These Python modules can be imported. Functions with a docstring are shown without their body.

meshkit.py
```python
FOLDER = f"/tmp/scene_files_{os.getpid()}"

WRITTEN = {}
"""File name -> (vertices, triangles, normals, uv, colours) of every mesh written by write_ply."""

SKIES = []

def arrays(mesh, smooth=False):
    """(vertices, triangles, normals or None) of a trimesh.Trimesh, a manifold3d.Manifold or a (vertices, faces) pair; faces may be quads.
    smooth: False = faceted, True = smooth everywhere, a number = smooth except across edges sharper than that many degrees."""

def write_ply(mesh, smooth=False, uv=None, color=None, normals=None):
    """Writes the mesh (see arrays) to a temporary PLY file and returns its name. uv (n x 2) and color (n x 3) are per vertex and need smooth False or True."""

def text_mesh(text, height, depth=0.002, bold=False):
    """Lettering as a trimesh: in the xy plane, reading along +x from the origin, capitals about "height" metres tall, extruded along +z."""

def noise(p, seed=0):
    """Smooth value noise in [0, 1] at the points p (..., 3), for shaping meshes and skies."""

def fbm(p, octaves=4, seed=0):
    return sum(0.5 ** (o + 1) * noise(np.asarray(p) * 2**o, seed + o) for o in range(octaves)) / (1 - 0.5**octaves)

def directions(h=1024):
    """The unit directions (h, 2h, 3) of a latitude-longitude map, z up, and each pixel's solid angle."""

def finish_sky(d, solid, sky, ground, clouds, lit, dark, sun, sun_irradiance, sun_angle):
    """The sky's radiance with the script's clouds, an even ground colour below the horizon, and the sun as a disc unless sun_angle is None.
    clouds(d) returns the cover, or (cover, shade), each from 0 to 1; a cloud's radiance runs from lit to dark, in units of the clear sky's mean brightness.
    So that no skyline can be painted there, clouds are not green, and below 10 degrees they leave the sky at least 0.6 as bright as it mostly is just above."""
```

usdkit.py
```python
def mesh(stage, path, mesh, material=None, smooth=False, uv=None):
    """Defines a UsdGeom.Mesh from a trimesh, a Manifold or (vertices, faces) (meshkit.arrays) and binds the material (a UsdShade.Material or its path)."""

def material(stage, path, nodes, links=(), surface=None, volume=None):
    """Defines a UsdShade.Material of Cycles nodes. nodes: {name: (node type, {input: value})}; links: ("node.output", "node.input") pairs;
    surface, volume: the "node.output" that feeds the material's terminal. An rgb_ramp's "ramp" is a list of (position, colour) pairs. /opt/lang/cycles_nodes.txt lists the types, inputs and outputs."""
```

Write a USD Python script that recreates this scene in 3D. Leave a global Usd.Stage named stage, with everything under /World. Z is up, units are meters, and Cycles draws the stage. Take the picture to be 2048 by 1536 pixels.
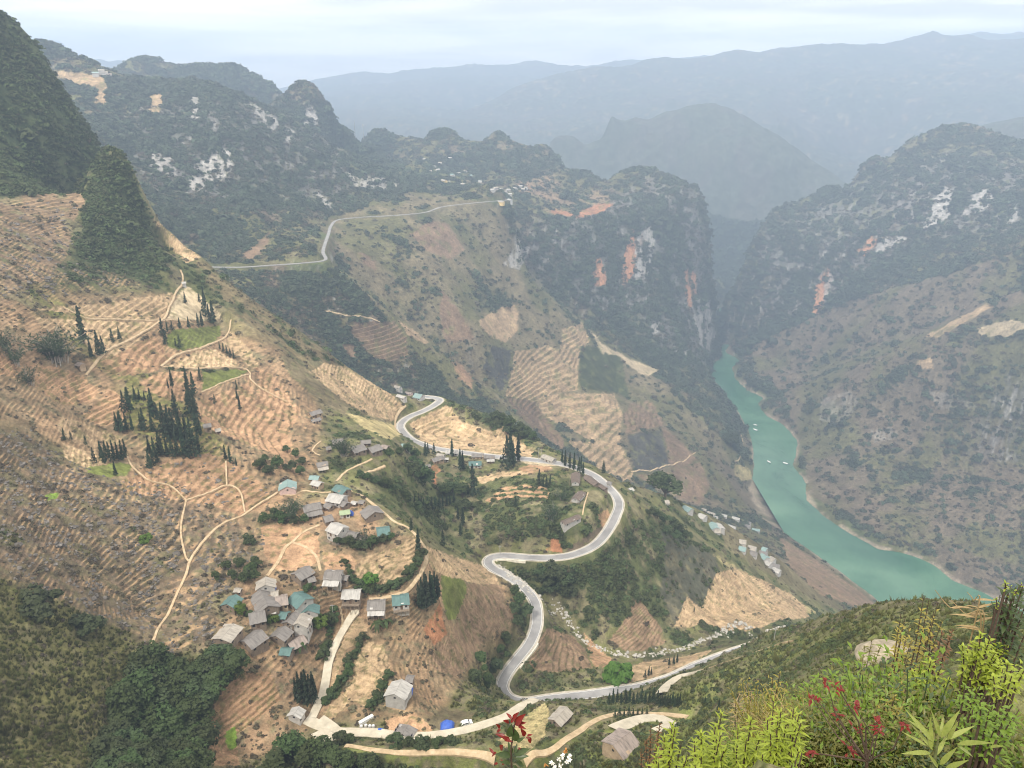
import math, random
import numpy as np
import trimesh, usdkit, meshkit
from scipy.interpolate import LinearNDInterpolator, RegularGridInterpolator
from scipy.ndimage import gaussian_filter, gaussian_filter1d
from pxr import Usd, UsdGeom, UsdLux, Gf, Sdf, Vt, UsdShade

# ------------------------------------------------------------------ camera, sky, sun, exposure
stage = Usd.Stage.CreateInMemory()
UsdGeom.SetStageUpAxis(stage, 'Z')
UsdGeom.SetStageMetersPerUnit(stage, 1.0)
UsdGeom.Xform.Define(stage, '/World')
FPX, PITCH = 1560.0, math.radians(21.6)      # focal length in photo pixels (2048 wide), tilt below the horizon
EXPOSURE = 1.4
cam = UsdGeom.Camera.Define(stage, '/World/camera')
cam.AddRotateXOp().Set(90.0 - math.degrees(PITCH))
cam.CreateHorizontalApertureAttr(36.0)
cam.CreateVerticalApertureAttr(27.0)
cam.CreateFocalLengthAttr(36.0 * FPX / 2048)
cam.CreateClippingRangeAttr(Gf.Vec2f(0.1, 60000))
cam.CreateExposureAttr(EXPOSURE)
SUN_EL, SUN_AZ = math.radians(52), math.radians(-150)   # azimuth = atan2(x, y) of the direction towards the sun
# an overcast sky: cloud over most of the blue, brighter overhead than at the horizon as overcast skies are
usdkit.material(stage, '/World/Looks/sky_look', {
    'sky': ('sky_texture', {'sky_type': 'single_scattering', 'sun_disc': False, 'sun_elevation': SUN_EL, 'sun_rotation': SUN_AZ, 'aerosol_density': 2.0}),
    'tc': ('texture_coordinate', {}), 'sep': ('separate_xyz', {}),
    'map': ('mapping', {'scale': (2.2, 2.2, 26.0), 'location': (0.4, 0.2, 0.0)}),
    'n': ('noise_texture', {'scale': 1.5, 'detail': 4.0, 'roughness': 0.5, 'distortion': 0.4}),
    'r': ('rgb_ramp', {'ramp': [(0.38, (0.70, 0.66, 0.62)), (0.5, (1.0, 0.925, 0.84)), (0.62, (1.30, 1.19, 1.06))]}),
    'g': ('map_range', {'from_min': 0.0, 'from_max': 1.0, 'to_min': 6.0, 'to_max': 8.3, 'clamp': True}),
    'mul': ('vector_math', {'math_type': 'scale'}),
    'mix': ('mix_color', {'fac': 0.95, 'use_clamp': False, 'use_clamp_result': False}),
    'bg': ('background_shader', {'strength': 0.1})},
    [('tc.generated', 'map.vector'), ('map.vector', 'n.vector'), ('n.fac', 'r.fac'), ('tc.generated', 'sep.vector'), ('sep.z', 'g.value'), ('r.color', 'mul.vector1'), ('g.result', 'mul.scale'),
     ('sky.color', 'mix.a'), ('mul.vector', 'mix.b'), ('mix.result', 'bg.color')], surface='bg.background')
dome = UsdLux.DomeLight.Define(stage, '/World/sky')
UsdShade.MaterialBindingAPI.Apply(dome.GetPrim()).Bind(UsdShade.Material.Get(stage, '/World/Looks/sky_look'))
dome.GetPrim().SetCustomDataByKey('kind', 'structure')
sun = UsdLux.DistantLight.Define(stage, '/World/sun')
sun.CreateIntensityAttr(0.4)
sun.CreateAngleAttr(12.0)
sun.CreateNormalizeAttr(True)
sun.CreateColorAttr(Gf.Vec3f(1.0, 0.95, 0.87))
_d = Gf.Vec3d(math.sin(SUN_AZ) * math.cos(SUN_EL), math.cos(SUN_AZ) * math.cos(SUN_EL), math.sin(SUN_EL))
sun.AddTransformOp().Set(Gf.Matrix4d().SetRotate(Gf.Rotation(Gf.Vec3d(0, 0, 1), _d)))

# ------------------------------------------------------------------ terrain: a height field over azimuth and log distance
CP, SP = math.cos(PITCH), math.sin(PITCH)
RIVER_Z = -750.0
def ray(px, py):
    """azimuth and slope (dz per metre of ground) of the line of sight through a pixel of the photograph"""
    cx, cy = (np.asarray(px, float) - 1024) / FPX, (768 - np.asarray(py, float)) / FPX
    dy, dz = CP + cy * SP, -SP + cy * CP
    return np.arctan2(cx, dy), dz / np.hypot(cx, dy)
def project(x, y, z):
    d = y * CP - z * SP
    return 1024 + FPX * x / d, 768 - FPX * (y * SP + z * CP) / d
PTS = []
def near_far(r):
    return np.interp(r, [0, 2900, 4700, 5300, 9400, 13000, 16000], [0, 2900, 3600, 4500, 6300, 7800, 9300])
def L(pts, back=None, step=14):
    """a feature line: (px, py, distance if positive, height if negative); back = [(metres behind, metres lower), ...]"""
    p = np.array(pts, float)
    u, e = ray(p[:, 0], p[:, 1])
    r = np.where(p[:, 2] > 0, near_far(p[:, 2]), p[:, 2] / e)
    if back and r.min() > 2900:
        back = [(a * 0.45, b * 0.45) for a, b in back]
    q = [p[0, :2].tolist() + [math.log(r[0])]]
    for i in range(len(p) - 1):
        n = max(1, int(np.hypot(*(p[i + 1, :2] - p[i, :2])) / step))
        for k in range(1, n + 1):
            t = k / n
            q.append([p[i, 0] * (1 - t) + p[i + 1, 0] * t, p[i, 1] * (1 - t) + p[i + 1, 1] * t, math.log(r[i]) * (1 - t) + math.log(r[i + 1]) * t])
    q = np.array(q)
    u, e = ray(q[:, 0], q[:, 1])
    r = np.exp(q[:, 2])
    PTS.append(np.stack([u, q[:, 2], r * e, np.ones(len(u)) * (1 if back else 0)], 1))
    for dr, dz in back or []:
        PTS.append(np.stack([u, np.log(r + dr), r * e - dz, np.ones(len(u))], 1))
def A(rows):
    """absolute points: (px at photo row 1000, distance, height)"""
    for px, r, z in rows:
        u, _ = ray(px, 1000)
        PTS.append(np.array([[float(u), math.log(r), z, 0.0]]))
# the viewer's own slope
for px in (-900, -500, -100, 200, 500, 800, 1050):
    A([(px, 1.2, -1.66), (px, 6, -9.0), (px, 25, -40), (px, 80, -112 if px > 300 else -100), (px, 130, -172 if px > 400 else -142)])
for px in (1250, 1400):
    A([(px, 1.2, -1.66), (px, 3, -3.7), (px, 6, -7.6), (px, 20, -26), (px, 60, -72), (px, 110, -118)])
for px in (1600, 1800, 2000, 2300, 2700):
    A([(px, 1.2, -1.6), (px, 3, -3.0), (px, 6, -5.6), (px, 20, -17.5), (px, 36, -31.0)])
L([(1330, 1600, -160), (1340, 1500, 165), (1450, 1425, 165), (1560, 1400, 110), (1700, 1390, 60), (1900, 1370, 40), (2100, 1380, 40), (2400, 1400, 40)])
L([(1560, 1330, 200), (1650, 1300, 165), (1760, 1290, 120), (1900, 1290, 90), (2100, 1300, 80)])
L([(1560, 1277, 285), (1600, 1264, 250), (1640, 1253, 225), (1700, 1238, 200), (1740, 1228, 185), (1780, 1221, 170), (1850, 1219, 155), (1920, 1224, 140), (2000, 1234, 120), (2060, 1246, 110), (2300, 1280, 100)], back=[(25, 14), (140, 170)])
# village knoll and the hillside on the left
L([(-200, 1700, 150), (0, 1680, 155), (200, 1660, 165), (500, 1600, 180), (800, 1590, 185), (1000, 1580, 185), (1200, 1570, 180)], step=40)
L([(-250, 1536, 190), (0, 1500, 203), (150, 1490, 206), (300, 1500, -196), (500, 1500, -207), (640, 1450, -211), (800, 1478, -212), (950, 1460, -213), (1010, 1437, -215), (1080, 1402, -222), (1150, 1420, -217), (1230, 1480, -203), (1300, 1530, -190)])
L([(700, 1500, -205), (850, 1506, -204), (980, 1512, -203), (1070, 1515, -202), (1130, 1485, -205), (1200, 1440, -212), (1280, 1425, -218), (1400, 1440, -205)])
L([(640, 1440, -211), (655, 1330, -208), (680, 1250, -204), (720, 1215, -200), (800, 1195, -200), (840, 1160, -201), (855, 1110, -199), (840, 1075, -193), (800, 1045, -190), (760, 1010, -189), (700, 985, -188)])
L([(700, 985, -188), (760, 1008, -189), (800, 1040, -190), (835, 1068, -193)], back=[(15, 8)])
L([(560, 1250, -195), (620, 1180, -191), (690, 1160, -191), (780, 1130, -196)])
L([(560, 1250, -195), (470, 1260, -190), (380, 1200, -183)])
L([(610, 1030, -187), (690, 1060, -187), (770, 1070, -190)])
L([(560, 970, -184), (640, 985, -186), (680, 970, -187)])
L([(630, 930, -190), (700, 915, -193), (770, 905, -197), (800, 903, -204)])
L([(610, 850, -190), (640, 860, -193)])
L([(860, 1130, -203), (900, 1150, -215), (960, 1180, -240), (1000, 1200, -258)])
L([(800, 1215, -203), (840, 1270, -214), (880, 1330, -222), (900, 1420, -222)])
L([(880, 1200, -212), (920, 1260, -232), (950, 1340, -246), (985, 1392, -262)])
L([(800, 1390, -207), (740, 1340, -206), (830, 1440, -211)])
L([(1000, 1410, -255), (1060, 1405, -240)])
# the main road round the valley
ROAD_MAIN = [(1680, 1255, -298), (1600, 1268, -296), (1555, 1277, -295), (1480, 1300, -292), (1400, 1330, -289), (1340, 1357, -287), (1280, 1374, -285.5), (1230, 1382, -285), (1170, 1390, -284), (1100, 1398, -283), (1050, 1404, -282), (1018, 1396, -281.5), (1004, 1375, -281), (1012, 1350, -280), (1035, 1318, -278.5), (1060, 1285, -277), (1073, 1250, -275.5), (1073, 1215, -274), (1062, 1190, -272.5), (1040, 1168, -271), (1010, 1150, -270), (984, 1134, -268.5), (976, 1123, -268), (985, 1114, -267.5), (1010, 1111, -267), (1060, 1115, -266), (1110, 1115, -265), (1150, 1108, -264), (1190, 1090, -263), (1215, 1062, -261.5), (1232, 1030, -260), (1238, 1008, -259), (1230, 988, -258), (1212, 970, -257.5), (1190, 952, -257), (1160, 938, -256.5), (1120, 927, -256.5), (1060, 919, -256.5), (980, 912, -256.5), (920, 904, -256.5), (870, 897, -256.5), (845, 889, -256.5), (825, 880, -256), (810, 868, -256), (801, 855, -256), (805, 843, -255.5), (822, 832, -255.5), (850, 820, -255), (872, 808, -255), (880, 800, -255), (872, 796, -255), (855, 794, -255), (838, 792, -255)]
L(ROAD_MAIN, step=10)
L([(1555, 1270, -296), (1480, 1290, -294), (1400, 1316, -291), (1340, 1342, -289)])
# stream between the road and the opposite spur
L([(1020, 1140, -277), (1060, 1180, -283), (1110, 1215, -290), (1150, 1260, -297), (1210, 1300, -304), (1290, 1312, -310), (1370, 1300, -315), (1430, 1272, -322), (1500, 1262, -332), (1590, 1247, -350)])
L([(1100, 1340, -283), (1180, 1330, -290), (1250, 1345, -296)])
# basin between the knoll, the hamlet by the road and the hairpins
L([(900, 1085, -258), (960, 1095, -263), (1050, 1096, -263), (1120, 1090, -262)])
L([(870, 1010, -250), (950, 1020, -256), (1050, 1030, -250), (1110, 1060, -252), (1170, 1070, -257), (1205, 1030, -251)])
L([(850, 950, -252), (930, 960, -254), (1030, 960, -249), (1110, 950, -249), (1170, 965, -250), (1205, 985, -249)])
L([(800, 915, -222), (820, 935, -236)])
# the opposite spur below the hairpins, falling to the river
L([(1250, 1005, -262), (1300, 1024, -282), (1370, 1066, -315), (1440, 1112, -352), (1520, 1152, -402), (1600, 1190, -455), (1680, 1225, -525), (1740, 1250, -600)])
L([(1130, 1150, -273), (1230, 1120, -272.5), (1330, 1150, -305), (1420, 1180, -335)])
L([(1200, 1220, -290), (1300, 1230, -305), (1400, 1230, -322), (1520, 1215, -372)])
L([(1330, 990, -345), (1400, 1020, -365), (1450, 1045, -385), (1520, 1090, -430), (1560, 1120, -480)])
L([(1250, 965, -290), (1290, 980, -320), (1330, 990, -345)], back=[(30, 30)])
# rim of the near hill against the far slope
L([(310, 432, 660), (330, 455, 650), (365, 490, 640), (400, 510, 632), (440, 550, 622), (480, 580, 618), (520, 610, 615), (600, 662, 605), (690, 730, 597), (740, 762, 596), (785, 790, 596)], back=[(25, 25), (140, 150)])
L([(785, 790, 596), (840, 790, 640), (890, 800, 628), (930, 812, 600), (1000, 838, 580), (1050, 865, 560), (1085, 885, 545), (1130, 912, 530), (1190, 935, 520), (1230, 955, 500)], back=[(25, 25), (140, 150)])
L([(830, 860, -262), (900, 860, -268), (980, 880, -266), (1060, 900, -262)])
L([(600, 780, -190), (680, 800, -205), (760, 850, -225), (785, 885, -215)])
L([(420, 600, -150), (520, 690, -170), (600, 760, -188)])
L([(360, 570, -138), (420, 620, -155), (460, 660, -166), (480, 740, -172), (560, 800, -184), (600, 830, -190)])
L([(450, 850, -175), (540, 880, -186), (600, 920, -188)])
L([(100, 590, -112), (200, 650, -130), (280, 720, -145), (340, 790, -156), (400, 860, -166), (450, 905, -174), (530, 960, -181)])
L([(340, 690, -148), (250, 640, -134), (330, 610, -137)])
L([(0, 690, 415), (70, 740, 410), (150, 810, 400), (250, 900, 375), (330, 930, 360)])
L([(-300, 820, 330), (0, 900, 330), (120, 950, 330), (250, 1000, 322), (370, 1010, 330), (480, 1030, -184)])
L([(-300, 1150, 245), (0, 1160, 262), (150, 1190, 268), (300, 1230, 275), (420, 1230, -184)])
L([(0, 560, 470), (80, 560, 490), (180, 570, 520), (300, 560, 570), (340, 540, 590)])
# pinnacle and left mountain
L([(160, 385, 640), (175, 350, 645), (182, 335, 648), (205, 312, 650), (225, 302, 650), (245, 310, 650), (268, 345, 650), (284, 388, 650), (298, 430, 648), (312, 475, 645), (328, 505, 640)], back=[(30, 12), (60, 75)])
L([(170, 520, 560), (240, 540, 575), (300, 530, 590)])
L([(200, 400, 615), (240, 420, 615), (280, 460, 615)])
L([(0, 400, 610), (80, 400, 620), (150, 385, 650)])
L([(-300, 300, 620), (0, 250, 690), (100, 280, 710), (170, 330, 730)])
L([(-300, -220, 760), (-100, -70, 770), (0, 25, 780), (30, 42, 782), (70, 85, 785), (110, 150, 785), (150, 215, 782), (180, 260, 780), (205, 302, 778), (235, 350, 770), (262, 400, 750)], back=[(40, 25), (140, 140)])
# slope across the side valley, with the upper road
ROAD_UP = [(300, 530, -232), (380, 533, -233), (470, 535, -234), (540, 531, -235), (610, 526, -235), (650, 520, -236), (646, 505, -236), (650, 488, -236), (657, 468, -236), (662, 452, -236), (676, 440, -236), (720, 435, -236), (790, 431, -236), (850, 425, -236), (880, 415, -236), (920, 409, -236), (970, 404, -236), (1015, 400, -237)]
L(ROAD_UP, step=12)
L([(330, 560, 930), (450, 580, 940), (560, 640, 960), (700, 740, 980), (820, 800, 990), (940, 850, 1000), (1040, 890, 1010), (1120, 930, 1040), (1250, 985, 1080), (1350, 1010, 1130)], back=None)
L([(450, 400, 1350), (560, 470, 1250), (640, 500, 1110)])
L([(650, 522, 1084), (700, 560, 1080), (760, 612, 1080), (830, 670, 1090), (900, 722, 1095), (945, 765, 1095), (1010, 805, 1100), (1080, 860, 1120)], back=[(30, 9), (90, 22)])
L([(850, 520, 1330), (880, 600, 1260), (950, 660, 1225)])
L([(1010, 405, 1690), (1030, 450, 1620), (1040, 530, 1570), (1080, 580, 1560), (1150, 640, 1580), (1200, 680, 1600), (1260, 718, 1600), (1310, 745, 1600)], back=[(40, 10), (110, 24)])
L([(1000, 640, 1370), (1080, 700, 1380), (1180, 780, 1330), (1270, 860, 1250), (1330, 930, 1200), (1380, 990, 1180)])
L([(1310, 745, 1600), (1370, 800, 1540), (1440, 860, 1520), (1480, 900, 1500)])
L([(1240, 790, 1450), (1330, 840, 1400), (1420, 930, 1330), (1480, 1000, 1290)])
# left river bank
L([(1434, 640, RIVER_Z), (1437, 680, RIVER_Z), (1437, 705, RIVER_Z), (1424, 722, RIVER_Z), (1420, 750, RIVER_Z), (1447, 785, RIVER_Z), (1478, 825, RIVER_Z), (1500, 870, RIVER_Z), (1507, 900, RIVER_Z), (1505, 940, RIVER_Z), (1502, 990, RIVER_Z), (1520, 1032, RIVER_Z), (1560, 1060, RIVER_Z), (1620, 1100, RIVER_Z), (1680, 1143, RIVER_Z), (1740, 1188, RIVER_Z), (1775, 1220, RIVER_Z), (1850, 1280, RIVER_Z), (2000, 1400, RIVER_Z), (2300, 1600, RIVER_Z)])
L([(1445, 650, -768), (1447, 700, -768), (1432, 740, -768), (1475, 790, -768), (1520, 850, -768), (1550, 900, -768), (1545, 990, -768), (1600, 1060, -768), (1720, 1130, -768), (1850, 1200, -768), (2000, 1290, -768), (2300, 1450, -768)])
L([(1775, 1122, -764), (1838, 1150, -764), (1900, 1182, -764), (1960, 1204, -764)])
# headland with the cliffs
L([(1150, 345, 2250), (1180, 347, 2230), (1212, 368, 2200), (1225, 356, 2210), (1245, 345, 2220), (1270, 339, 2230), (1303, 339, 2230), (1340, 354, 2230), (1362, 376, 2230), (1380, 373, 2230), (1393, 380, 2230), (1405, 396, 2220)], back=[(50, 25), (200, 230)])
L([(1405, 396, 2220), (1412, 420, 2215), (1418, 460, 2205), (1421, 500, 2200), (1425, 550, 2190), (1429, 600, 2180), (1432, 636, 2172)], back=[(60, 60), (200, 330)])
L([(1140, 380, 2080), (1180, 410, 2000), (1240, 400, 2020), (1320, 410, 2060), (1390, 430, 2110)])
L([(1100, 470, 1780), (1180, 470, 1850), (1270, 440, 1960), (1310, 470, 1990), (1370, 500, 2060), (1405, 520, 2120)])
L([(1110, 560, 1720), (1190, 565, 1790), (1270, 560, 1890), (1330, 600, 1930), (1385, 640, 2010), (1412, 690, 2080)])
L([(1180, 640, 1670), (1260, 680, 1700), (1350, 720, 1760), (1400, 745, 1830)])
# plateau village and the little karst hills
L([(640, 300, 2050), (700, 330, 1950), (760, 340, 1900), (840, 350, 1880), (920, 375, 1850), (990, 392, 1790)])
L([(740, 292, 2150), (800, 320, 2100), (900, 345, 2080), (1000, 350, 2080), (1080, 360, 2080), (1140, 360, 2120)])
L([(728, 288, 2300), (745, 262, 2330), (758, 258, 2330), (775, 266, 2330), (800, 274, 2320), (850, 286, 2320), (862, 268, 2330), (885, 261, 2330), (912, 265, 2330), (926, 283, 2320), (970, 286, 2320), (983, 270, 2330), (1000, 266, 2330), (1012, 275, 2330), (1032, 290, 2330), (1062, 297, 2330), (1085, 289, 2330), (1100, 300, 2330), (1118, 324, 2310), (1128, 340, 2290), (1150, 345, 2250)], back=[(60, 40), (250, 260)])
# karst range behind
L([(540, 212, 1990), (560, 200, 2000), (573, 186, 2010), (590, 171, 2010), (612, 173, 2010), (640, 198, 2000), (665, 234, 1990), (690, 262, 1980), (718, 288, 1970), (735, 300, 1960)], back=[(60, 45), (250, 200)])
L([(60, 95, 1800), (75, 85, 1800), (100, 88, 1790), (140, 107, 1780), (190, 127, 1760), (220, 142, 1750), (240, 152, 1740), (330, 160, 1740), (420, 166, 1720), (470, 186, 1720), (530, 210, 1760), (570, 230, 1820)], back=[(60, 20)])
L([(-200, 200, 2000), (60, 150, 2200), (200, 140, 2300), (243, 138, 2350), (252, 126, 2380), (280, 116, 2400), (303, 114, 2400), (330, 126, 2400), (360, 133, 2400), (420, 130, 2400), (460, 134, 2400), (500, 150, 2380), (540, 172, 2360), (565, 190, 2340), (600, 230, 2300)], back=[(60, 30), (300, 250)])
L([(200, 250, 1500), (300, 260, 1520), (420, 250, 1530), (500, 260, 1560), (580, 280, 1650), (680, 320, 1720)])
L([(250, 330, 1380), (330, 330, 1400), (400, 360, 1400), (470, 340, 1420), (560, 380, 1450), (640, 400, 1500), (760, 400, 1580)])
L([(300, 430, 1200), (380, 440, 1220), (470, 470, 1200)])
# right bank and right mountain
L([(1438, 648, RIVER_Z), (1450, 665, RIVER_Z), (1470, 690, RIVER_Z), (1481, 703, RIVER_Z), (1466, 733, RIVER_Z), (1470, 758, RIVER_Z), (1485, 786, RIVER_Z), (1530, 832, RIVER_Z), (1562, 846, RIVER_Z), (1595, 878, RIVER_Z), (1590, 915, RIVER_Z), (1584, 930, RIVER_Z), (1610, 962, RIVER_Z), (1612, 1000, RIVER_Z), (1650, 1035, RIVER_Z), (1700, 1068, RIVER_Z), (1760, 1100, RIVER_Z), (1830, 1132, RIVER_Z), (1900, 1165, RIVER_Z), (1985, 1196, RIVER_Z), (2100, 1245, RIVER_Z), (2400, 1350, RIVER_Z)])
L([(1497, 786, 1940), (1560, 788, 1900), (1640, 765, 1850), (1710, 738, 1810), (1790, 702, 1780), (1860, 672, 1760), (1900, 652, 1750), (1960, 622, 1740), (2048, 588, 1720), (2300, 480, 1660)], back=[(50, 6), (150, 12)])
L([(1600, 860, 1700), (1700, 850, 1650), (1800, 840, 1630), (1950, 780, 1600), (2100, 740, 1560), (2400, 700, 1500)])
L([(1680, 950, 1490), (1800, 960, 1490), (1950, 940, 1520), (2100, 900, 1520), (2400, 900, 1450)])
L([(1770, 1060, 1330), (1900, 1080, 1335), (2048, 1080, 1345), (2400, 1100, 1300)])
L([(1470, 665, 2250), (1530, 690, 2180), (1620, 680, 2120), (1720, 640, 2050), (1850, 590, 1990), (2048, 520, 1920)])
L([(1480, 600, 2330), (1560, 590, 2300), (1640, 590, 2240), (1720, 540, 2200), (1850, 500, 2180), (2048, 440, 2150)])
L([(1550, 470, 2420), (1640, 500, 2340), (1740, 450, 2300), (1850, 420, 2290), (1960, 400, 2280), (2100, 380, 2250)])
L([(1600, 440, 2480), (1700, 400, 2480), (1800, 370, 2440), (1900, 350, 2430), (2048, 340, 2400)])
L([(1438, 645, 2330), (1444, 625, 2345), (1458, 590, 2370), (1475, 560, 2385), (1492, 522, 2410), (1510, 480, 2440), (1528, 450, 2470), (1548, 424, 2500), (1570, 414, 2520), (1600, 406, 2540), (1612, 396, 2550), (1630, 392, 2560), (1648, 374, 2580), (1666, 370, 2590), (1684, 386, 2600), (1702, 366, 2620), (1725, 332, 2640), (1748, 313, 2650), (1766, 316, 2650), (1773, 322, 2650), (1785, 312, 2660), (1800, 298, 2670), (1820, 283, 2680), (1860, 267, 2700), (1900, 252, 2700), (1935, 250, 2700), (1965, 256, 2690), (2010, 275, 2670), (2048, 290, 2650), (2300, 380, 2500)], back=[(60, 40), (300, 330)])
# beyond the gorge
L([(1380, 560, 3100), (1440, 540, 3150), (1490, 520, 3200), (1560, 480, 3300)])
L([(1434, 612, -692), (1447, 603, -690)])
L([(1434, 596, -702), (1442, 582, -698), (1452, 570, -694)])
L([(1478, 735, -741), (1484, 755, -741), (1500, 778, -741)])
L([(1492, 715, -716), (1500, 742, -716), (1530, 762, -716), (1600, 745, -700)])
L([(1000, 420, 3300), (1200, 420, 3350), (1400, 450, 3500), (1500, 440, 3600), (1600, 420, 3700)])
L([(1090, 310, 4200), (1104, 284, 4250), (1120, 274, 4250), (1145, 275, 4250), (1172, 291, 4250), (1200, 282, 4280), (1212, 262, 4300), (1222, 236, 4320), (1232, 238, 4320), (1246, 244, 4330), (1268, 238, 4400), (1290, 243, 4450), (1350, 225, 4600), (1390, 212, 4700), (1420, 209, 4700), (1460, 220, 4700), (1500, 244, 4650), (1560, 280, 4550), (1620, 320, 4400), (1670, 352, 4300), (1700, 376, 4250)], back=[(150, 100), (700, 380)])
L([(1200, 350, 3900), (1350, 320, 4000), (1470, 330, 3950), (1560, 370, 3900)])
L([(1500, 238, 5600), (1580, 262, 5500), (1640, 300, 5400), (1700, 345, 5300)])
L([(1690, 345, 6000), (1760, 330, 6000), (1900, 260, 6200), (2100, 260, 6300), (2400, 280, 6300)])
L([(1960, 252, 4600), (2000, 245, 4600), (2048, 235, 4600), (2400, 200, 4600)], back=[(200, 100), (600, 400)])
L([(1500, 190, 6800), (1620, 205, 6900), (1800, 190, 7100), (2000, 170, 7300), (2400, 160, 7400)])
L([(1540, 140, 8000), (1700, 130, 8200), (1850, 130, 8400), (2048, 120, 8500), (2400, 110, 8500)])
L([(980, 205, 7200), (1024, 183, 7600), (1060, 168, 7700), (1105, 154, 7800), (1140, 148, 7900), (1187, 138, 8000), (1215, 144, 8100), (1250, 136, 8200), (1290, 124, 8400), (1330, 118, 8500), (1370, 123, 8500), (1420, 116, 8600), (1460, 106, 8700), (1478, 103, 8700), (1510, 112, 8800), (1545, 102, 8900), (1580, 100, 9000), (1640, 96, 9100), (1690, 93, 9100), (1720, 97, 9100), (1740, 90, 9100), (1762, 92, 9100), (1800, 84, 9200), (1840, 74, 9300), (1868, 64, 9400), (1880, 70, 9400), (1905, 74, 9400), (1940, 73, 9400), (1960, 80, 9400), (2000, 86, 9400), (2048, 82, 9400), (2400, 60, 9400)], back=[(300, 150), (1200, 500)])
L([(-600, 180, 11000), (0, 150, 11500), (170, 130, 11800), (190, 121, 12000), (215, 126, 12000), (250, 122, 12000), (330, 150, 12000), (500, 190, 12000), (600, 182, 12500), (640, 168, 12500), (700, 158, 12500), (750, 152, 12500), (780, 157, 12500), (830, 155, 12500), (880, 148, 12500), (940, 143, 12500), (1000, 137, 12500), (1030, 137, 12500), (1056, 126, 12500), (1078, 136, 12500), (1130, 134, 12500), (1160, 136, 12500), (1230, 134, 12800), (1400, 122, 13000), (1600, 110, 13000), (1800, 98, 13000), (1940, 72, 13000), (1965, 65, 13000), (1990, 74, 13000), (2020, 70, 13000), (2035, 67, 13000), (2060, 72, 13000), (2500, 60, 13000)], back=[(500, 300), (2500, 900)])
L([(620, 250, 6000), (760, 240, 6500), (900, 240, 6600), (1050, 240, 6400), (1150, 220, 6600), (1350, 180, 7000)])
L([(640, 215, 8500), (800, 200, 9000), (960, 180, 9500)])
L([(560, 300, 4800), (760, 310, 4800), (960, 320, 4800), (1060, 330, 4700)])
# ---- a smooth surface through the feature lines (spline in tension, solved on a grid)
import scipy.sparse as sps
from scipy.ndimage import map_coordinates
P_ = np.vstack(PTS)
U0, U1, NU = -1.12, 1.12, 700
VK = np.array([math.log(1.3), math.log(60), math.log(150), math.log(800), math.log(3200), math.log(10500)])
KK = np.array([0.0, 60, 120, 440, 840, 940])
NV = int(KK[-1]) + 1
gu, gv = np.linspace(U0, U1, NU), np.interp(np.arange(NV), KK, VK)
def v_index(v):
    return np.interp(v, VK, KK)
P_[:, 0] = np.clip(P_[:, 0], U0 + 1e-6, U1 - 1e-6)
def tin_grid():
    from scipy.spatial import cKDTree
    # far outside the frame the nearest feature carries on
    tin = LinearNDInterpolator(P_[:, :2], P_[:, 2])
    UU, VV = np.meshgrid(gu, gv)
    z = tin(UU, VV)
    bad = np.isnan(z)
    near = cKDTree(P_[:, :2]).query(np.stack([UU[bad], VV[bad]], 1))[1]
    z[bad] = P_[near, 2]
    return z
z0 = tin_grid()
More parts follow.
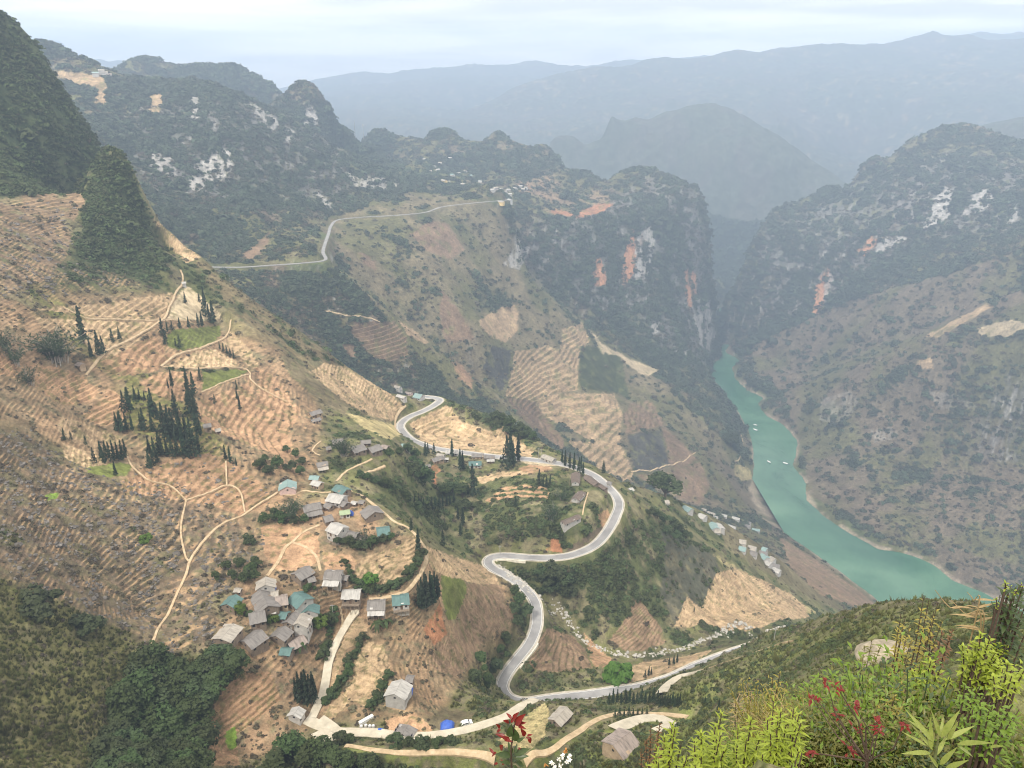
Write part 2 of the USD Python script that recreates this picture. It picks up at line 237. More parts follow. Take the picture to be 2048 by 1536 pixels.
def solve(z0, wd=3.0, tension=0.25, iters=140):
    n = NV * NU
    idx = np.arange(n).reshape(NV, NU)
    du, dv = gu[1] - gu[0], np.gradient(gv)
    rr = np.exp(gv)
    def rows(a, b, w):
        m = len(a)
        return sps.csr_matrix((np.r_[w, -w], (np.r_[np.arange(m), np.arange(m)], np.r_[a, b])), (m, n))
    k = 0.0045
    au, av = (k / du), (k / dv)
    Wr = np.repeat((1 / rr)[:, None], NU, 1)
    T = [rows(idx[:, 1:].ravel(), idx[:, :-1].ravel(), (Wr[:, 1:] * au).ravel() * tension),
         rows(idx[1:].ravel(), idx[:-1].ravel(), (Wr[1:] * av[1:, None]).ravel() * tension)]
    def lap(axis):
        a, b, c = (idx[:, :-2], idx[:, 1:-1], idx[:, 2:]) if axis else (idx[:-2], idx[1:-1], idx[2:])
        w = (Wr[:, 1:-1] * au ** 2 if axis else Wr[1:-1] * (av[1:-1, None] ** 2)).ravel()
        m = a.size
        return sps.csr_matrix((np.r_[w, -2 * w, w], (np.tile(np.arange(m), 3), np.r_[a.ravel(), b.ravel(), c.ravel()])), (m, n))
    iu = (P_[:, 0] - U0) / du
    iv = v_index(P_[:, 1])
    i0, j0 = np.clip(iu.astype(int), 0, NU - 2), np.clip(iv.astype(int), 0, NV - 2)
    fu, fv = iu - i0, iv - j0
    wr = (wd + 7 * P_[:, 3]) / np.exp(P_[:, 1])
    m = len(P_)
    D = sps.csr_matrix((np.r_[(1 - fu) * (1 - fv), fu * (1 - fv), (1 - fu) * fv, fu * fv] * np.tile(wr, 4), (np.tile(np.arange(m), 4), np.r_[idx[j0, i0], idx[j0, i0 + 1], idx[j0 + 1, i0], idx[j0 + 1, i0 + 1]])), (m, n))
    Q = sps.vstack([*T, lap(0), lap(1)]).tocsr()
    A_ = (Q.T @ Q + D.T @ D).tocsr()
    b = D.T @ (wr * P_[:, 2])
    x, di = z0.ravel().copy(), 1 / np.maximum(A_.diagonal(), 1e-30)
    r_ = b - A_ @ x
    zz = di * r_
    p = zz.copy()
    rz = r_ @ zz
    for _ in range(iters):
        Ap = A_ @ p
        al = rz / (p @ Ap)
        x += al * p
        r_ -= al * Ap
        zz = di * r_
        rz2 = r_ @ zz
        p = zz + (rz2 / rz) * p
        rz = rz2
    return x.reshape(NV, NU)
ZB = solve(z0)
# the hollow behind the right bank's spur stays above the water
hollow = (gu[None] > float(ray(1500, 748)[0])) & (gu[None] < float(ray(1660, 748)[0])) & (gv[:, None] > math.log(1945)) & (gv[:, None] < math.log(2240))
ZB = np.where(hollow, np.maximum(ZB, -728 + 0.12 * (np.exp(gv[:, None]) - 2050).clip(0)), ZB)
def base(u, v):
    return map_coordinates(ZB, [v_index(v), (u - U0) / (gu[1] - gu[0])], order=1, mode='nearest')

def smooth01(x, a, b):
    t = np.clip((x - a) / (b - a), 0, 1)
    return t * t * (3 - 2 * t)
def fb(u, v, k, octaves, seed):
    p = np.stack([u * k + 31.7, v * k + 11.3, np.full_like(u, 0.37 + seed)], -1)
    return meshkit.fbm(p, octaves, seed) - 0.5
def ridged(u, v, k, octaves, seed):
    s, a = 0, 0.5
    for o in range(octaves):
        p = np.stack([u * k * 2 ** o + 7.1, v * k * 2 ** o + 3.9, np.full_like(u, 0.61)], -1)
        s = s + a * (1 - np.abs(2 * meshkit.noise(p, seed + o) - 1))
        a *= 0.5
    return s - 0.5
# roads press a bench into the slope
from scipy.spatial import cKDTree
def road_line(pts, step=1.0):
    p = np.array(pts, float)
    u, e = ray(p[:, 0], p[:, 1])
    r = p[:, 2] / e
    q = np.stack([r * np.sin(u), r * np.cos(u), p[:, 2]], 1)
    return resample(smooth_line(q), step)
def smooth_line(q, n=8):
    """Catmull-Rom"""
    q = np.asarray(q, float)
    if len(q) < 3:
        return q
    p = np.vstack([2 * q[0] - q[1], q, 2 * q[-1] - q[-2]])
    out = []
    for i in range(1, len(p) - 2):
        for t in np.arange(n) / n:
            out.append(0.5 * (2 * p[i] + (p[i + 1] - p[i - 1]) * t + (2 * p[i - 1] - 5 * p[i] + 4 * p[i + 1] - p[i + 2]) * t * t + (3 * p[i] - p[i - 1] - 3 * p[i + 1] + p[i + 2]) * t ** 3))
    return np.array(out + [q[-1]])
def resample(q, step):
    s = np.r_[0, np.cumsum(np.linalg.norm(np.diff(q[:, :2], axis=0), axis=1))]
    t = np.linspace(0, s[-1], max(2, int(s[-1] / step) + 1))
    return np.stack([np.interp(t, s, q[:, k]) for k in range(q.shape[1])], 1)
CARVES = []      # (tree, line, half width of the bench, run-out)
main_road = road_line(ROAD_MAIN)
main_road[:, 2] = gaussian_filter1d(main_road[:, 2], 12, mode='nearest')
up_road = road_line(ROAD_UP, 2.0)
CARVES.append((cKDTree(main_road[:, :2]), main_road, 3.7, 5.5))
CARVES.append((cKDTree(up_road[:, :2]), up_road, 3.6, 7.0))

SIL = cKDTree(P_[P_[:, 3] > 0, :2])
def height(u, v, detail=True):
    r = np.exp(v)
    z = base(u, v)
    if not detail:
        return z
    x, y = r * np.sin(u), r * np.cos(u)
    far = smooth01(r, 750, 1300)
    vfar = smooth01(r, 2900, 3600)
    wet = smooth01(z, RIVER_Z - 2, RIVER_Z + 40) * (1 - smooth01(r, 60, 20))
    dq = SIL.query(np.stack([u, v], -1).reshape(-1, 2), distance_upper_bound=0.05)[0].reshape(x.shape)
    wet = np.where(r < 900, smooth01(r, 15, 60), smooth01(z, RIVER_Z + 14, RIVER_Z + 75))
    a1 = 0.010 * far + 0.0045 * (1 - far)
    wet = wet * (0.25 + 0.75 * smooth01(np.minimum(dq, 0.05), 0.0, 0.045))
    for tree, line, hw, run in CARVES:
        d, _ = tree.query(np.stack([x, y], -1).reshape(-1, 2), distance_upper_bound=60)
        wet = wet * np.maximum(0.04, smooth01(np.minimum(d.reshape(x.shape), 60), hw + 2, 20 if line is main_road else 55))
    z = z + wet * r * (a1 * fb(u, v, 18, 5, 3) + (0.018 * far + 0.004 * vfar) * ridged(u, v, 14, 5, 9))
    z = z + (0.35 + 0.65 * wet) * r * (0.0026 + 0.0022 * far) * fb(u, v, 150, 3, 17)
    for tree, line, hw, run in CARVES:
        d, i = tree.query(np.stack([x, y], -1).reshape(-1, 2), distance_upper_bound=hw + run)
        d, i = d.reshape(x.shape), np.minimum(i.reshape(x.shape), len(line) - 1)
        w = 1 - smooth01(d, hw, hw + run)
        z = np.where(np.isfinite(d), z * (1 - w) + (line[i, 2] - 0.25) * w, z)
    return z

# ---- the mesh grid: columns of azimuth, rows spread along each column by what shows
NC, NR = 860, 1080
cu = np.r_[np.linspace(-1.1, -0.74, 22)[:-1], np.linspace(-0.735, 0.735, NC), np.linspace(0.74, 1.1, 22)[1:]]
def rows_of_columns():
    fv = np.interp(np.linspace(0, KK[-1], 2600), KK, VK)
    cs = cu[::6]
    UU, VV = np.meshgrid(cs, fv)
    zz = base(UU, VV)
    rr = np.exp(VV)
    px, py = project(rr * np.sin(UU), rr * np.cos(UU), zz)
    py = np.clip(py, -50, 1640)
    e = zz / rr
    seen = e >= np.maximum.accumulate(e, 0) - 0.004
    dens = np.abs(np.gradient(py, axis=0)) * np.where(seen, 1, 0.12) + 0.10
    dens[fv < math.log(60)] *= 0.25
    dens = gaussian_filter(dens, (6, 3))
    cum = np.cumsum(dens, 0)
    cum = (cum - cum[0]) / (cum[-1] - cum[0])
    t = np.linspace(0, 1, NR)
    v = np.stack([np.interp(t, cum[:, j], fv) for j in range(len(cs))], 1)
    out = np.stack([np.interp(cu, cs, v[i]) for i in range(NR)], 0)
    return out
GV = rows_of_columns()
GU = np.broadcast_to(cu, GV.shape)
GZ = height(GU, GV)
GR = np.exp(GV)
GX, GY = GR * np.sin(GU), GR * np.cos(GU)
GE = GZ / GR
GPX, GPY = project(GX, GY, GZ)
GMAX = np.maximum.accumulate(GE, 0)
def hit(px, py, r_min=0.0):
    """where the line of sight through a pixel of the photograph meets the ground"""
    u, e = ray(px, py)
    j = int(np.argmin(np.abs(cu - u)))
    j2 = min(len(cu) - 1, j + 1) if cu[j] < u else max(0, j - 1)
    def col(j):
        k = int(np.searchsorted(GV[:, j], math.log(max(r_min, 1.4))))
        run = np.maximum.accumulate(GE[k:, j])
        i = int(np.searchsorted(run, e))
        i = min(max(i, 1), len(run) - 1)
        t = (e - run[i - 1]) / max(run[i] - run[i - 1], 1e-9)
        return GV[k + i - 1, j] + np.clip(t, 0, 1) * (GV[k + i, j] - GV[k + i - 1, j])
    r = math.exp(col(j))
    return np.array([r * math.sin(u), r * math.cos(u), r * float(e)])
def ground(x, y):
    """height of the built surface at a point of the map"""
    u, v = np.arctan2(x, y), np.log(np.hypot(x, y))
    return height(np.atleast_1d(u), np.atleast_1d(v))
# ------------------------------------------------------------------ what covers the ground (colours of the things themselves)
PAL = dict(scrub=(0.066, 0.080, 0.032), forest=(0.040, 0.058, 0.026), olive=(0.135, 0.135, 0.055), dry=(0.17, 0.15, 0.085), mauve=(0.128, 0.100, 0.068),
           soil=(0.37, 0.235, 0.138), tan=(0.43, 0.31, 0.185), pale=(0.52, 0.42, 0.27), brown=(0.24, 0.165, 0.105), greybrown=(0.150, 0.124, 0.072), red=(0.33, 0.16, 0.085),
           grass=(0.145, 0.165, 0.045), meadow=(0.165, 0.155, 0.060), lime=(0.20, 0.30, 0.05), rock=(0.30, 0.285, 0.26), orange=(0.40, 0.20, 0.11), dark=(0.075, 0.072, 0.060), straw=(0.46, 0.38, 0.19), rockdark=(0.13, 0.125, 0.12))
PAL = {k: np.array(v) for k, v in PAL.items()}
JX = 5.0 * (meshkit.fbm(np.stack([GU * 240, GV * 240, np.full_like(GU, 0.3)], -1), 3, 41) - 0.5) * 2
JY = 4.0 * (meshkit.fbm(np.stack([GU * 240, GV * 240, np.full_like(GU, 0.7)], -1), 3, 43) - 0.5) * 2
QX, QY = GPX + JX, GPY + JY
FLATQ = np.stack([QX.ravel(), QY.ravel()], 1)
def inside(poly, r0=0, r1=1e9, q=None, r=None):
    q = FLATQ if q is None else q
    r = GR.ravel() if r is None else r
    p = np.array(poly, float)
    lo, hi = p.min(0), p.max(0)
    m = (q[:, 0] > lo[0]) & (q[:, 0] < hi[0]) & (q[:, 1] > lo[1]) & (q[:, 1] < hi[1]) & (r > r0) & (r < r1)
    k = np.nonzero(m)[0]
    x, y, c = q[k, 0], q[k, 1], np.zeros(len(k), bool)
    for (x1, y1), (x2, y2) in zip(p, np.roll(p, -1, 0)):
        if y1 != y2:
            c ^= ((y1 > y) != (y2 > y)) & (x < (x2 - x1) * (y - y1) / (y2 - y1) + x1)
    m[k] = c
    return m
def nz(k, octaves, seed):
    """noise of the ground plan; k in waves per radian of sight"""
    return meshkit.fbm(np.stack([GU * k + 3.3, GV * k + 1.7, np.full_like(GU, seed * 0.371)], -1), octaves, seed)
def mixc(c, d, w):
    return c + (np.asarray(d) - c) * np.asarray(w)[..., None]
n1, n2, n3 = nz(30, 4, 5), nz(90, 4, 6), nz(260, 3, 7)
near = GR < 760
COVER = np.empty(GZ.shape + (3,))
COVER[:] = PAL['dry']
COVER = mixc(COVER, PAL['olive'], smooth01(n2, 0.38, 0.58))
COVER = mixc(COVER, PAL['scrub'], 0.7 * smooth01(n1, 0.46, 0.64))
farc = mixc(np.broadcast_to(PAL['scrub'] * 1.15, COVER.shape).copy(), PAL['mauve'], smooth01(n1 * 0.6 + n2 * 0.4, 0.44, 0.62))
farc = mixc(farc, PAL['olive'], 0.5 * smooth01(nz(50, 4, 8), 0.5, 0.7))
COVER = np.where((GR > 800)[..., None], farc, COVER)
DENS = np.where(GR > 800, 0.55, 0.5) * np.ones(GZ.shape)      # how thickly shrubs stand
def paint(kind, poly, w=1.0, r0=0, r1=1e9, dens=None, rough=None, soft=0):
    """covers a patch; rough = (noise, low, high) breaks it up"""
    m = inside(poly, r0, r1).reshape(GZ.shape)
    m = m * w
    if soft:
        m = gaussian_filter(m.astype(float), soft)
    if rough is not None:
        m = m * smooth01(rough[0], rough[1], rough[2])
    COVER[:] = mixc(COVER, PAL[kind] * (0.82 + 0.36 * n3[..., None]), m)
    if dens is not None:
        DENS[:] = DENS * (1 - np.clip(m, 0, 1)) + dens * np.clip(m, 0, 1)
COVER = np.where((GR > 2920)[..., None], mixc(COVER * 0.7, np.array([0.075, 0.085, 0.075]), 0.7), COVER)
# broad zones
paint('forest', [(-400, -400), (60, 60), (215, 300), (200, 330), (175, 345), (165, 385), (90, 395), (-400, 400)], 0.8, 500, 900, 0.95)
paint('forest', [(160, 395), (175, 345), (205, 305), (240, 305), (290, 400), (330, 520), (300, 560), (240, 570), (120, 560), (150, 470)], 0.75, 500, 700, 0.9, soft=4)
paint('brown', [(-400, 405), (160, 385), (170, 400), (150, 440), (130, 520), (60, 585), (-400, 610)], 0.9, 300, 700, 0.12, (n2, 0.36, 0.52))
paint('greybrown', [(-400, 850), (60, 860), (130, 920), (250, 960), (370, 1000), (480, 1040), (530, 1060), (520, 1130), (420, 1200), (430, 1290), (300, 1320), (280, 1270), (120, 1200), (0, 1150), (-400, 1100)], 0.8, 150, 420, 0.12, (n2, 0.30, 0.5), 3)
paint('brown', [(-400, 850), (60, 860), (130, 920), (250, 960), (370, 1000), (480, 1040), (530, 1060), (520, 1130), (420, 1200), (430, 1290), (300, 1320), (280, 1270), (120, 1200), (0, 1150), (-400, 1100)], 0.75, 150, 420, None, (nz(120, 4, 21), 0.46, 0.62), 3)
paint('meadow', [(-400, 1130), (0, 1165), (120, 1205), (280, 1280), (300, 1320), (220, 1400), (180, 1540), (-400, 1750)], 0.95, 120, 300, 0.07, (n2, 0.12, 0.35), 5)
paint('dry', [(-400, 1130), (0, 1165), (120, 1205), (280, 1280), (240, 1360), (180, 1540), (-400, 1750)], 0.6, 120, 300, None, (nz(60, 4, 23), 0.48, 0.64), 4)
paint('forest', [(195, 1540), (235, 1390), (300, 1315), (340, 1350), (420, 1310), (485, 1325), (440, 1385), (400, 1420), (420, 1560)], 0.8, 120, 300, 0.6, None, 4)
paint('grass', [(1310, 1430), (1340, 1390), (1420, 1350), (1560, 1280), (1790, 1215), (2200, 1240), (2300, 1600), (1300, 1620)], 0.85, 3, 330, 0.10, (n2, 0.22, 0.5))
paint('scrub', [(1470, 1385), (1560, 1335), (1660, 1285), (1720, 1258), (1725, 1278), (1610, 1350), (1500, 1400)], 0.8, 60, 330, 0.95, None, 2)
paint('dry', [(1310, 1430), (1340, 1390), (1420, 1350), (1560, 1280), (1790, 1215), (2200, 1240), (2300, 1600), (1300, 1620)], 0.5, 3, 330, None, (n1, 0.45, 0.62))
paint('scrub', [(1070, 1130), (1240, 1060), (1300, 1030), (1420, 1100), (1390, 1170), (1250, 1240), (1180, 1260), (1110, 1200)], 0.75, 330, 700, 0.75, (n2, 0.28, 0.5))
paint('scrub', [(790, 920), (900, 930), (1090, 960), (1190, 1000), (1200, 1060), (1100, 1080), (960, 1090), (880, 1080), (780, 990)], 0.6, 330, 700, 0.6, (n2, 0.32, 0.52))
paint('grass', [(550, 1510), (700, 1490), (1000, 1500), (1400, 1420), (1400, 1700), (500, 1700)], 0.6, 100, 330, 0.4, (n2, 0.36, 0.6))
paint('grass', [(60, 560), (120, 600), (210, 650), (300, 740), (420, 850), (460, 900), (420, 920), (300, 900), (240, 830), (230, 760), (100, 650), (40, 600)], 0.75, 300, 560, 0.35, (n2, 0.30, 0.5))
paint('forest', [(470, 570), (520, 590), (610, 640), (690, 715), (680, 730), (620, 720), (560, 680), (500, 640)], 0.85, 500, 720, 0.95)
paint('scrub', [(330, 455), (440, 545), (620, 660), (600, 690), (480, 640), (380, 560)], 0.7, 500, 720, 0.6)
paint('forest', [(960, 815), (1000, 812), (1050, 845), (1075, 865), (1070, 885), (1020, 870), (970, 850)], 0.9, 450, 720, 0.9)
paint('dark', [(1320, 1060), (1430, 1110), (1440, 1150), (1400, 1225), (1350, 1250), (1320, 1190), (1330, 1120)], 0.7, 300, 650, 0.3, (n2, 0.25, 0.45))
for zone in ([(-400, 590), (330, 588), (450, 655), (560, 700), (640, 800), (640, 940), (560, 1050), (420, 1050), (250, 960), (60, 860), (-400, 800)], [(430, 1240), (520, 1090), (600, 1000), (700, 985), (860, 1100), (1015, 1165), (1030, 1250), (930, 1350), (870, 1440), (640, 1440), (480, 1350)], [(400, 1440), (430, 1390), (560, 1330), (650, 1440), (560, 1500), (430, 1540)]):
    paint('brown', zone, 0.8, 150, 640, 0.10, (n2, 0.30, 0.48), 4)
    paint('soil', zone, 0.45, 150, 640, None, (n1, 0.46, 0.60), 4)
paint('grass', [(60, 560), (120, 600), (210, 650), (300, 740), (420, 850), (460, 900), (420, 920), (300, 900), (240, 830), (230, 760), (100, 650), (40, 600)], 0.8, 300, 560, 0.3, (n2, 0.30, 0.5), 2)
paint('brown', [(330, 455), (400, 515), (600, 665), (790, 795), (780, 860), (640, 780), (480, 650)], 0.5, 500, 760, 0.3, (n2, 0.36, 0.56), 2)
# the slope across the valley
paint('forest', [(200, 150), (560, 190), (720, 290), (860, 350), (840, 400), (660, 420), (480, 420), (330, 430), (200, 320)], 0.55, 1100, 2300, 0.85, (n1, 0.25, 0.5))
paint('forest', [(1060, 450), (1200, 420), (1400, 400), (1440, 700), (1400, 760), (1300, 700), (1180, 620), (1060, 540)], 0.55, 1400, 2300, 0.8, (n1, 0.3, 0.5))
paint('greybrown', [(820, 380), (1000, 410), (1040, 520), (1150, 650), (1320, 760), (1500, 930), (1510, 1030), (1350, 1000), (1100, 880), (900, 780), (700, 560), (660, 440)], 0.9, 850, 1700, 0.03, (n1, 0.20, 0.46))
paint('olive', [(440, 430), (640, 450), (640, 520), (460, 540), (380, 500)], 0.5, 900, 1500, 0.4)
paint('mauve', [(1560, 780), (1800, 690), (2048, 580), (2300, 500), (2300, 1300), (1980, 1190), (1620, 990), (1600, 880)], 0.9, 900, 1900, 0.05, (n1, 0.18, 0.40))
paint('mauve', [(1480, 700), (1700, 600), (1850, 560), (2048, 500), (2048, 590), (1800, 690), (1560, 780)], 0.9, 1700, 2400, 0.06)
paint('olive', [(1600, 430), (1700, 390), (1800, 430), (1740, 470), (1640, 490)], 0.6, 2000, 2800, 0.3)
paint('brown', [(1030, 370), (1080, 345), (1160, 355), (1200, 380), (1230, 405), (1180, 440), (1100, 430), (1060, 405)], 0.75, 1700, 2300, 0.3, (n2, 0.36, 0.56))
paint('scrub', [(1434, 520), (1520, 500), (1480, 610), (1430, 640)], 0.7, 2400, 3600)
for crest in ([(655, 524), (702, 560), (762, 610), (832, 668), (902, 720), (947, 763), (1012, 803), (1082, 858)], [(1012, 410), (1033, 452), (1043, 530), (1083, 578), (1153, 638), (1203, 678), (1263, 716), (1312, 743)], [(560, 480), (600, 520), (648, 580), (700, 640)], [(1345, 800), (1400, 850), (1450, 905), (1490, 960)]):
    paint('dry', [(x - 4, y - 6) for x, y in crest] + [(x + 7, y + 9) for x, y in crest[::-1]], 0.7, 850, 1800, 0.1, None, 1.5)
paint('straw', [(1425, 1108), (1480, 1138), (1560, 1182), (1640, 1228), (1605, 1226), (1530, 1182), (1455, 1136)], 0.7, 300, 800, 0.1, (n2, 0.3, 0.5))
paint('greybrown', [(1440, 1050), (1545, 1060), (1640, 1115), (1775, 1215), (1700, 1232), (1620, 1195), (1540, 1150), (1450, 1095)], 0.8, 420, 1500, 0.15, (n2, 0.25, 0.45))
paint('mauve', [(1130, 880), (1330, 850), (1420, 900), (1500, 960), (1520, 1030), (1400, 1020), (1250, 985)], 0.6, 800, 1600, 0.15)
far_specks = (GR > 4250) * smooth01(nz(170, 3, 29), 0.62, 0.70)
COVER = mixc(COVER, PAL['tan'], 0.22 * far_specks)
slope_ = (GR > 800) & (GR < 2920)
COVER = np.where(slope_[..., None], mixc(COVER, PAL['olive'] * 0.72, 0.8 * smooth01(nz(22, 4, 26), 0.44, 0.58)), COVER)
# bare rock: steep faces, and the pale walls the photograph shows
ny = np.abs(np.gradient(GZ, axis=0)) / (np.abs(np.gradient(GR, axis=0)) + 1e-6)
streak = meshkit.fbm(np.stack([GU * 700, GZ / GR * 60, GV * 40], -1), 3, 51)
steep = smooth01(ny, 1.3, 2.6) * (GR > 800) * (GR < 2950)
COVER = mixc(COVER, PAL['rockdark'], 0.6 * steep * smooth01(streak, 0.40, 0.60))
COVER = mixc(COVER, PAL['rock'], 0.75 * steep * smooth01(streak * 0.6 + n2 * 0.4, 0.56, 0.63))
for zone in ([(1060, 440), (1200, 420), (1300, 345), (1400, 380), (1432, 640), (1425, 730), (1380, 740), (1300, 690), (1180, 610), (1060, 540)], [(220, 220), (420, 200), (560, 210), (700, 300), (700, 400), (560, 400), (420, 400), (300, 380)], [(1470, 600), (1530, 450), (1700, 370), (1900, 300), (2048, 320), (2048, 470), (1850, 480), (1700, 560), (1560, 650)]):
    paint('rockdark', zone, 0.75, 1100, 2800, 0.34, (streak * 0.6 + n2 * 0.4, 0.40, 0.54), 3)
    paint('rock', zone, 0.26, 1100, 2800, None, (streak * 0.7 + n3 * 0.3, 0.55, 0.66))
bits = slope_ * (DENS > 0.3) * smooth01(ny, 0.5, 1.0) * smooth01(n1, 0.42, 0.56) * smooth01(streak * 0.6 + n3 * 0.4, 0.57, 0.64)
COVER = mixc(COVER, PAL['rock'] * 0.9, 0.75 * bits)
DENS = DENS * (1 - 0.9 * bits)
for kind, w, poly, r0, r1 in [
        ('rock', 0.95, [(300, 305), (352, 310), (352, 355), (330, 345), (300, 330)], 1200, 1600), ('rock', 1, [(395, 320), (420, 300), (462, 300), (470, 330), (440, 365), (370, 390), (380, 350)], 1200, 1700),
        ('rock', 1, [(605, 205), (625, 215), (640, 235), (630, 262), (600, 250)], 1800, 2200), ('rock', .9, [(500, 205), (535, 220), (560, 250), (540, 262), (510, 235)], 1500, 2100), ('rock', .9, [(568, 250), (590, 262), (580, 285), (565, 275)], 1500, 2100),
        ('rock', .9, [(630, 380), (660, 400), (670, 425), (645, 415)], 1300, 1800), ('rock', .8, [(690, 345), (800, 360), (790, 385), (700, 375)], 1500, 2000), ('rock', .8, [(380, 190), (398, 195), (395, 250), (386, 250)], 1300, 1800),
        ('rock', 1, [(1840, 455), (1865, 400), (1890, 372), (1905, 380), (1905, 430), (1870, 450), (1848, 465)], 2100, 2600), ('rock', 1, [(1920, 420), (1950, 385), (1980, 378), (1990, 400), (1960, 425), (1930, 432)], 2100, 2600),
        ('rock', .9, [(1740, 500), (1770, 475), (1815, 470), (1800, 490), (1760, 508)], 2100, 2500), ('orange', .9, [(1715, 500), (1745, 470), (1755, 480), (1730, 515)], 2100, 2500), ('rock', .9, [(1990, 430), (2040, 420), (2030, 445), (2000, 450)], 2000, 2600),
        ('orange', 1, [(1622, 630), (1630, 580), (1650, 540), (1662, 530), (1665, 560), (1650, 600), (1640, 628)], 1900, 2500), ('rock', .8, [(1648, 575), (1662, 535), (1668, 560), (1655, 590), (1645, 620)], 1900, 2500),
        ('orange', 1, [(1240, 560), (1255, 480), (1265, 455), (1285, 470), (1275, 530), (1250, 575)], 1700, 2300), ('rock', 1, [(1270, 470), (1305, 450), (1308, 490), (1295, 550), (1270, 555)], 1700, 2300),
        ('orange', .9, [(1180, 520), (1200, 515), (1215, 560), (1210, 580), (1190, 570)], 1600, 2200), ('orange', .9, [(1368, 535), (1392, 545), (1395, 600), (1380, 620), (1372, 590)], 1800, 2300), ('rock', 1, [(1385, 590), (1420, 600), (1428, 660), (1420, 705), (1400, 690), (1388, 640)], 1800, 2300),
        ('rock', .9, [(1005, 530), (1040, 480), (1060, 495), (1040, 540)], 1400, 1900), ('rock', .8, [(1300, 650), (1320, 645), (1320, 665), (1305, 670)], 1500, 2100), ('rock', .8, [(1345, 690), (1375, 700), (1372, 720), (1350, 710)], 1500, 2100),
        ('rock', 0.35, [(1640, 800), (1700, 780), (1720, 810), (1680, 850), (1640, 840)], 1400, 2000), ('rock', 0.35, [(1850, 780), (1920, 790), (1960, 815), (1880, 820)], 1300, 1900), ('rock', 0.35, [(1740, 860), (1790, 855), (1800, 875), (1750, 885)], 1300, 1800)]:
    paint(kind, poly, w, r0, r1, 0.05, (streak * 0.65 + n3 * 0.35, 0.37, 0.50))
shore = smooth01(GZ, RIVER_Z + 4.5, RIVER_Z + 1.5) * (GR > 800) * smooth01(nz(60, 3, 27), 0.34, 0.5)
COVER = mixc(COVER, np.array([0.27, 0.22, 0.16]), 0.8 * shore)
DENS = DENS * (1 - smooth01(GZ, RIVER_Z + 12, RIVER_Z + 4) * (GR > 800))
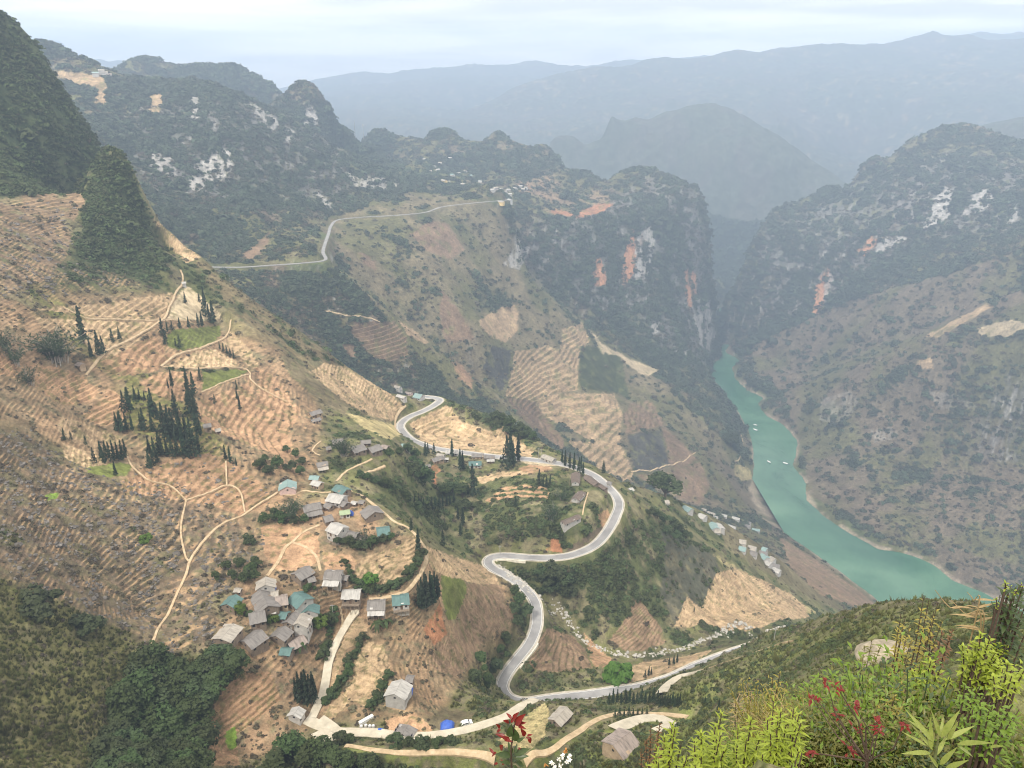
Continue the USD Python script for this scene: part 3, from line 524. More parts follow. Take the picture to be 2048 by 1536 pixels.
# worked fields: every one a piece of the ground of its own
FIELDS = [   # colour, outline, nearest, farthest, terrace step in metres (0 = none), label
    ('soil', [(45, 720), (110, 732), (165, 752), (197, 780), (185, 800), (145, 812), (105, 800), (70, 770)], 250, 600, 1.5, 'orange terraced field curving in the hollow at the left edge'),
    ('soil', [(-60, 700), (0, 703), (40, 715), (50, 762), (0, 748), (-60, 740)], 250, 600, 1.5, 'orange field cut by the left edge of the photo'),
    ('soil', [(160, 830), (200, 800), (215, 775), (245, 790), (258, 815), (240, 845), (205, 850), (180, 838)], 250, 600, 1.5, 'small curved orange terraces below the hollow path'),
    ('tan', [(50, 618), (150, 610), (260, 598), (340, 585), (368, 592), (345, 622), (318, 640), (250, 636), (190, 632), (120, 622)], 300, 700, 2.0, 'long tan terraces under the dark pinnacle'),
    ('tan', [(65, 632), (190, 640), (315, 645), (295, 666), (240, 706), (195, 718), (165, 680), (85, 655)], 300, 700, 1.7, 'tan terraces with a tall dark cypress at their middle'),
    ('pale', [(345, 605), (372, 572), (400, 590), (440, 628), (444, 644), (400, 640), (335, 637)], 400, 720, 0, 'pale bare field at the top of the hill by the upper hut'),
    ('soil', [(200, 722), (260, 692), (302, 668), (330, 690), (330, 705), (358, 708), (310, 742), (240, 750), (208, 738)], 300, 700, 2.0, 'orange field with a dark rock patch beside the diagonal path'),
    ('grass', [(330, 675), (345, 658), (440, 650), (442, 668), (420, 690), (360, 700), (335, 690)], 300, 700, 1.5, 'dark green crop field below the row of conifers'),
    ('tan', [(330, 735), (392, 702), (430, 698), (475, 722), (470, 734), (400, 738)], 300, 700, 1.6, 'tan terraces between two pale paths'),
    ('tan', [(438, 688), (465, 662), (502, 700), (520, 738), (502, 742), (480, 712)], 300, 720, 1.6, 'steep green and tan terraces below the crest path'),
    ('soil', [(280, 762), (318, 744), (402, 740), (405, 764), (372, 800), (345, 802), (290, 778)], 300, 700, 1.6, 'orange slope above the tall conifer stand'),
    ('grass', [(405, 745), (470, 738), (498, 742), (440, 770), (404, 782)], 300, 700, 0, 'green wedge of crop beside the zigzag path'),
    ('soil', [(395, 802), (430, 790), (502, 760), (512, 800), (512, 860), (520, 898), (430, 862), (390, 832)], 300, 700, 1.8, 'brown terraced bowl right of the conifer stand'),
    ('soil', [(512, 732), (540, 745), (565, 770), (582, 800), (602, 815), (595, 835), (575, 870), (595, 905), (575, 915), (522, 898), (513, 860)], 300, 700, 1.8, 'orange terraces falling to the hut on the ridge'),
    ('tan', [(118, 832), (150, 838), (200, 855), (235, 872), (240, 885), (200, 902), (140, 880), (115, 860)], 250, 600, 1.4, 'small tan terraces above the short conifer row'),
    ('tan', [(125, 888), (180, 902), (235, 895), (215, 925), (170, 935), (130, 915)], 250, 600, 1.4, 'tan strip fields below the short conifer row'),
    ('grass', [(170, 935), (235, 925), (262, 930), (255, 950), (220, 955), (175, 945)], 250, 600, 0, 'olive green meadow by the short wooded bank'),
    ('soil', [(240, 962), (290, 935), (330, 920), (410, 905), (450, 915), (530, 970), (545, 1000), (480, 1030), (430, 1012), (370, 1000), (300, 990), (250, 988)], 250, 600, 1.3, 'broad orange bare slope scattered with dark scrub'),
    ('tan', [(620, 742), (650, 725), (690, 733), (740, 762), (785, 788), (806, 812), (790, 842), (740, 832), (690, 802), (650, 772)], 400, 760, 1.9, 'tan terraces on the ridge left of the roadside houses'),
    ('greybrown', [(560, 708), (590, 720), (620, 745), (700, 812), (690, 832), (640, 802), (580, 752)], 400, 760, 0, 'grey brown ploughed strip along the ridge'),
    ('straw', [(690, 825), (740, 838), (790, 850), (800, 870), (780, 880), (730, 858)], 350, 760, 0, 'dry yellow grass slope under the ridge terraces'),
    ('tan', [(818, 845), (860, 826), (892, 810), (905, 815), (922, 842), (985, 862), (1002, 852), (1040, 880), (1075, 902), (1060, 916), (960, 905), (880, 898), (840, 880)], 450, 760, 2.0, 'tan terraces inside the far road bend'),
    ('tan', [(712, 1140), (725, 1115), (790, 1095), (826, 1072), (838, 1092), (828, 1125), (800, 1158), (745, 1180), (715, 1170)], 200, 420, 0.9, 'round tan field with ringed furrows between the two hamlets'),
    ('soil', [(520, 1055), (560, 1045), (600, 1056), (638, 1072), (640, 1120), (600, 1140), (550, 1142), (530, 1110)], 200, 420, 0, 'orange bare ground around the forked footpath'),
    ('soil', [(642, 1102), (700, 1110), (715, 1118), (710, 1140), (652, 1140)], 200, 420, 0, 'orange patch below the two storey house'),
    ('tan', [(690, 1230), (725, 1235), (735, 1262), (722, 1282), (690, 1300), (668, 1372), (648, 1370), (662, 1310), (682, 1262)], 180, 400, 0.8, 'long tan field beside the concrete track'),
    ('tan', [(732, 1278), (765, 1290), (780, 1330), (772, 1350), (750, 1400), (735, 1415), (702, 1400), (662, 1440), (640, 1432), (700, 1370), (712, 1310)], 180, 400, 0.8, 'ploughed tan field left of the white roofed house'),
    ('red', [(845, 1262), (880, 1205), (886, 1240), (896, 1265), (870, 1290)], 200, 420, 0, 'red orange landslip below the green roofed house'),
    ('grass', [(882, 1150), (920, 1140), (935, 1180), (910, 1240), (895, 1240), (885, 1200)], 200, 440, 0, 'green grass wedge on the knoll flank'),
    ('tan', [(850, 1090), (900, 1110), (960, 1128), (990, 1148), (1000, 1168), (950, 1165), (890, 1150), (860, 1130)], 200, 480, 1.4, 'orange tan terraces above the hairpin'),
    ('brown', [(936, 1166), (1000, 1168), (1012, 1200), (1032, 1240), (1012, 1264), (972, 1262), (958, 1297), (920, 1352), (882, 1345), (852, 1322), (880, 1292), (902, 1262), (918, 1240), (937, 1196)], 200, 480, 1.1, 'brown furrowed slope left of the lower road'),
    ('brown', [(1055, 1332), (1075, 1280), (1095, 1255), (1145, 1270), (1172, 1300), (1185, 1335), (1100, 1345)], 220, 480, 1.2, 'brown furrowed wedge right of the lower road'),
    ('soil', [(1167, 1265), (1182, 1280), (1230, 1325), (1212, 1338), (1188, 1332), (1175, 1300)], 220, 480, 0, 'bare orange triangle beside the boulder stream'),
    ('soil', [(420, 1440), (430, 1400), (470, 1350), (540, 1340), (562, 1400), (500, 1450), (470, 1470), (480, 1530), (430, 1530), (415, 1480)], 150, 330, 1.0, 'orange terraces at the edge of the dark wood'),
    ('lime', [(452, 1462), (472, 1452), (474, 1490), (460, 1502), (450, 1480)], 150, 330, 0, 'bright green seedling plot'),
    ('lime', [(90, 990), (118, 984), (112, 996), (95, 1000)], 250, 420, 0, 'tiny bright green plot on the rocky slope'),
    ('straw', [(995, 1482), (1040, 1440), (1088, 1404), (1100, 1420), (1090, 1470), (1060, 1500), (1020, 1502)], 150, 330, 0.7, 'straw coloured field behind the red leaved sprig'),
    ('greybrown', [(855, 1442), (890, 1412), (950, 1427), (930, 1452), (880, 1462)], 150, 330, 0, 'grey brown building yard by the blue tarpaulin'),
    ('soil', [(770, 1440), (830, 1425), (868, 1458), (856, 1468), (780, 1468)], 150, 330, 0, 'orange bare earth behind the sunken grey roof'),
    ('tan', [(1250, 1338), (1290, 1322), (1370, 1312), (1430, 1298), (1380, 1328), (1320, 1352), (1260, 1366)], 250, 480, 0, 'yellow tan field between the stream and the road'),
    ('brown', [(1215, 1282), (1250, 1240), (1272, 1195), (1302, 1225), (1326, 1262), (1330, 1288), (1290, 1300), (1250, 1302)], 250, 520, 1.0, 'brown ribbed field on the opposite spur'),
    ('tan', [(1398, 1222), (1432, 1146), (1470, 1136), (1540, 1166), (1606, 1200), (1618, 1234), (1560, 1240), (1500, 1262), (1440, 1258), (1405, 1246)], 300, 640, 1.8, 'large tan scrubby slope above the end of the road'),
    ('tan', [(1348, 1252), (1374, 1194), (1402, 1216), (1402, 1246), (1375, 1256)], 300, 640, 0.9, 'tan ribbed wedge left of the large tan slope'),
    ('red', [(1094, 1102), (1104, 1074), (1118, 1080), (1126, 1106)], 300, 520, 0, 'red cut bank above the hairpin road'),
    ('mauve', [(1128, 1104), (1160, 1078), (1195, 1058), (1212, 1048), (1222, 1052), (1192, 1084), (1155, 1102)], 300, 520, 0, 'grey rock cut beside the hairpin road'),
    ('soil', [(1194, 1030), (1214, 1018), (1224, 1036), (1210, 1062), (1202, 1050)], 300, 520, 0, 'orange landslip below the brown cabins'),
    ('soil', [(1000, 976), (1050, 970), (1100, 976), (1102, 980), (1050, 975), (1002, 981)], 330, 620, 0, 'uppermost of the orange terrace stripes'),
    ('soil', [(985, 986), (1040, 980), (1100, 983), (1100, 988), (1042, 985), (988, 991)], 330, 620, 0, 'second of the orange terrace stripes'),
    ('soil', [(970, 997), (1030, 989), (1098, 992), (1098, 997), (1035, 994), (974, 1002)], 330, 620, 0, 'lowest of the orange terrace stripes'),
    ('tan', [(955, 955), (1000, 945), (1060, 940), (1062, 948), (1005, 955), (960, 968)], 330, 620, 0, 'tan terrace below the roadside hamlet'),
    ('soil', [(1035, 938), (1060, 928), (1100, 930), (1105, 940), (1060, 948)], 330, 620, 0, 'orange ground below the concrete yard'),
    ('pale', [(1042, 924), (1050, 916), (1090, 916), (1115, 928), (1108, 934), (1070, 930)], 330, 620, 0, 'pale concrete yard beside the mansard house'),
    ('red', [(862, 932), (872, 930), (882, 938), (872, 950), (874, 968), (868, 972), (862, 955)], 330, 620, 0, 'red earth slip under the grey roadside house'),
    ('tan', [(1030, 702), (1095, 690), (1120, 700), (1125, 655), (1165, 645), (1180, 680), (1158, 705), (1155, 780), (1105, 785), (1070, 800), (1010, 790), (1020, 760)], 900, 1900, 6.0, 'tan patchwork field high on the far slope'),
    ('tan', [(1072, 800), (1105, 786), (1228, 786), (1245, 830), (1240, 885), (1185, 882), (1090, 832)], 900, 1900, 6.0, 'wide tan field in the middle of the far slope'),
    ('brown', [(1012, 792), (1070, 802), (1090, 834), (1130, 880), (1125, 905), (1080, 868), (1030, 820)], 800, 1900, 6.0, 'brown field left of the wide tan field'),
    ('dark', [(985, 690), (1022, 700), (1016, 760), (1000, 785), (965, 735)], 900, 1900, 0, 'dark fallow field left of the tan patchwork'),
    ('brown', [(1262, 805), (1300, 800), (1330, 848), (1252, 868), (1246, 832)], 900, 1900, 6.0, 'brown stubble block above the burnt field'),
    ('tan', [(1135, 880), (1240, 886), (1265, 940), (1270, 972), (1190, 932)], 800, 1900, 6.0, 'grey brown field at the foot of the far slope'),
    ('scrub', [(1160, 690), (1240, 700), (1260, 800), (1230, 785), (1160, 775)], 900, 1900, 0, 'dark fallow block beside the tan patchwork'),
    ('dark', [(1255, 870), (1320, 860), (1340, 935), (1270, 945)], 900, 1900, 0, 'dark burnt field on the far slope'),
    ('brown', [(1325, 855), (1360, 880), (1395, 920), (1350, 945), (1338, 930)], 900, 1900, 0, 'reddish brown field right of the burnt field'),
    ('brown', [(1270, 950), (1340, 945), (1400, 925), (1420, 970), (1400, 1010), (1330, 985)], 800, 1900, 0, 'brown stubble below the burnt field'),
    ('brown', [(820, 470), (862, 440), (900, 450), (930, 500), (900, 520), (850, 500)], 900, 1900, 0, 'faint brown plot below the upper road'),
    ('brown', [(700, 642), (790, 642), (812, 670), (816, 710), (772, 725), (742, 712), (702, 662)], 900, 1500, 5.0, 'pinkish brown field on the side of the spur'),
    ('brown', [(668, 685), (708, 688), (718, 728)], 900, 1500, 0, 'small pinkish field left of the spur'),
    ('brown', [(880, 580), (905, 600), (930, 640), (950, 680), (890, 686), (880, 630)], 900, 1700, 0, 'narrow tan field pointing up the far slope'),
    ('tan', [(957, 642), (1000, 612), (1035, 610), (1036, 660), (1010, 686), (970, 665)], 900, 1700, 0, 'tan notched field beside the upper spur'),
    ('tan', [(795, 640), (815, 650), (858, 684), (850, 690), (815, 668)], 900, 1400, 0, 'bare tan strip along the spur crest'),
    ('soil', [(900, 716), (922, 728), (944, 755), (945, 778), (915, 757)], 900, 1400, 0, 'orange bare strip low on the spur crest'),
    ('pale', [(1170, 648), (1205, 688), (1250, 712), (1320, 742), (1295, 752), (1258, 735), (1240, 712), (1202, 705)], 1200, 1900, 0, 'pale bare strip along the second spur'),
    ('brown', [(485, 515), (492, 500), (540, 463), (535, 492), (510, 517)], 900, 1500, 0, 'pinkish plot above the upper road'),
    ('brown', [(714, 505), (728, 506), (750, 522), (752, 540), (730, 532)], 900, 1500, 0, 'small brown plot below the upper road'),
    ('orange', [(1100, 415), (1150, 428), (1195, 408), (1228, 408), (1205, 425), (1160, 436), (1105, 428)], 1600, 2300, 0, 'orange earth scar on the plateau'),
    ('tan', [(292, 190), (328, 184), (318, 230), (300, 232)], 1300, 1900, 0, 'pale pink field high under the ridge'),
    ('tan', [(110, 142), (205, 150), (218, 180), (210, 210), (190, 208), (188, 175), (130, 165)], 1300, 2300, 0, 'pale terraced clearing under the ridge houses'),
    ('tan', [(1850, 672), (1980, 604), (1992, 612), (1920, 650), (1872, 676)], 1500, 2100, 0, 'tan strip along the right mountain shoulder'),
    ('pale', [(1955, 657), (2022, 638), (2060, 652), (2012, 674), (1962, 672)], 1400, 2100, 0, 'bright tan clearing on the right mountain shoulder'),
    ('tan', [(1830, 722), (1862, 715), (1868, 738), (1840, 736)], 1400, 2100, 0, 'small tan clearing on the right mountain'),
    ('tan', [(308, 436), (330, 455), (402, 514), (372, 526), (332, 482)], 500, 720, 1.5, 'tan slope right of the dark pinnacle'),
    ('straw', [(1462, 926), (1500, 936), (1503, 960), (1478, 962)], 900, 1700, 0, 'sandy landing place at the river bank'),
    ('brown', [(1560, 1075), (1640, 1125), (1762, 1215), (1735, 1222), (1640, 1190), (1575, 1130)], 500, 1400, 0, 'mauve brown slope falling to the river'),
]
HEDGES = [[(690, 1126), (712, 1170), (745, 1184), (780, 1176), (806, 1160), (828, 1134), (842, 1106)], [(724, 1284), (708, 1306), (697, 1332), (684, 1366), (668, 1388), (650, 1404)], [(668, 1226), (664, 1252), (654, 1290), (646, 1322)], [(775, 1352), (756, 1398), (738, 1420)],
          [(730, 1000), (765, 1030), (800, 1055)], [(1082, 1395), (1110, 1400), (1130, 1395)], [(1040, 1156), (1052, 1180)], [(330, 735), (400, 742), (478, 740)], [(120, 655), (200, 668), (290, 672)], [(175, 735), (205, 770), (250, 795)], [(640, 838), (660, 870), (700, 872), (740, 876)]]
for h_ in HEDGES:
    paint('scrub', [(x - 5, y - 4) for x, y in h_] + [(x + 5, y + 5) for x, y in h_[::-1]], 0.9, 120, 640, 1.6, None, 1)
# worn terrace lines along the contours of the rocky left hillside
rocky_ = np.clip(gaussian_filter(inside([(-400, 860), (60, 870), (130, 930), (250, 970), (370, 1010), (480, 1050), (520, 1060), (510, 1130), (420, 1200), (430, 1290), (300, 1310), (280, 1270), (120, 1200), (0, 1150), (-400, 1100)], 150, 420).reshape(GZ.shape).astype(float)
                         + 0.8 * inside([(-400, 600), (330, 590), (450, 660), (560, 705), (640, 800), (640, 940), (560, 1050), (420, 1050), (250, 960), (60, 860), (-400, 800)], 200, 640).reshape(GZ.shape)
                         + 0.7 * inside([(440, 1240), (560, 1100), (860, 1100), (1015, 1165), (1030, 1250), (930, 1350), (870, 1430), (640, 1440), (480, 1350)], 200, 480).reshape(GZ.shape)
                         + inside([(-400, 420), (160, 395), (130, 520), (300, 565), (60, 605), (-400, 620)], 300, 700).reshape(GZ.shape), 3), 0, 1)
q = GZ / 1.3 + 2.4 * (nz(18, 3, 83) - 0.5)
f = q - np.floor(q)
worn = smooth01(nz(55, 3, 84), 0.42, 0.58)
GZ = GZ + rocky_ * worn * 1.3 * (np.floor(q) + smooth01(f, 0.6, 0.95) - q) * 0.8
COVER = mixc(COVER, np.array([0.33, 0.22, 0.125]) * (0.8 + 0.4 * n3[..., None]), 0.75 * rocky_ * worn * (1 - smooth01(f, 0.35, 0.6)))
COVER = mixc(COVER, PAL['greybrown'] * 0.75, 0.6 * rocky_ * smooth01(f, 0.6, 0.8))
stony = gaussian_filter(inside([(-400, 860), (60, 870), (130, 930), (250, 970), (370, 1010), (480, 1050), (510, 1130), (430, 1290), (300, 1310), (120, 1200), (0, 1150), (-400, 1100)], 150, 420).reshape(GZ.shape) + 0.7 * inside([(-400, 420), (160, 395), (130, 520), (60, 605), (-400, 620)], 300, 700).reshape(GZ.shape), 3)
COVER = mixc(COVER, np.array([0.120, 0.092, 0.068]), 0.6 * stony * smooth01(n2 * 0.6 + n3 * 0.4 + 0.06 * (f > 0.55), 0.49, 0.57))
FIELD_ID = np.full(GZ.shape, -1)
MAPN = {}
def nf(k, octaves, seed):
    if (k, seed) not in MAPN:
        MAPN[(k, seed)] = nz(k, octaves, seed)
    return MAPN[(k, seed)]
for k_, (kind, poly, r0, r1, step_, label) in enumerate(FIELDS):
    m = inside(poly, r0, r1).reshape(GZ.shape)
    if not m.any():
        continue
    FIELD_ID[m] = k_
    j0, j1 = np.nonzero(m.any(0))[0][[0, -1]]
    i0, i1 = np.nonzero(m.any(1))[0][[0, -1]]
    W = np.s_[max(0, i0 - 6):i1 + 7, max(0, j0 - 6):j1 + 7]
    mw = m[W]
    cov = PAL[kind] * (0.78 + 0.44 * n3[W][..., None]) * (0.92 + 0.16 * ((k_ * 37) % 11) / 10) * (0.72 if r0 >= 800 else 0.95)
    cov = mixc(cov, PAL['olive'], 0.6 * smooth01(nf(140, 3, 60 + k_ % 2)[W], 0.56, 0.66))
    DENS[m] = 0.04 if kind not in ('scrub', 'dark') else 0.35
    if step_:
        q = GZ[W] / step_ + 1.3 * (nf(16, 3, 80)[W] - 0.5)
        f = q - np.floor(q)
        riser = smooth01(f, 0.84, 0.98)
        soft_m = gaussian_filter(mw.astype(float), 1.5)
        GZ[W] += soft_m * step_ * ((np.floor(q) + riser) - q) * 0.9
        bank = smooth01(f, 0.80, 0.88) * (1 - smooth01(f, 0.985, 1.0)) * smooth01(nf(60, 2, 90)[W], 0.36, 0.56)
        cov = mixc(cov, PAL['olive'] * 0.8, 0.65 * bank)
    COVER[W][mw] = cov[mw]
GE = GZ / GR
GPX, GPY = project(GX, GY, GZ)
# ------------------------------------------------------------------ materials
LOOK = '/World/Looks/'
def noisy(name, color, var=0.25, scale=1.0, rough=0.85, spec=0.3, bump=0.0, second=None, detail=4.0, coord='object', stretch=(1, 1, 1), random=0.0):
    """a plain material with colour variation"""
    c = np.array(color, float)
    d = np.array(second, float) if second is not None else c * (1 + var)
    nodes = {'tc': ('texture_coordinate', {}), 'mp': ('mapping', {'scale': stretch}), 'n': ('noise_texture', {'scale': scale, 'detail': detail, 'roughness': 0.6}),
             'r': ('rgb_ramp', {'ramp': [(0.30, tuple(np.clip(c * (1 - var), 0, 1))), (0.5, tuple(c)), (0.70, tuple(np.clip(d, 0, 1)))]}),
             'p': ('principled_bsdf', {'roughness': rough, 'specular_ior_level': spec})}
    links = [('tc.' + coord, 'mp.vector'), ('mp.vector', 'n.vector'), ('n.fac', 'r.fac')]
    if random:
        nodes['oi'] = ('object_info', {})
        nodes['mr'] = ('map_range', {'from_min': 0.0, 'from_max': 1.0, 'to_min': 1 - random, 'to_max': 1 + random})
        nodes['h'] = ('hsv', {})
        links += [('oi.random', 'mr.value'), ('mr.result', 'h.value'), ('r.color', 'h.color'), ('h.color', 'p.base_color')]
    else:
        links += [('r.color', 'p.base_color')]
    if bump:
        nodes['b'] = ('bump', {'strength': 0.8, 'distance': bump})
        links += [('n.fac', 'b.height'), ('b.normal', 'p.normal')]
    return usdkit.material(stage, LOOK + name, nodes, links, surface='p.BSDF')
# the ground: its cover colour, broken up by grain of two sizes
usdkit.material(stage, LOOK + 'ground_look', {
    'a': ('attribute', {'attribute': 'cover'}), 'g': ('geometry', {}),
    'n1': ('noise_texture', {'scale': 0.22, 'detail': 7.0, 'roughness': 0.68}),
    'n2': ('noise_texture', {'scale': 1.7, 'detail': 3.0, 'roughness': 0.6}),
    'n3': ('noise_texture', {'scale': 0.035, 'detail': 4.0, 'roughness': 0.65}),
    'm1': ('map_range', {'from_min': 0.34, 'from_max': 0.66, 'to_min': 0.62, 'to_max': 1.36}),
    'm2': ('map_range', {'from_min': 0.3, 'from_max': 0.7, 'to_min': 0.80, 'to_max': 1.2}),
    'm3': ('map_range', {'from_min': 0.32, 'from_max': 0.68, 'to_min': 0.72, 'to_max': 1.28}),
    'x1': ('math', {'math_type': 'multiply'}), 'x2': ('math', {'math_type': 'multiply'}),
    'v': ('hsv', {}), 'b': ('bump', {'strength': 0.9, 'distance': 1.1}), 'p': ('principled_bsdf', {'roughness': 0.95, 'specular_ior_level': 0.1})},
    [('g.position', 'n1.vector'), ('g.position', 'n2.vector'), ('g.position', 'n3.vector'), ('n1.fac', 'm1.value'), ('n2.fac', 'm2.value'), ('n3.fac', 'm3.value'), ('m1.result', 'x1.value1'), ('m2.result', 'x1.value2'),
     ('x1.value', 'x2.value1'), ('m3.result', 'x2.value2'), ('x2.value', 'v.value'), ('a.color', 'v.color'), ('v.color', 'p.base_color'), ('n1.fac', 'b.height'), ('b.normal', 'p.normal')], surface='p.BSDF')

# ------------------------------------------------------------------ prims
USED = {}
def fresh(parent, name):
    k = (parent, name)
    n = USED.get(k, -1) + 1
    USED[k] = n
    return f'{parent}/{name}' + (f'_{n:03d}' if n else '')
def tag(prim, label=None, cat=None, group=None, kind=None):
    for k, v in (('label', label), ('category', cat), ('group', group), ('kind', kind)):
        if v:
            prim.SetCustomDataByKey(k, v)
    return prim
def mesh(name, m, mat, parent='/World', smooth=False, label=None, cat=None, group=None, kind=None):
    path = fresh(str(parent), name)
    g = usdkit.mesh(stage, path, m, LOOK + mat, smooth=smooth)
    tag(g.GetPrim(), label, cat, group, kind)
    return g.GetPrim()
def thing(name, label, cat, loc=(0, 0, 0), rz=0.0, group=None, scale=None, kind=None):
    path = fresh('/World', name)
    x = UsdGeom.Xform.Define(stage, path)
    x.AddTranslateOp().Set(Gf.Vec3d(*map(float, loc)))
    if rz:
        x.AddRotateZOp().Set(math.degrees(rz))
    if scale is not None:
        s = (scale,) * 3 if np.ndim(scale) == 0 else scale
        x.AddScaleOp().Set(Gf.Vec3f(*map(float, s)))
    tag(x.GetPrim(), label, cat, group, kind)
    return path
# ---- terrain pieces
NTOT = GZ.shape[1]
VV_ = np.stack([GX, GY, GZ], -1).reshape(-1, 3)
ex = np.stack([np.gradient(a, axis=1) for a in (GX, GY, GZ)], -1)
ev = np.stack([np.gradient(a, axis=0) for a in (GX, GY, GZ)], -1)
NN = np.cross(ex, ev)
NN /= np.linalg.norm(NN, axis=-1, keepdims=True) + 1e-12
NN *= np.where(NN[..., 2:] < 0, -1, 1)
NNF = NN.reshape(-1, 3)
CC = np.clip(COVER, 0.005, 0.9).reshape(-1, 3)
ii, jj = np.meshgrid(np.arange(NR - 1), np.arange(NTOT - 1), indexing='ij')
qa, qb, qc, qd = ii * NTOT + jj, ii * NTOT + jj + 1, (ii + 1) * NTOT + jj + 1, (ii + 1) * NTOT + jj
r_ = GR[:-1, :-1]
x_ = GPX[:-1, :-1]
y_ = GPY[:-1, :-1]
u_ = GU[:-1, :-1]
bank_u = np.interp(GV[:-1, :-1].ravel(), np.log([1150, 1300, 1420, 1480, 1600, 1800, 1980, 2060, 2160, 2300, 2700, 2900]), [0.52, 0.455, 0.40, 0.375, 0.355, 0.315, 0.295, 0.29, 0.285, 0.275, 0.267, 0.26]).reshape(r_.shape)
part = np.where(r_ > 4250, 4, np.where(r_ > 2920, 3, np.where((r_ > 980) & (u_ > bank_u), 2, np.where(r_ > 800, 1, 0))))
left_m = inside([(-900, -600), (0, -300), (300, 430), (330, 520), (300, 560), (60, 590), (60, 400), (-900, 420)], 480, 900, np.stack([x_.ravel(), y_.ravel()], 1), r_.ravel()).reshape(r_.shape)
part[left_m & (part <= 1)] = 5
fid = FIELD_ID[:-1, :-1]
part = np.where(fid >= 0, 100 + fid, part)
SET = {0: ('hillside', 'near valley side with terraces, scrub and paths below the viewpoint'), 1: ('mountain_ridge', 'long karst ridge and slope across the side valley, left of the river'),
       2: ('riverside_mountain', 'grey green mountain rising from the right bank of the river'), 3: ('distant_hill', 'hazy blue conical hill beyond the gorge'),
       4: ('mountain_range', 'pale blue mountain ranges along the horizon'), 5: ('forested_mountain', 'steep dark forested mountain with a pinnacle at the left edge')}
def terrain_piece(name, mask, label):
    q = np.stack([qa[mask], qb[mask], qc[mask], qd[mask]], 1)
    f = np.vstack([q[:, [0, 1, 2]], q[:, [0, 2, 3]]])
    idx, inv = np.unique(f, return_inverse=True)
    path = fresh('/World', name)
    m = UsdGeom.Mesh.Define(stage, path)
    m.CreatePointsAttr(Vt.Vec3fArray.FromNumpy(VV_[idx].astype(np.float32)))
    m.CreateFaceVertexCountsAttr(Vt.IntArray.FromNumpy(np.full(len(f), 3, np.int32)))
    m.CreateFaceVertexIndicesAttr(Vt.IntArray.FromNumpy(inv.astype(np.int32).ravel()))
    m.CreateSubdivisionSchemeAttr('none')
    m.CreateNormalsAttr(Vt.Vec3fArray.FromNumpy(NNF[idx].astype(np.float32)))
    m.SetNormalsInterpolation('vertex')
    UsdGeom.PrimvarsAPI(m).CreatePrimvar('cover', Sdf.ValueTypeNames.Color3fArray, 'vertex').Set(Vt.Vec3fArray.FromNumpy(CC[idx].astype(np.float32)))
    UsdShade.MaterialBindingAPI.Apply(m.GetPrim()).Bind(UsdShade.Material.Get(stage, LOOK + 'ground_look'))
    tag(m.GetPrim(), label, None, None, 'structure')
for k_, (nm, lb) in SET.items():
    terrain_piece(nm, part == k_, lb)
for k_, fdef in enumerate(FIELDS):
    if (part == 100 + k_).sum() > 3:
        terrain_piece('field', part == 100 + k_, fdef[5])
# ---- river
usdkit.material(stage, LOOK + 'river_water', {
    'g': ('geometry', {}), 'n': ('noise_texture', {'scale': 0.006, 'detail': 5.0, 'roughness': 0.6, 'distortion': 0.8}), 'r': ('rgb_ramp', {'ramp': [(0.34, (0.030, 0.105, 0.060)), (0.5, (0.056, 0.148, 0.086)), (0.66, (0.092, 0.195, 0.118))]}),
    'w': ('noise_texture', {'scale': 0.12, 'detail': 3.0, 'roughness': 0.6}), 'mp': ('mapping', {'scale': (1, 0.45, 1), 'rotation': (0, 0, 0.6)}), 'b': ('bump', {'strength': 0.5, 'distance': 0.8}),
    'p': ('principled_bsdf', {'roughness': 0.12, 'specular_ior_level': 0.5, 'ior': 1.33})},
    [('g.position', 'n.vector'), ('n.fac', 'r.fac'), ('r.color', 'p.base_color'), ('g.position', 'mp.vector'), ('mp.vector', 'w.vector'), ('w.fac', 'b.height'), ('b.normal', 'p.normal')], surface='p.BSDF')
rv = np.array([(480, 700, RIVER_Z), (1900, 700, RIVER_Z), (1900, 2900, RIVER_Z), (480, 2900, RIVER_Z)], float)
mesh('river', (rv, np.array([[0, 1, 2], [0, 2, 3]])), 'river_water', label='jade green river winding through the gorge', kind='structure')
# ---- haze
HAZE_D, HAZE_C = 0.00022, (0.55, 0.725, 0.98)
usdkit.material(stage, LOOK + 'haze_air', {'v': ('principled_volume', {'color': HAZE_C, 'density': HAZE_D, 'anisotropy': 0.3})}, [], volume='v.volume')
hz = trimesh.creation.box(bounds=[(-9200, -9200, -800), (9200, 9200, float(GZ.max()) + 60)])
mesh('haze', hz, 'haze_air', label='thin bluish haze filling the valley air', kind='stuff')
# ------------------------------------------------------------------ plants: leaf clumps, crowns, trunks
def leafy(name, dark, light, trans=0.35, random=0.25, rough=0.6):
    """foliage: each clump its own tone, each plant its own shift, light through the leaf"""
    usdkit.material(stage, LOOK + name, {
        'g': ('geometry', {}), 'oi': ('object_info', {}), 'r': ('rgb_ramp', {'ramp': [(0.0, dark), (0.7, light), (1.0, tuple(min(1, x * 1.35) for x in light))]}),
        'mr': ('map_range', {'to_min': 1 - random, 'to_max': 1 + random}), 'mh': ('map_range', {'to_min': 0.475, 'to_max': 0.525}), 'h': ('hsv', {}),
        'p': ('principled_bsdf', {'roughness': rough, 'specular_ior_level': 0.25}), 't': ('translucent_bsdf', {}), 'm': ('mix_closure', {'fac': trans})},
        [('g.random_per_island', 'r.fac'), ('oi.random', 'mr.value'), ('oi.random', 'mh.value'), ('mr.result', 'h.value'), ('mh.result', 'h.hue'), ('r.color', 'h.color'), ('h.color', 'p.base_color'), ('h.color', 't.color'),
         ('p.BSDF', 'm.closure1'), ('t.BSDF', 'm.closure2')], surface='m.closure')
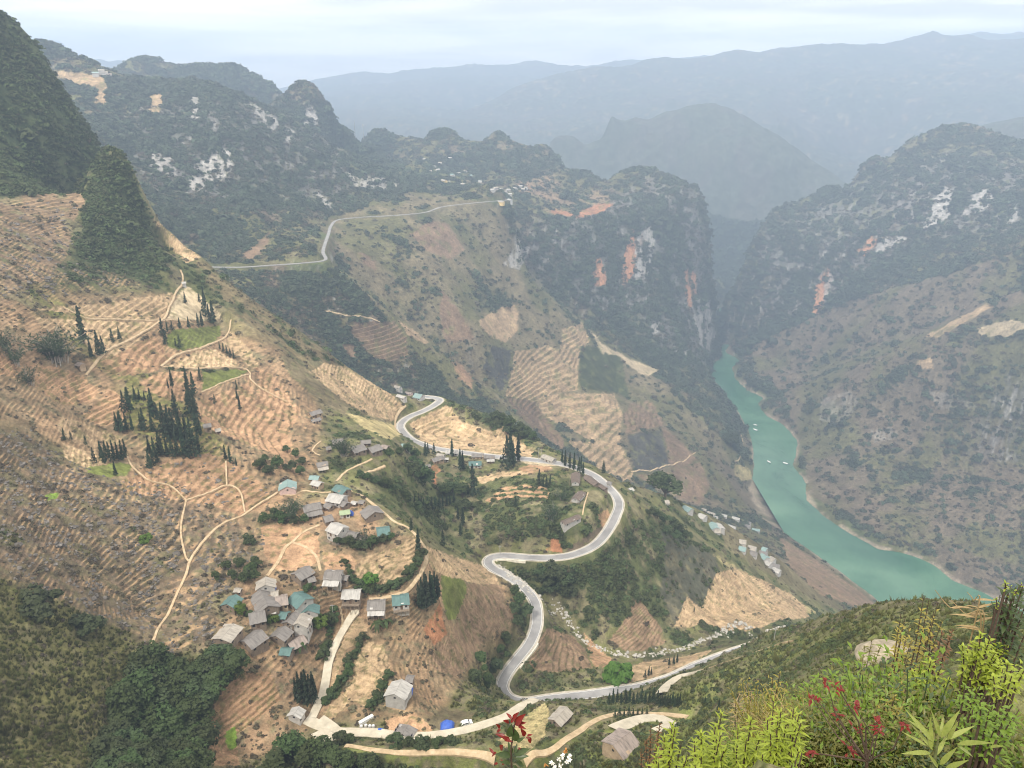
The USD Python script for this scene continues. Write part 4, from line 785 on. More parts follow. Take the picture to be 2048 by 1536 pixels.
leafy('conifer_needles', (0.024, 0.04, 0.019), (0.062, 0.088, 0.036), 0.15, 0.22)
leafy('broad_leaves', (0.052, 0.076, 0.022), (0.138, 0.175, 0.052), 0.3, 0.30)
leafy('dark_leaves', (0.046, 0.064, 0.022), (0.12, 0.15, 0.052), 0.2, 0.25)
leafy('bright_leaves', (0.09, 0.15, 0.02), (0.19, 0.28, 0.04), 0.35, 0.2)
leafy('bamboo_leaves', (0.039, 0.068, 0.026), (0.098, 0.137, 0.049), 0.3, 0.2)
leafy('scrub_leaves', (0.058, 0.075, 0.026), (0.150, 0.172, 0.060), 0.2, 0.40)
leafy('dry_scrub', (0.1, 0.085, 0.052), (0.24, 0.195, 0.12), 0.2, 0.40)
leafy('mountain_leaves', (0.046, 0.06, 0.03), (0.11, 0.126, 0.06), 0.1, 0.40)
leafy('mountain_dry', (0.08, 0.066, 0.04), (0.165, 0.135, 0.082), 0.1, 0.40)
leafy('meadow_blades', (0.11, 0.115, 0.036), (0.26, 0.25, 0.085), 0.3, 0.35)
noisy('bark', (0.10, 0.075, 0.055), 0.35, 3.0)
noisy('pale_bark', (0.30, 0.27, 0.23), 0.25, 3.0)
noisy('dark_stone', (0.110, 0.098, 0.085), 0.45, 1.3, bump=0.1, second=(0.19, 0.172, 0.15), random=0.3)
noisy('pale_stone', (0.36, 0.34, 0.30), 0.35, 1.0, bump=0.1, random=0.2)

def clumps(c, n, size, rng, aspect=0.7, fold=0.25):
    """leaf-clump quads at the points c facing n"""
    m = len(c)
    n = n + rng.normal(0, 0.45, (m, 3))
    n /= np.linalg.norm(n, axis=1, keepdims=True) + 1e-9
    a = np.cross(n, rng.normal(0, 1, (m, 3)))
    a /= np.linalg.norm(a, axis=1, keepdims=True) + 1e-9
    b = np.cross(n, a)
    s = (np.broadcast_to(size, (m,)) * rng.uniform(0.7, 1.3, m))[:, None]
    v = np.stack([c - a * s, c - b * s * aspect - n * s * fold, c + a * s, c + b * s * aspect - n * s * fold], 1).reshape(-1, 3)
    i = np.arange(m)[:, None] * 4
    return v, np.vstack([i + [0, 1, 2], i + [0, 2, 3]])
def cone_tube(pts, rad, sides=6):
    """a tapered limb along a line of points"""
    p = np.asarray(pts, float)
    t = np.gradient(p, axis=0)
    t /= np.linalg.norm(t, axis=1, keepdims=True) + 1e-12
    a = np.cross(t, np.where(np.abs(t[:, 2:]) < 0.9, [[0, 0, 1.0]], [[1.0, 0, 0]]))
    a /= np.linalg.norm(a, axis=1, keepdims=True) + 1e-12
    b, ang = np.cross(t, a), np.arange(sides) * 2 * np.pi / sides
    v = p[:, None] + np.broadcast_to(rad, (len(p),))[:, None, None] * (np.cos(ang)[None, :, None] * a[:, None] + np.sin(ang)[None, :, None] * b[:, None])
    i, j = np.meshgrid(np.arange(len(p) - 1), np.arange(sides), indexing='ij')
    q = np.stack([i * sides + j, i * sides + (j + 1) % sides, (i + 1) * sides + (j + 1) % sides, (i + 1) * sides + j], -1).reshape(-1, 4)
    return v.reshape(-1, 3), np.vstack([q[:, [0, 1, 2]], q[:, [0, 2, 3]]])
def join(*ms):
    v, f, k = [], [], 0
    for a, b in ms:
        v.append(a)
        f.append(np.asarray(b) + k)
        k += len(a)
    return np.vstack(v), np.vstack(f)
def klass(name):
    p = stage.CreateClassPrim('/World/Kinds/' + name)
    return str(p.GetPath())
stage.CreateClassPrim('/World/Kinds')
def conifer_kind(name, seed, width, n=300, slim=1.0, mat='conifer_needles'):
    rng = np.random.default_rng(seed)
    k = klass(name)
    t = rng.uniform(0.10, 0.99, n) ** 0.9
    prof = np.clip(np.minimum((1 - t) ** slim, (t + 0.06) * 3.2), 0.02, 1) * (0.72 + 0.28 * np.sin(t * 44 + rng.uniform(0, 6)))
    ang = rng.uniform(0, 2 * np.pi, n)
    rr = width * prof * rng.uniform(0.45, 1.05, n)
    lean = rng.normal(0, 0.015, 2)
    c = np.stack([rr * np.cos(ang) + lean[0] * t, rr * np.sin(ang) + lean[1] * t, t - 0.10 * rr / width * prof], 1)
    nn = np.stack([np.cos(ang), np.sin(ang), np.full(n, 0.55)], 1)
    usdkit.mesh(stage, k + '/trunk', cone_tube([(0, 0, -0.08), (0, 0, 0.3), (lean[0], lean[1], 0.97)], [0.022, 0.016, 0.004]), LOOK + 'bark', smooth=True)
    usdkit.mesh(stage, k + '/crown', clumps(c, nn, (0.030 + 0.040 * prof), rng, 0.6), LOOK + mat)
    return k
def broad_kind(name, seed, lobes, spread, n, mat, leaf=0.055, flat=0.85, trunk=True, bark='bark'):
    rng = np.random.default_rng(seed)
    k = klass(name)
    cs, ns, limbs = [], [], []
    for i in range(lobes):
        a, rho = rng.uniform(0, 2 * np.pi), spread * math.sqrt(rng.uniform(0, 1))
        h = rng.uniform(0.42, 0.80) if trunk else rng.uniform(0.18, 0.62)
        p = np.array([rho * math.cos(a), rho * math.sin(a), h * (1.1 - 0.35 * rho / max(spread, 1e-3))])
        R = rng.uniform(0.15, 0.26) * (1.15 - 0.3 * rho / max(spread, 1e-3))
        d = rng.normal(0, 1, (n // lobes, 3))
        d /= np.linalg.norm(d, axis=1, keepdims=True)
        d[:, 2] = np.where(d[:, 2] < -0.45, -d[:, 2], d[:, 2])
        rad = R * (0.75 + 0.38 * rng.random(len(d)))[:, None]
        cs.append(p + d * rad * [1, 1, flat])
        ns.append(d + [0, 0, 0.35])
        limbs.append(cone_tube([(0, 0, 0.12), (p[0] * 0.5, p[1] * 0.5, p[2] * 0.55 + 0.05), p], [0.022, 0.014, 0.005], 5))
    if trunk:
        limbs.append(cone_tube([(0, 0, -0.10), (0, 0, 0.15), (0.01, 0, 0.45)], [0.04, 0.03, 0.016], 6))
    usdkit.mesh(stage, k + ('/trunk' if trunk else '/stems'), join(*limbs), LOOK + bark, smooth=True)
    usdkit.mesh(stage, k + '/crown', clumps(np.vstack(cs), np.vstack(ns), leaf, rng, 0.75), LOOK + mat)
    return k
def bamboo_kind(name, seed, stems=34, n=900):
    rng = np.random.default_rng(seed)
    k = klass(name)
    limbs, cs, ns = [], [], []
    for i in range(stems):
        a, lean, h = rng.uniform(0, 2 * np.pi), rng.uniform(0.05, 0.75), rng.uniform(0.6, 1.0)
        t = np.linspace(0, 1, 6)[:, None]
        base_ = np.array([math.cos(a), math.sin(a), 0]) * rng.uniform(0, 0.22)
        line = base_ + np.array([math.cos(a), math.sin(a), 0]) * lean * t ** 2.0 + np.array([0, 0, h]) * (t - 0.28 * lean * t ** 3)
        line[0, 2] = -0.08
        limbs.append(cone_tube(line, np.linspace(0.012, 0.003, 6), 4))
        tt = rng.uniform(0.25, 1.0, n // stems)
        p = np.stack([np.interp(tt, t[:, 0], line[:, q]) for q in range(3)], 1) + rng.normal(0, 0.045, (len(tt), 3))
        cs.append(p)
        ns.append(np.tile([math.cos(a) * 0.6, math.sin(a) * 0.6, 0.7], (len(tt), 1)))
    usdkit.mesh(stage, k + '/stems', join(*limbs), LOOK + 'pale_bark', smooth=True)
    usdkit.mesh(stage, k + '/leaves', clumps(np.vstack(cs), np.vstack(ns), 0.055, rng, 0.28), LOOK + 'bamboo_leaves')
    return k
CON = [conifer_kind(f'conifer_{a}', 10 + i, w, 320, s) for i, (a, w, s) in enumerate([('slim', 0.18, 0.75), ('plain', 0.26, 0.9), ('wide', 0.33, 1.0), ('tall', 0.15, 0.65)])]
BRO = [broad_kind('broad_round', 21, 11, 0.30, 900, 'broad_leaves'), broad_kind('broad_dark', 22, 13, 0.34, 1000, 'dark_leaves'), broad_kind('broad_loose', 23, 9, 0.36, 700, 'broad_leaves', 0.06)]
BUSH = [broad_kind('bush_green', 31, 8, 0.42, 520, 'broad_leaves', 0.085, 0.9, False), broad_kind('bush_dark', 32, 9, 0.42, 560, 'dark_leaves', 0.08, 0.9, False), broad_kind('bush_bright', 33, 8, 0.40, 520, 'bright_leaves', 0.085, 0.9, False)]
BAM = [bamboo_kind('bamboo_clump', 41), bamboo_kind('bamboo_tuft', 42, 22, 600)]
def copy_of(kind, name, label, cat, loc, scale, rz=0.0, group=None):
    p = thing(name, label, cat, loc, rz, group, scale)
    prim = stage.GetPrimAtPath(p)
    prim.GetReferences().AddInternalReference(kind)
    prim.SetInstanceable(True)
    return p
PLACE = random.Random(5)
def plant(kind, px, py, hpx, name, label, cat, group=None, wide=1.0, r_min=60):
    """a tree whose foot shows at a pixel and whose height covers hpx pixels"""
    q = hit(px, py, r_min)
    d = float(np.linalg.norm(q))
    s = hpx * d / FPX * 1.12 / math.cos(0.5)
    return copy_of(kind, name, label, cat, q, (s * wide, s * wide, s), PLACE.uniform(0, 6.28), group)

# ---- shrubs over the whole land
def shrub_mesh(seed, n=34, flat=0.8, leaf=0.34):
    rng = np.random.default_rng(seed)
    d = rng.normal(0, 1, (n, 3))
    d /= np.linalg.norm(d, axis=1, keepdims=True)
    d[:, 2] = np.abs(d[:, 2]) * 1.1 - 0.15
    lump = 0.65 + 0.45 * meshkit.noise(d * 1.6 + seed, seed)[:, None]
    return clumps(d * lump * [1, 1, flat], d + [0, 0, 0.3], leaf, rng, 0.75)
def tuft_mesh(seed, n=26):
    rng = np.random.default_rng(seed)
    a, l = rng.uniform(0, 6.28, n), rng.uniform(0.2, 0.9, n)
    base_ = np.stack([np.cos(a) * 0.25 * l, np.sin(a) * 0.25 * l, np.zeros(n)], 1)
    tip = base_ + np.stack([np.cos(a) * l * 0.7, np.sin(a) * l * 0.7, rng.uniform(0.5, 1.1, n)], 1)
    side = np.stack([-np.sin(a), np.cos(a), np.zeros(n)], 1) * 0.10
    v = np.stack([base_ - side, base_ + side, tip], 1).reshape(-1, 3)
    return v, np.arange(3 * n).reshape(-1, 3)
def stone_mesh(seed):
    rng = np.random.default_rng(seed)
    m = trimesh.creation.icosphere(1)
    v = m.vertices * (0.6 + 0.7 * meshkit.noise(m.vertices * 1.3 + seed, seed))[:, None] * [1, 0.8, 0.75]
    return np.array(v), np.array(m.faces)
VIS = GE >= np.maximum.accumulate(GE, 0) - 0.006
area = np.abs(np.gradient(GPX, axis=1) * np.gradient(GPY, axis=0))
area = np.clip(area, 0.05, 12) * VIS * (np.abs(GPX - 1024) < 1120) * (GPY > -60) * (GPY < 1620)
ROADMASK = np.zeros(GZ.shape, bool)
for tree_, line_, hw_, run_ in CARVES:
    d_, _ = tree_.query(np.stack([GX, GY], -1).reshape(-1, 2), distance_upper_bound=hw_ + (2 if line_ is main_road else 9))
    ROADMASK |= np.isfinite(d_).reshape(GZ.shape)
HOLD = ROADMASK.copy()                       # where nothing may grow; houses, yards and paths add to it
def scatter(name, label, weight, count, protos, mat, size, seed, flat=1.0, sink=0.1):
    rng = np.random.default_rng(seed)
    w = (weight * area * ~HOLD)[:-1, :-1].ravel()
    if w.sum() <= 0:
        return
    k = np.searchsorted(np.cumsum(w) / w.sum(), rng.random(count))
    i, j = np.divmod(np.minimum(k, len(w) - 1), NTOT - 1)
    a, b = rng.random(count), rng.random(count)
    def lerp(M):
        return M[i, j] * (1 - a) * (1 - b) + M[i, j + 1] * a * (1 - b) + M[i + 1, j] * (1 - a) * b + M[i + 1, j + 1] * a * b
    p = np.stack([lerp(GX), lerp(GY), lerp(GZ)], 1)
    r = np.linalg.norm(p, axis=1)
    s = size(r) * np.exp(rng.normal(0, 0.32, count))
    p[:, 2] -= s * sink
    path = fresh('/World', name)
    pi = UsdGeom.PointInstancer.Define(stage, path)
    rel = pi.CreatePrototypesRel()
    for q, pm in enumerate(protos):
        usdkit.mesh(stage, f'{path}/shape_{q + 1:03d}', pm, LOOK + mat)
        rel.AddTarget(f'{path}/shape_{q + 1:03d}')
    pi.CreateProtoIndicesAttr(Vt.IntArray.FromNumpy(rng.integers(0, len(protos), count).astype(np.int32)))
    pi.CreatePositionsAttr(Vt.Vec3fArray.FromNumpy(p.astype(np.float32)))
    h = rng.uniform(0, math.pi, count)
    quat = np.stack([np.zeros(count), np.zeros(count), np.sin(h), np.cos(h)], 1)      # x, y, z, w
    pi.CreateOrientationsAttr(Vt.QuathArray([Gf.Quath(float(q[3]), 0.0, 0.0, float(q[2])) for q in quat]))
    sc = np.stack([s * rng.uniform(0.8, 1.25, count), s * rng.uniform(0.8, 1.25, count), s * flat * rng.uniform(0.75, 1.25, count)], 1)
    pi.CreateScalesAttr(Vt.Vec3fArray.FromNumpy(sc.astype(np.float32)))
    tag(pi.GetPrim(), label, None, None, 'stuff')
def grow_scrub():
    green = smooth01(COVER[..., 1] - COVER[..., 0], -0.004, 0.010)
    dry = 1 - green
    nearm, farm = (GR < 800) & (GR > 70), (GR >= 800) & (GR < 3150)
    field = FIELD_ID >= 0
    clumped = smooth01(nz(70, 3, 33), 0.40, 0.62)
    clumpf = 0.35 + 0.65 * smooth01(nz(60, 3, 35), 0.38, 0.60)
    bushes = [shrub_mesh(s) for s in range(4)]
    scatter('scrub', 'green scrub scattered over the near valley sides', DENS * green * nearm * (0.2 + clumped) * ~field, 15000, bushes, 'scrub_leaves', lambda r: np.clip(0.0030 * r, 0.5, 1.9), 71, 0.9)
    scatter('dry_scrub', 'brown dry scrub on the near valley sides and terrace edges', (0.15 + DENS) * (dry + 0.12) * nearm * (0.15 + clumped) * np.where(field, 0.35, 1), 7000, bushes[:3], 'dry_scrub', lambda r: np.clip(0.0021 * r, 0.35, 1.2), 72, 0.8)
    scatter('mountain_scrub', 'dark green trees and scrub cloaking the mountains', DENS * (green * 0.85 + 0.15) * farm * clumpf * ~field, 42000, bushes, 'mountain_leaves', lambda r: np.clip(0.0030 * r, 2.5, 8.0), 73, 0.9)
    scatter('mountain_dry_scrub', 'grey brown leafless scrub on the mountain slopes', DENS * (dry + 0.15) * farm * (0.5 + 0.5 * clumpf) * np.where(field, 0.12, 1), 22000, bushes[:3], 'mountain_dry', lambda r: np.clip(0.0017 * r, 1.4, 4.0), 74, 0.8)
    rocky = inside([(-400, 850), (60, 860), (130, 920), (250, 960), (370, 1000), (480, 1040), (530, 1060), (520, 1130), (420, 1200), (430, 1290), (300, 1320), (280, 1270), (120, 1200), (0, 1150), (-400, 1100)], 150, 420).reshape(GZ.shape) * 1.0
    rocky += 0.8 * inside([(-400, 420), (160, 400), (130, 520), (300, 560), (60, 600), (-400, 620)], 300, 700).reshape(GZ.shape)
    rocky += 0.5 * (FIELD_ID == [i for i, f in enumerate(FIELDS) if f[5].startswith('broad orange bare')][0])
    scatter('outcrop_rocks', 'dark limestone outcrops strewn over the left hillside', rocky * nearm * smooth01(nz(110, 3, 37), 0.42, 0.60), 2400, [stone_mesh(s) for s in range(4)], 'dark_stone', lambda r: np.clip(0.0019 * r, 0.35, 1.1), 75, 0.7, 0.25)
    scatter('grass_tufts', 'rough yellow green grass on the slopes below the viewpoint', nearm * (GR < 330) * (COVER[..., 1] > 0.075) * (COVER[..., 1] > 0.9 * COVER[..., 0]) * ~field * 1.0, 14000, [tuft_mesh(s) for s in range(3)], 'meadow_blades', lambda r: np.clip(0.0030 * r, 0.25, 0.8), 76, 1.0, 0.02)
# ------------------------------------------------------------------ roads, tracks, footpaths
noisy('asphalt', (0.245, 0.240, 0.235), 0.22, 0.12, second=(0.31, 0.305, 0.295))
noisy('road_verge', (0.42, 0.38, 0.31), 0.25, 0.4, second=(0.50, 0.46, 0.38))
noisy('road_paint', (0.75, 0.75, 0.72), 0.15, 2.0)
noisy('track_concrete', (0.47, 0.42, 0.32), 0.2, 0.3, second=(0.54, 0.49, 0.39))
noisy('trodden_earth', (0.44, 0.33, 0.20), 0.25, 0.5, second=(0.52, 0.41, 0.27))
noisy('stone_wall', (0.62, 0.58, 0.48), 0.2, 0.6, bump=0.05)
def side_of(line):
    t = np.gradient(line[:, :2], axis=0)
    t /= np.linalg.norm(t, axis=1, keepdims=True) + 1e-9
    return np.stack([t[:, 1], -t[:, 0]], 1)          # to the right of travel
def ribbon(line, a, b, lift, skirt=0.8, drape=None, jitter=0.0, seed=0):
    """a strip between the offsets a and b to the right of a line"""
    n = side_of(line)
    rng = np.random.default_rng(seed)
    ja = gaussian_filter1d(rng.normal(0, 1, len(line)), 3) * jitter * 3
    jb = gaussian_filter1d(rng.normal(0, 1, len(line)), 3) * jitter * 3
    offs = [np.full(len(line), a) + ja, np.full(len(line), b) + jb] if b - a < 1.2 else [np.full(len(line), a) + ja, np.full(len(line), (a + b) / 2), np.full(len(line), b) + jb]
    rows_ = []
    for k, o in enumerate(offs):
        p = line[:, :2] + n * o[:, None]
        z = (ground(p[:, 0], p[:, 1]) if drape else line[:, 2]) + lift
        rows_.append(np.column_stack([p, z]))
    if drape:                                          # level across, so the strip cannot sink on one side
        top = np.max([q[:, 2] for q in rows_], 0)
        for q in rows_:
            q[:, 2] = 0.5 * q[:, 2] + 0.5 * top
    rows_ = [rows_[0] - [0, 0, skirt]] + rows_ + [rows_[-1] - [0, 0, skirt]]
    m, c = len(line), len(rows_)
    v = np.stack(rows_, 1).reshape(-1, 3)
    i, j = np.meshgrid(np.arange(m - 1), np.arange(c - 1), indexing='ij')
    q = np.stack([i * c + j, i * c + j + 1, (i + 1) * c + j + 1, (i + 1) * c + j], -1).reshape(-1, 4)
    return v, np.vstack([q[:, [0, 2, 1]], q[:, [0, 3, 2]]])
mesh('road', ribbon(main_road, -2.75, 2.75, 0.0), 'asphalt', label='grey asphalt road snaking through the valley in hairpins', kind='structure')
mesh('road_verge', ribbon(main_road, -3.75, -2.76, -0.03, jitter=0.12, seed=1), 'road_verge', label='pale gravel verge along the left side of the valley road', kind='structure')
mesh('road_verge', ribbon(main_road, 2.76, 3.75, -0.03, jitter=0.12, seed=2), 'road_verge', label='pale gravel verge along the right side of the valley road', kind='structure')
for o in (-2.5, 2.36):
    mesh('road_marking', ribbon(main_road, o, o + 0.16, 0.02, 0.01), 'road_paint', label='white edge line painted along the valley road, ' + ('left side' if o < 0 else 'right side'), kind='structure')
spread = None
mesh('road', ribbon(up_road, -2.4, 2.4, 0.4, 1.5), 'asphalt', label='pale upper road cut across the far slope', kind='structure')
def spread_hold(xy, rad):
    d_, _ = cKDTree(np.atleast_2d(xy)).query(np.stack([GX, GY], -1).reshape(-1, 2), distance_upper_bound=rad)
    HOLD[:] |= np.isfinite(d_).reshape(GZ.shape)
TRACKS = []
def track(pts, w, mat, name, label, r_min=60, lift=0.16, jitter=0.05):
    q = np.array([hit(a, b, r_min) for a, b in pts])
    keep, rr = [q[0]], np.hypot(q[:, 0], q[:, 1])
    for k in range(1, len(q)):
        if abs(math.log(rr[k] / np.hypot(*keep[-1][:2]))) < 0.16:
            keep.append(q[k])
    line = resample(smooth_line(np.array(keep), 6), max(0.7, w * 0.5))
    TRACKS.append((line, w))
    mesh(name, ribbon(line, -w / 2, w / 2, lift, 0.7, True, jitter * w, len(TRACKS)), mat, label=label, kind='structure')
track([(716, 1222), (703, 1238), (688, 1262), (672, 1292), (658, 1325), (653, 1355), (645, 1390), (632, 1418), (624, 1436)], 3.0, 'track_concrete', 'track', 'concrete village track climbing past the tan fields', 120)
track([(612, 1438), (640, 1452), (672, 1464), (705, 1466), (750, 1468), (800, 1474), (860, 1474), (920, 1464), (980, 1447), (1012, 1434), (1042, 1414), (1075, 1402), (1092, 1396)], 4.2, 'track_concrete', 'track', 'broad concrete track along the bottom of the village', 120)
track([(636, 1442), (655, 1456), (672, 1470), (660, 1478), (640, 1462)], 5.5, 'track_concrete', 'yard', 'pale concrete yard where the two village tracks meet', 120)
track([(1322, 1391), (1332, 1378), (1350, 1362), (1372, 1351), (1400, 1342)], 4.5, 'track_concrete', 'track', 'white concrete spur joining the road below the grassy slope', 150)
track([(1402, 1341), (1450, 1325), (1500, 1308), (1550, 1291), (1590, 1280)], 1.0, 'trodden_earth', 'path', 'thin path along the foot of the grassy slope', 150)
track([(690, 1492), (740, 1499), (820, 1506), (900, 1504), (955, 1509), (990, 1522)], 2.0, 'trodden_earth', 'track', 'lower dirt track along the bottom edge', 110)
track([(1050, 1532), (1100, 1502), (1140, 1475), (1180, 1449), (1215, 1433), (1255, 1427), (1320, 1429), (1375, 1435), (1425, 1443)], 2.2, 'trodden_earth', 'track', 'dirt track curving up behind the white flowers', 100)
track([(1232, 1462), (1262, 1448), (1290, 1440), (1325, 1440), (1345, 1452), (1310, 1466)], 5.0, 'track_concrete', 'yard', 'pale bare yard beside the tiled roof at the bottom', 100)
for w_, pts, lab in [
        (1.5, [(640, 1049), (605, 1066), (585, 1084), (570, 1096), (556, 1124), (534, 1152)], 'footpath from the two storey house down to the lower village'),
        (1.5, [(585, 1085), (610, 1094), (632, 1114), (641, 1142)], 'right branch of the forked footpath'),
        (1.8, [(700, 980), (735, 1000), (762, 1021), (790, 1044), (815, 1055), (836, 1076), (850, 1096), (853, 1120), (840, 1150), (822, 1174), (800, 1190), (765, 1198), (738, 1200)], 'path along the crest and round the ringed field'),
        (1.3, [(558, 988), (585, 991), (605, 982), (632, 984), (662, 984)], 'path between the teal house and the upper hamlet'),
        (1.3, [(672, 962), (680, 955), (690, 945), (718, 930), (744, 918)], 'path climbing to the grey roofed cluster'),
        (1.5, [(728, 946), (770, 932), (820, 920), (850, 911), (868, 906)], 'path running level to the roadside houses'),
        (1.0, [(642, 882), (626, 898), (628, 906), (641, 911)], 'zigzag footpath below the ridge hut'),
        (1.2, [(679, 1214), (684, 1234), (684, 1254), (676, 1280)], 'narrow path beside the village kitchen gardens'),
        (1.2, [(556, 986), (520, 1010), (490, 1028), (440, 1050), (402, 1090), (380, 1124), (372, 1152), (352, 1196), (328, 1240), (304, 1290), (286, 1348)], 'long footpath descending the rocky left hillside'),
        (0.9, [(372, 1000), (362, 1060), (370, 1110), (378, 1124)], 'stony path beside the long footpath'),
        (0.9, [(252, 905), (262, 930), (280, 950), (300, 962), (340, 975), (372, 1000)], 'path dropping from the wooded bank to the orange slope'),
        (0.9, [(372, 1000), (420, 985), (455, 972), (480, 985), (490, 1026)], 'path crossing the orange slope'),
        (0.9, [(452, 925), (453, 950), (454, 972)], 'straight path up to the pair of cypresses'),
        (1.3, [(361, 540), (366, 562), (350, 590), (336, 624), (316, 645), (270, 675), (222, 700), (192, 726), (172, 750)], 'diagonal path from the crest hut to the hollow'),
        (1.0, [(128, 618), (175, 638), (240, 640), (320, 642), (392, 650)], 'level path across the long tan terraces'),
        (1.3, [(463, 640), (460, 655), (440, 680), (400, 698), (350, 715), (322, 735)], 'zigzag path below the green field, upper leg'),
        (1.1, [(322, 735), (400, 738), (480, 736), (500, 746), (501, 760), (520, 776), (550, 795), (576, 806)], 'zigzag path across the orange terraces, lower leg'),
        (0.9, [(498, 748), (460, 760), (402, 784)], 'pale path under the green wedge'),
        (1.6, [(812, 812), (796, 830), (790, 850), (794, 862)], 'pale lane from the ridge houses to the road bend'),
        (1.0, [(1176, 985), (1170, 1005), (1165, 1030)], 'concrete steps between the brown cabins'),
        (2.2, [(635, 620), (680, 628), (760, 645)], 'thin path across the far spur'),
        (2.4, [(1262, 946), (1320, 936), (1365, 924), (1391, 904)], 'thin pale path above the big round tree'),
        (2.2, [(1475, 856), (1482, 870), (1488, 900), (1480, 915), (1470, 922)], 'pale path down to the sandy landing')]:
    track(pts, w_ * 0.8, 'trodden_earth', 'path', lab, 60 if pts[0][1] > 500 and w_ < 2 else 800)
spread_hold(np.vstack([l[:, :2] for l, w in TRACKS if w < 2]), 1.6)
spread_hold(np.vstack([l[:, :2] for l, w in TRACKS if w >= 2]), 3.2)
# retaining walls under the hairpins
def road_wall(p0, p1, off, h, label):
    a, b = (int(np.argmin(np.linalg.norm(main_road[:, :2] - hit(*p)[:2], axis=1))) for p in (p0, p1))
    seg = main_road[min(a, b):max(a, b) + 1:2]
    n = side_of(seg)
    o, i_ = seg[:, :2] + n * off, seg[:, :2] + n * (off + 0.6 * np.sign(off))
    k = len(seg)
    z = seg[:, 2]
    v = np.vstack([np.column_stack([o, z + 0.35]), np.column_stack([i_, z + 0.35]), np.column_stack([i_ + n * 0.35 * np.sign(off), z - h]), np.column_stack([o, z - h])])
    f = []
    for s in range(4):
        for j in range(k - 1):
            c0, c1 = s * k + j, ((s + 1) % 4) * k + j
            f += [[c0, c0 + 1, c1 + 1], [c0, c1 + 1, c1]]
    f += [[0, k, 2 * k], [0, 2 * k, 3 * k], [k - 1, 3 * k - 1, 2 * k - 1], [k - 1, 4 * k - 1, 3 * k - 1]]
    mesh('retaining_wall', (v, np.array(f)), 'stone_wall', label=label, cat='wall')
# ---- boulder stream
def stones_along(pts, count, width, size, label, seed):
    q = np.array([hit(a, b, 150) for a, b in pts])
    line = resample(smooth_line(q, 6), 0.5)
    rng = np.random.default_rng(seed)
    k = rng.integers(0, len(line), count)
    xy = line[k, :2] + side_of(line)[k] * rng.normal(0, width, count)[:, None]
    z = ground(xy[:, 0], xy[:, 1])
    path = fresh('/World', 'boulders')
    pi = UsdGeom.PointInstancer.Define(stage, path)
    for s in range(3):
        usdkit.mesh(stage, f'{path}/boulder_{s + 1:03d}', stone_mesh(20 + s), LOOK + 'pale_stone', smooth=40)
        pi.CreatePrototypesRel().AddTarget(f'{path}/boulder_{s + 1:03d}')
    pi.CreateProtoIndicesAttr(Vt.IntArray.FromNumpy(rng.integers(0, 3, count).astype(np.int32)))
    pi.CreatePositionsAttr(Vt.Vec3fArray.FromNumpy(np.column_stack([xy, z]).astype(np.float32)))
    sc = size * np.exp(np.clip(rng.normal(0, 0.4, count), -0.8, 0.7))[:, None] * rng.uniform(0.7, 1.3, (count, 3))
    pi.CreateScalesAttr(Vt.Vec3fArray.FromNumpy(sc.astype(np.float32)))
    tag(pi.GetPrim(), label, None, None, 'stuff')
    spread_hold(line[:, :2], width * 1.3)
stones_along([(1012, 1140), (1035, 1160), (1060, 1182), (1085, 1200), (1110, 1215), (1135, 1235), (1150, 1262), (1170, 1285), (1210, 1300), (1250, 1310), (1290, 1312), (1340, 1304), (1375, 1297), (1400, 1282), (1430, 1272), (1500, 1263), (1560, 1256)], 900, 1.5, 0.55, 'pale boulders filling the stream bed below the hairpin', 3)
stones_along([(1000, 1128), (1012, 1140), (1030, 1158), (1050, 1172)], 160, 1.6, 0.55, 'pale rubble spilled below the upper hairpin', 4)
# ------------------------------------------------------------------ houses
def sheet_roof(name, c, dirt, metal=0.0, rough=0.6):
    """corrugated sheets: ribs down the slope, every sheet its own tone, streaks of dirt"""
    c = np.array(c, float)
    usdkit.material(stage, LOOK + name, {
        'tc': ('texture_coordinate', {}), 'g': ('geometry', {}), 'w': ('wave_texture', {'wave_type': 'bands', 'bands_direction': 'x', 'scale': 1.1, 'distortion': 0.0}),
        'n': ('noise_texture', {'scale': 0.55, 'detail': 5.0, 'roughness': 0.65}), 'mp': ('mapping', {'scale': (2.4, 0.5, 0.5)}),
        'r': ('rgb_ramp', {'ramp': [(0.30, tuple(c * dirt)), (0.52, tuple(c)), (0.75, tuple(np.clip(c * 1.2, 0, 0.85)))]}),
        'mr': ('map_range', {'to_min': 0.78, 'to_max': 1.18}), 'h': ('hsv', {}), 'b': ('bump', {'strength': 0.6, 'distance': 0.05}), 'p': ('principled_bsdf', {'roughness': rough, 'metallic': metal, 'specular_ior_level': 0.35})},
        [('tc.object', 'w.vector'), ('tc.object', 'mp.vector'), ('mp.vector', 'n.vector'), ('n.fac', 'r.fac'), ('g.random_per_island', 'mr.value'), ('mr.result', 'h.value'), ('r.color', 'h.color'), ('h.color', 'p.base_color'), ('w.fac', 'b.height'), ('b.normal', 'p.normal')], surface='p.BSDF')
sheet_roof('grey_roof', (0.235, 0.215, 0.195), 0.6)
sheet_roof('white_roof', (0.50, 0.48, 0.44), 0.6)
sheet_roof('cream_roof', (0.42, 0.38, 0.32), 0.6)
sheet_roof('teal_roof', (0.115, 0.205, 0.190), 0.75)
sheet_roof('pale_teal_roof', (0.26, 0.37, 0.35), 0.8)
sheet_roof('brown_roof', (0.165, 0.125, 0.098), 0.6)
sheet_roof('old_roof', (0.34, 0.28, 0.24), 0.5)
noisy('mast_steel', (0.30, 0.30, 0.31), 0.15, 1.0, rough=0.5)
sheet_roof('green_roof', (0.36, 0.44, 0.26), 0.7)
noisy('mud_wall', (0.36, 0.27, 0.18), 0.25, 0.7)
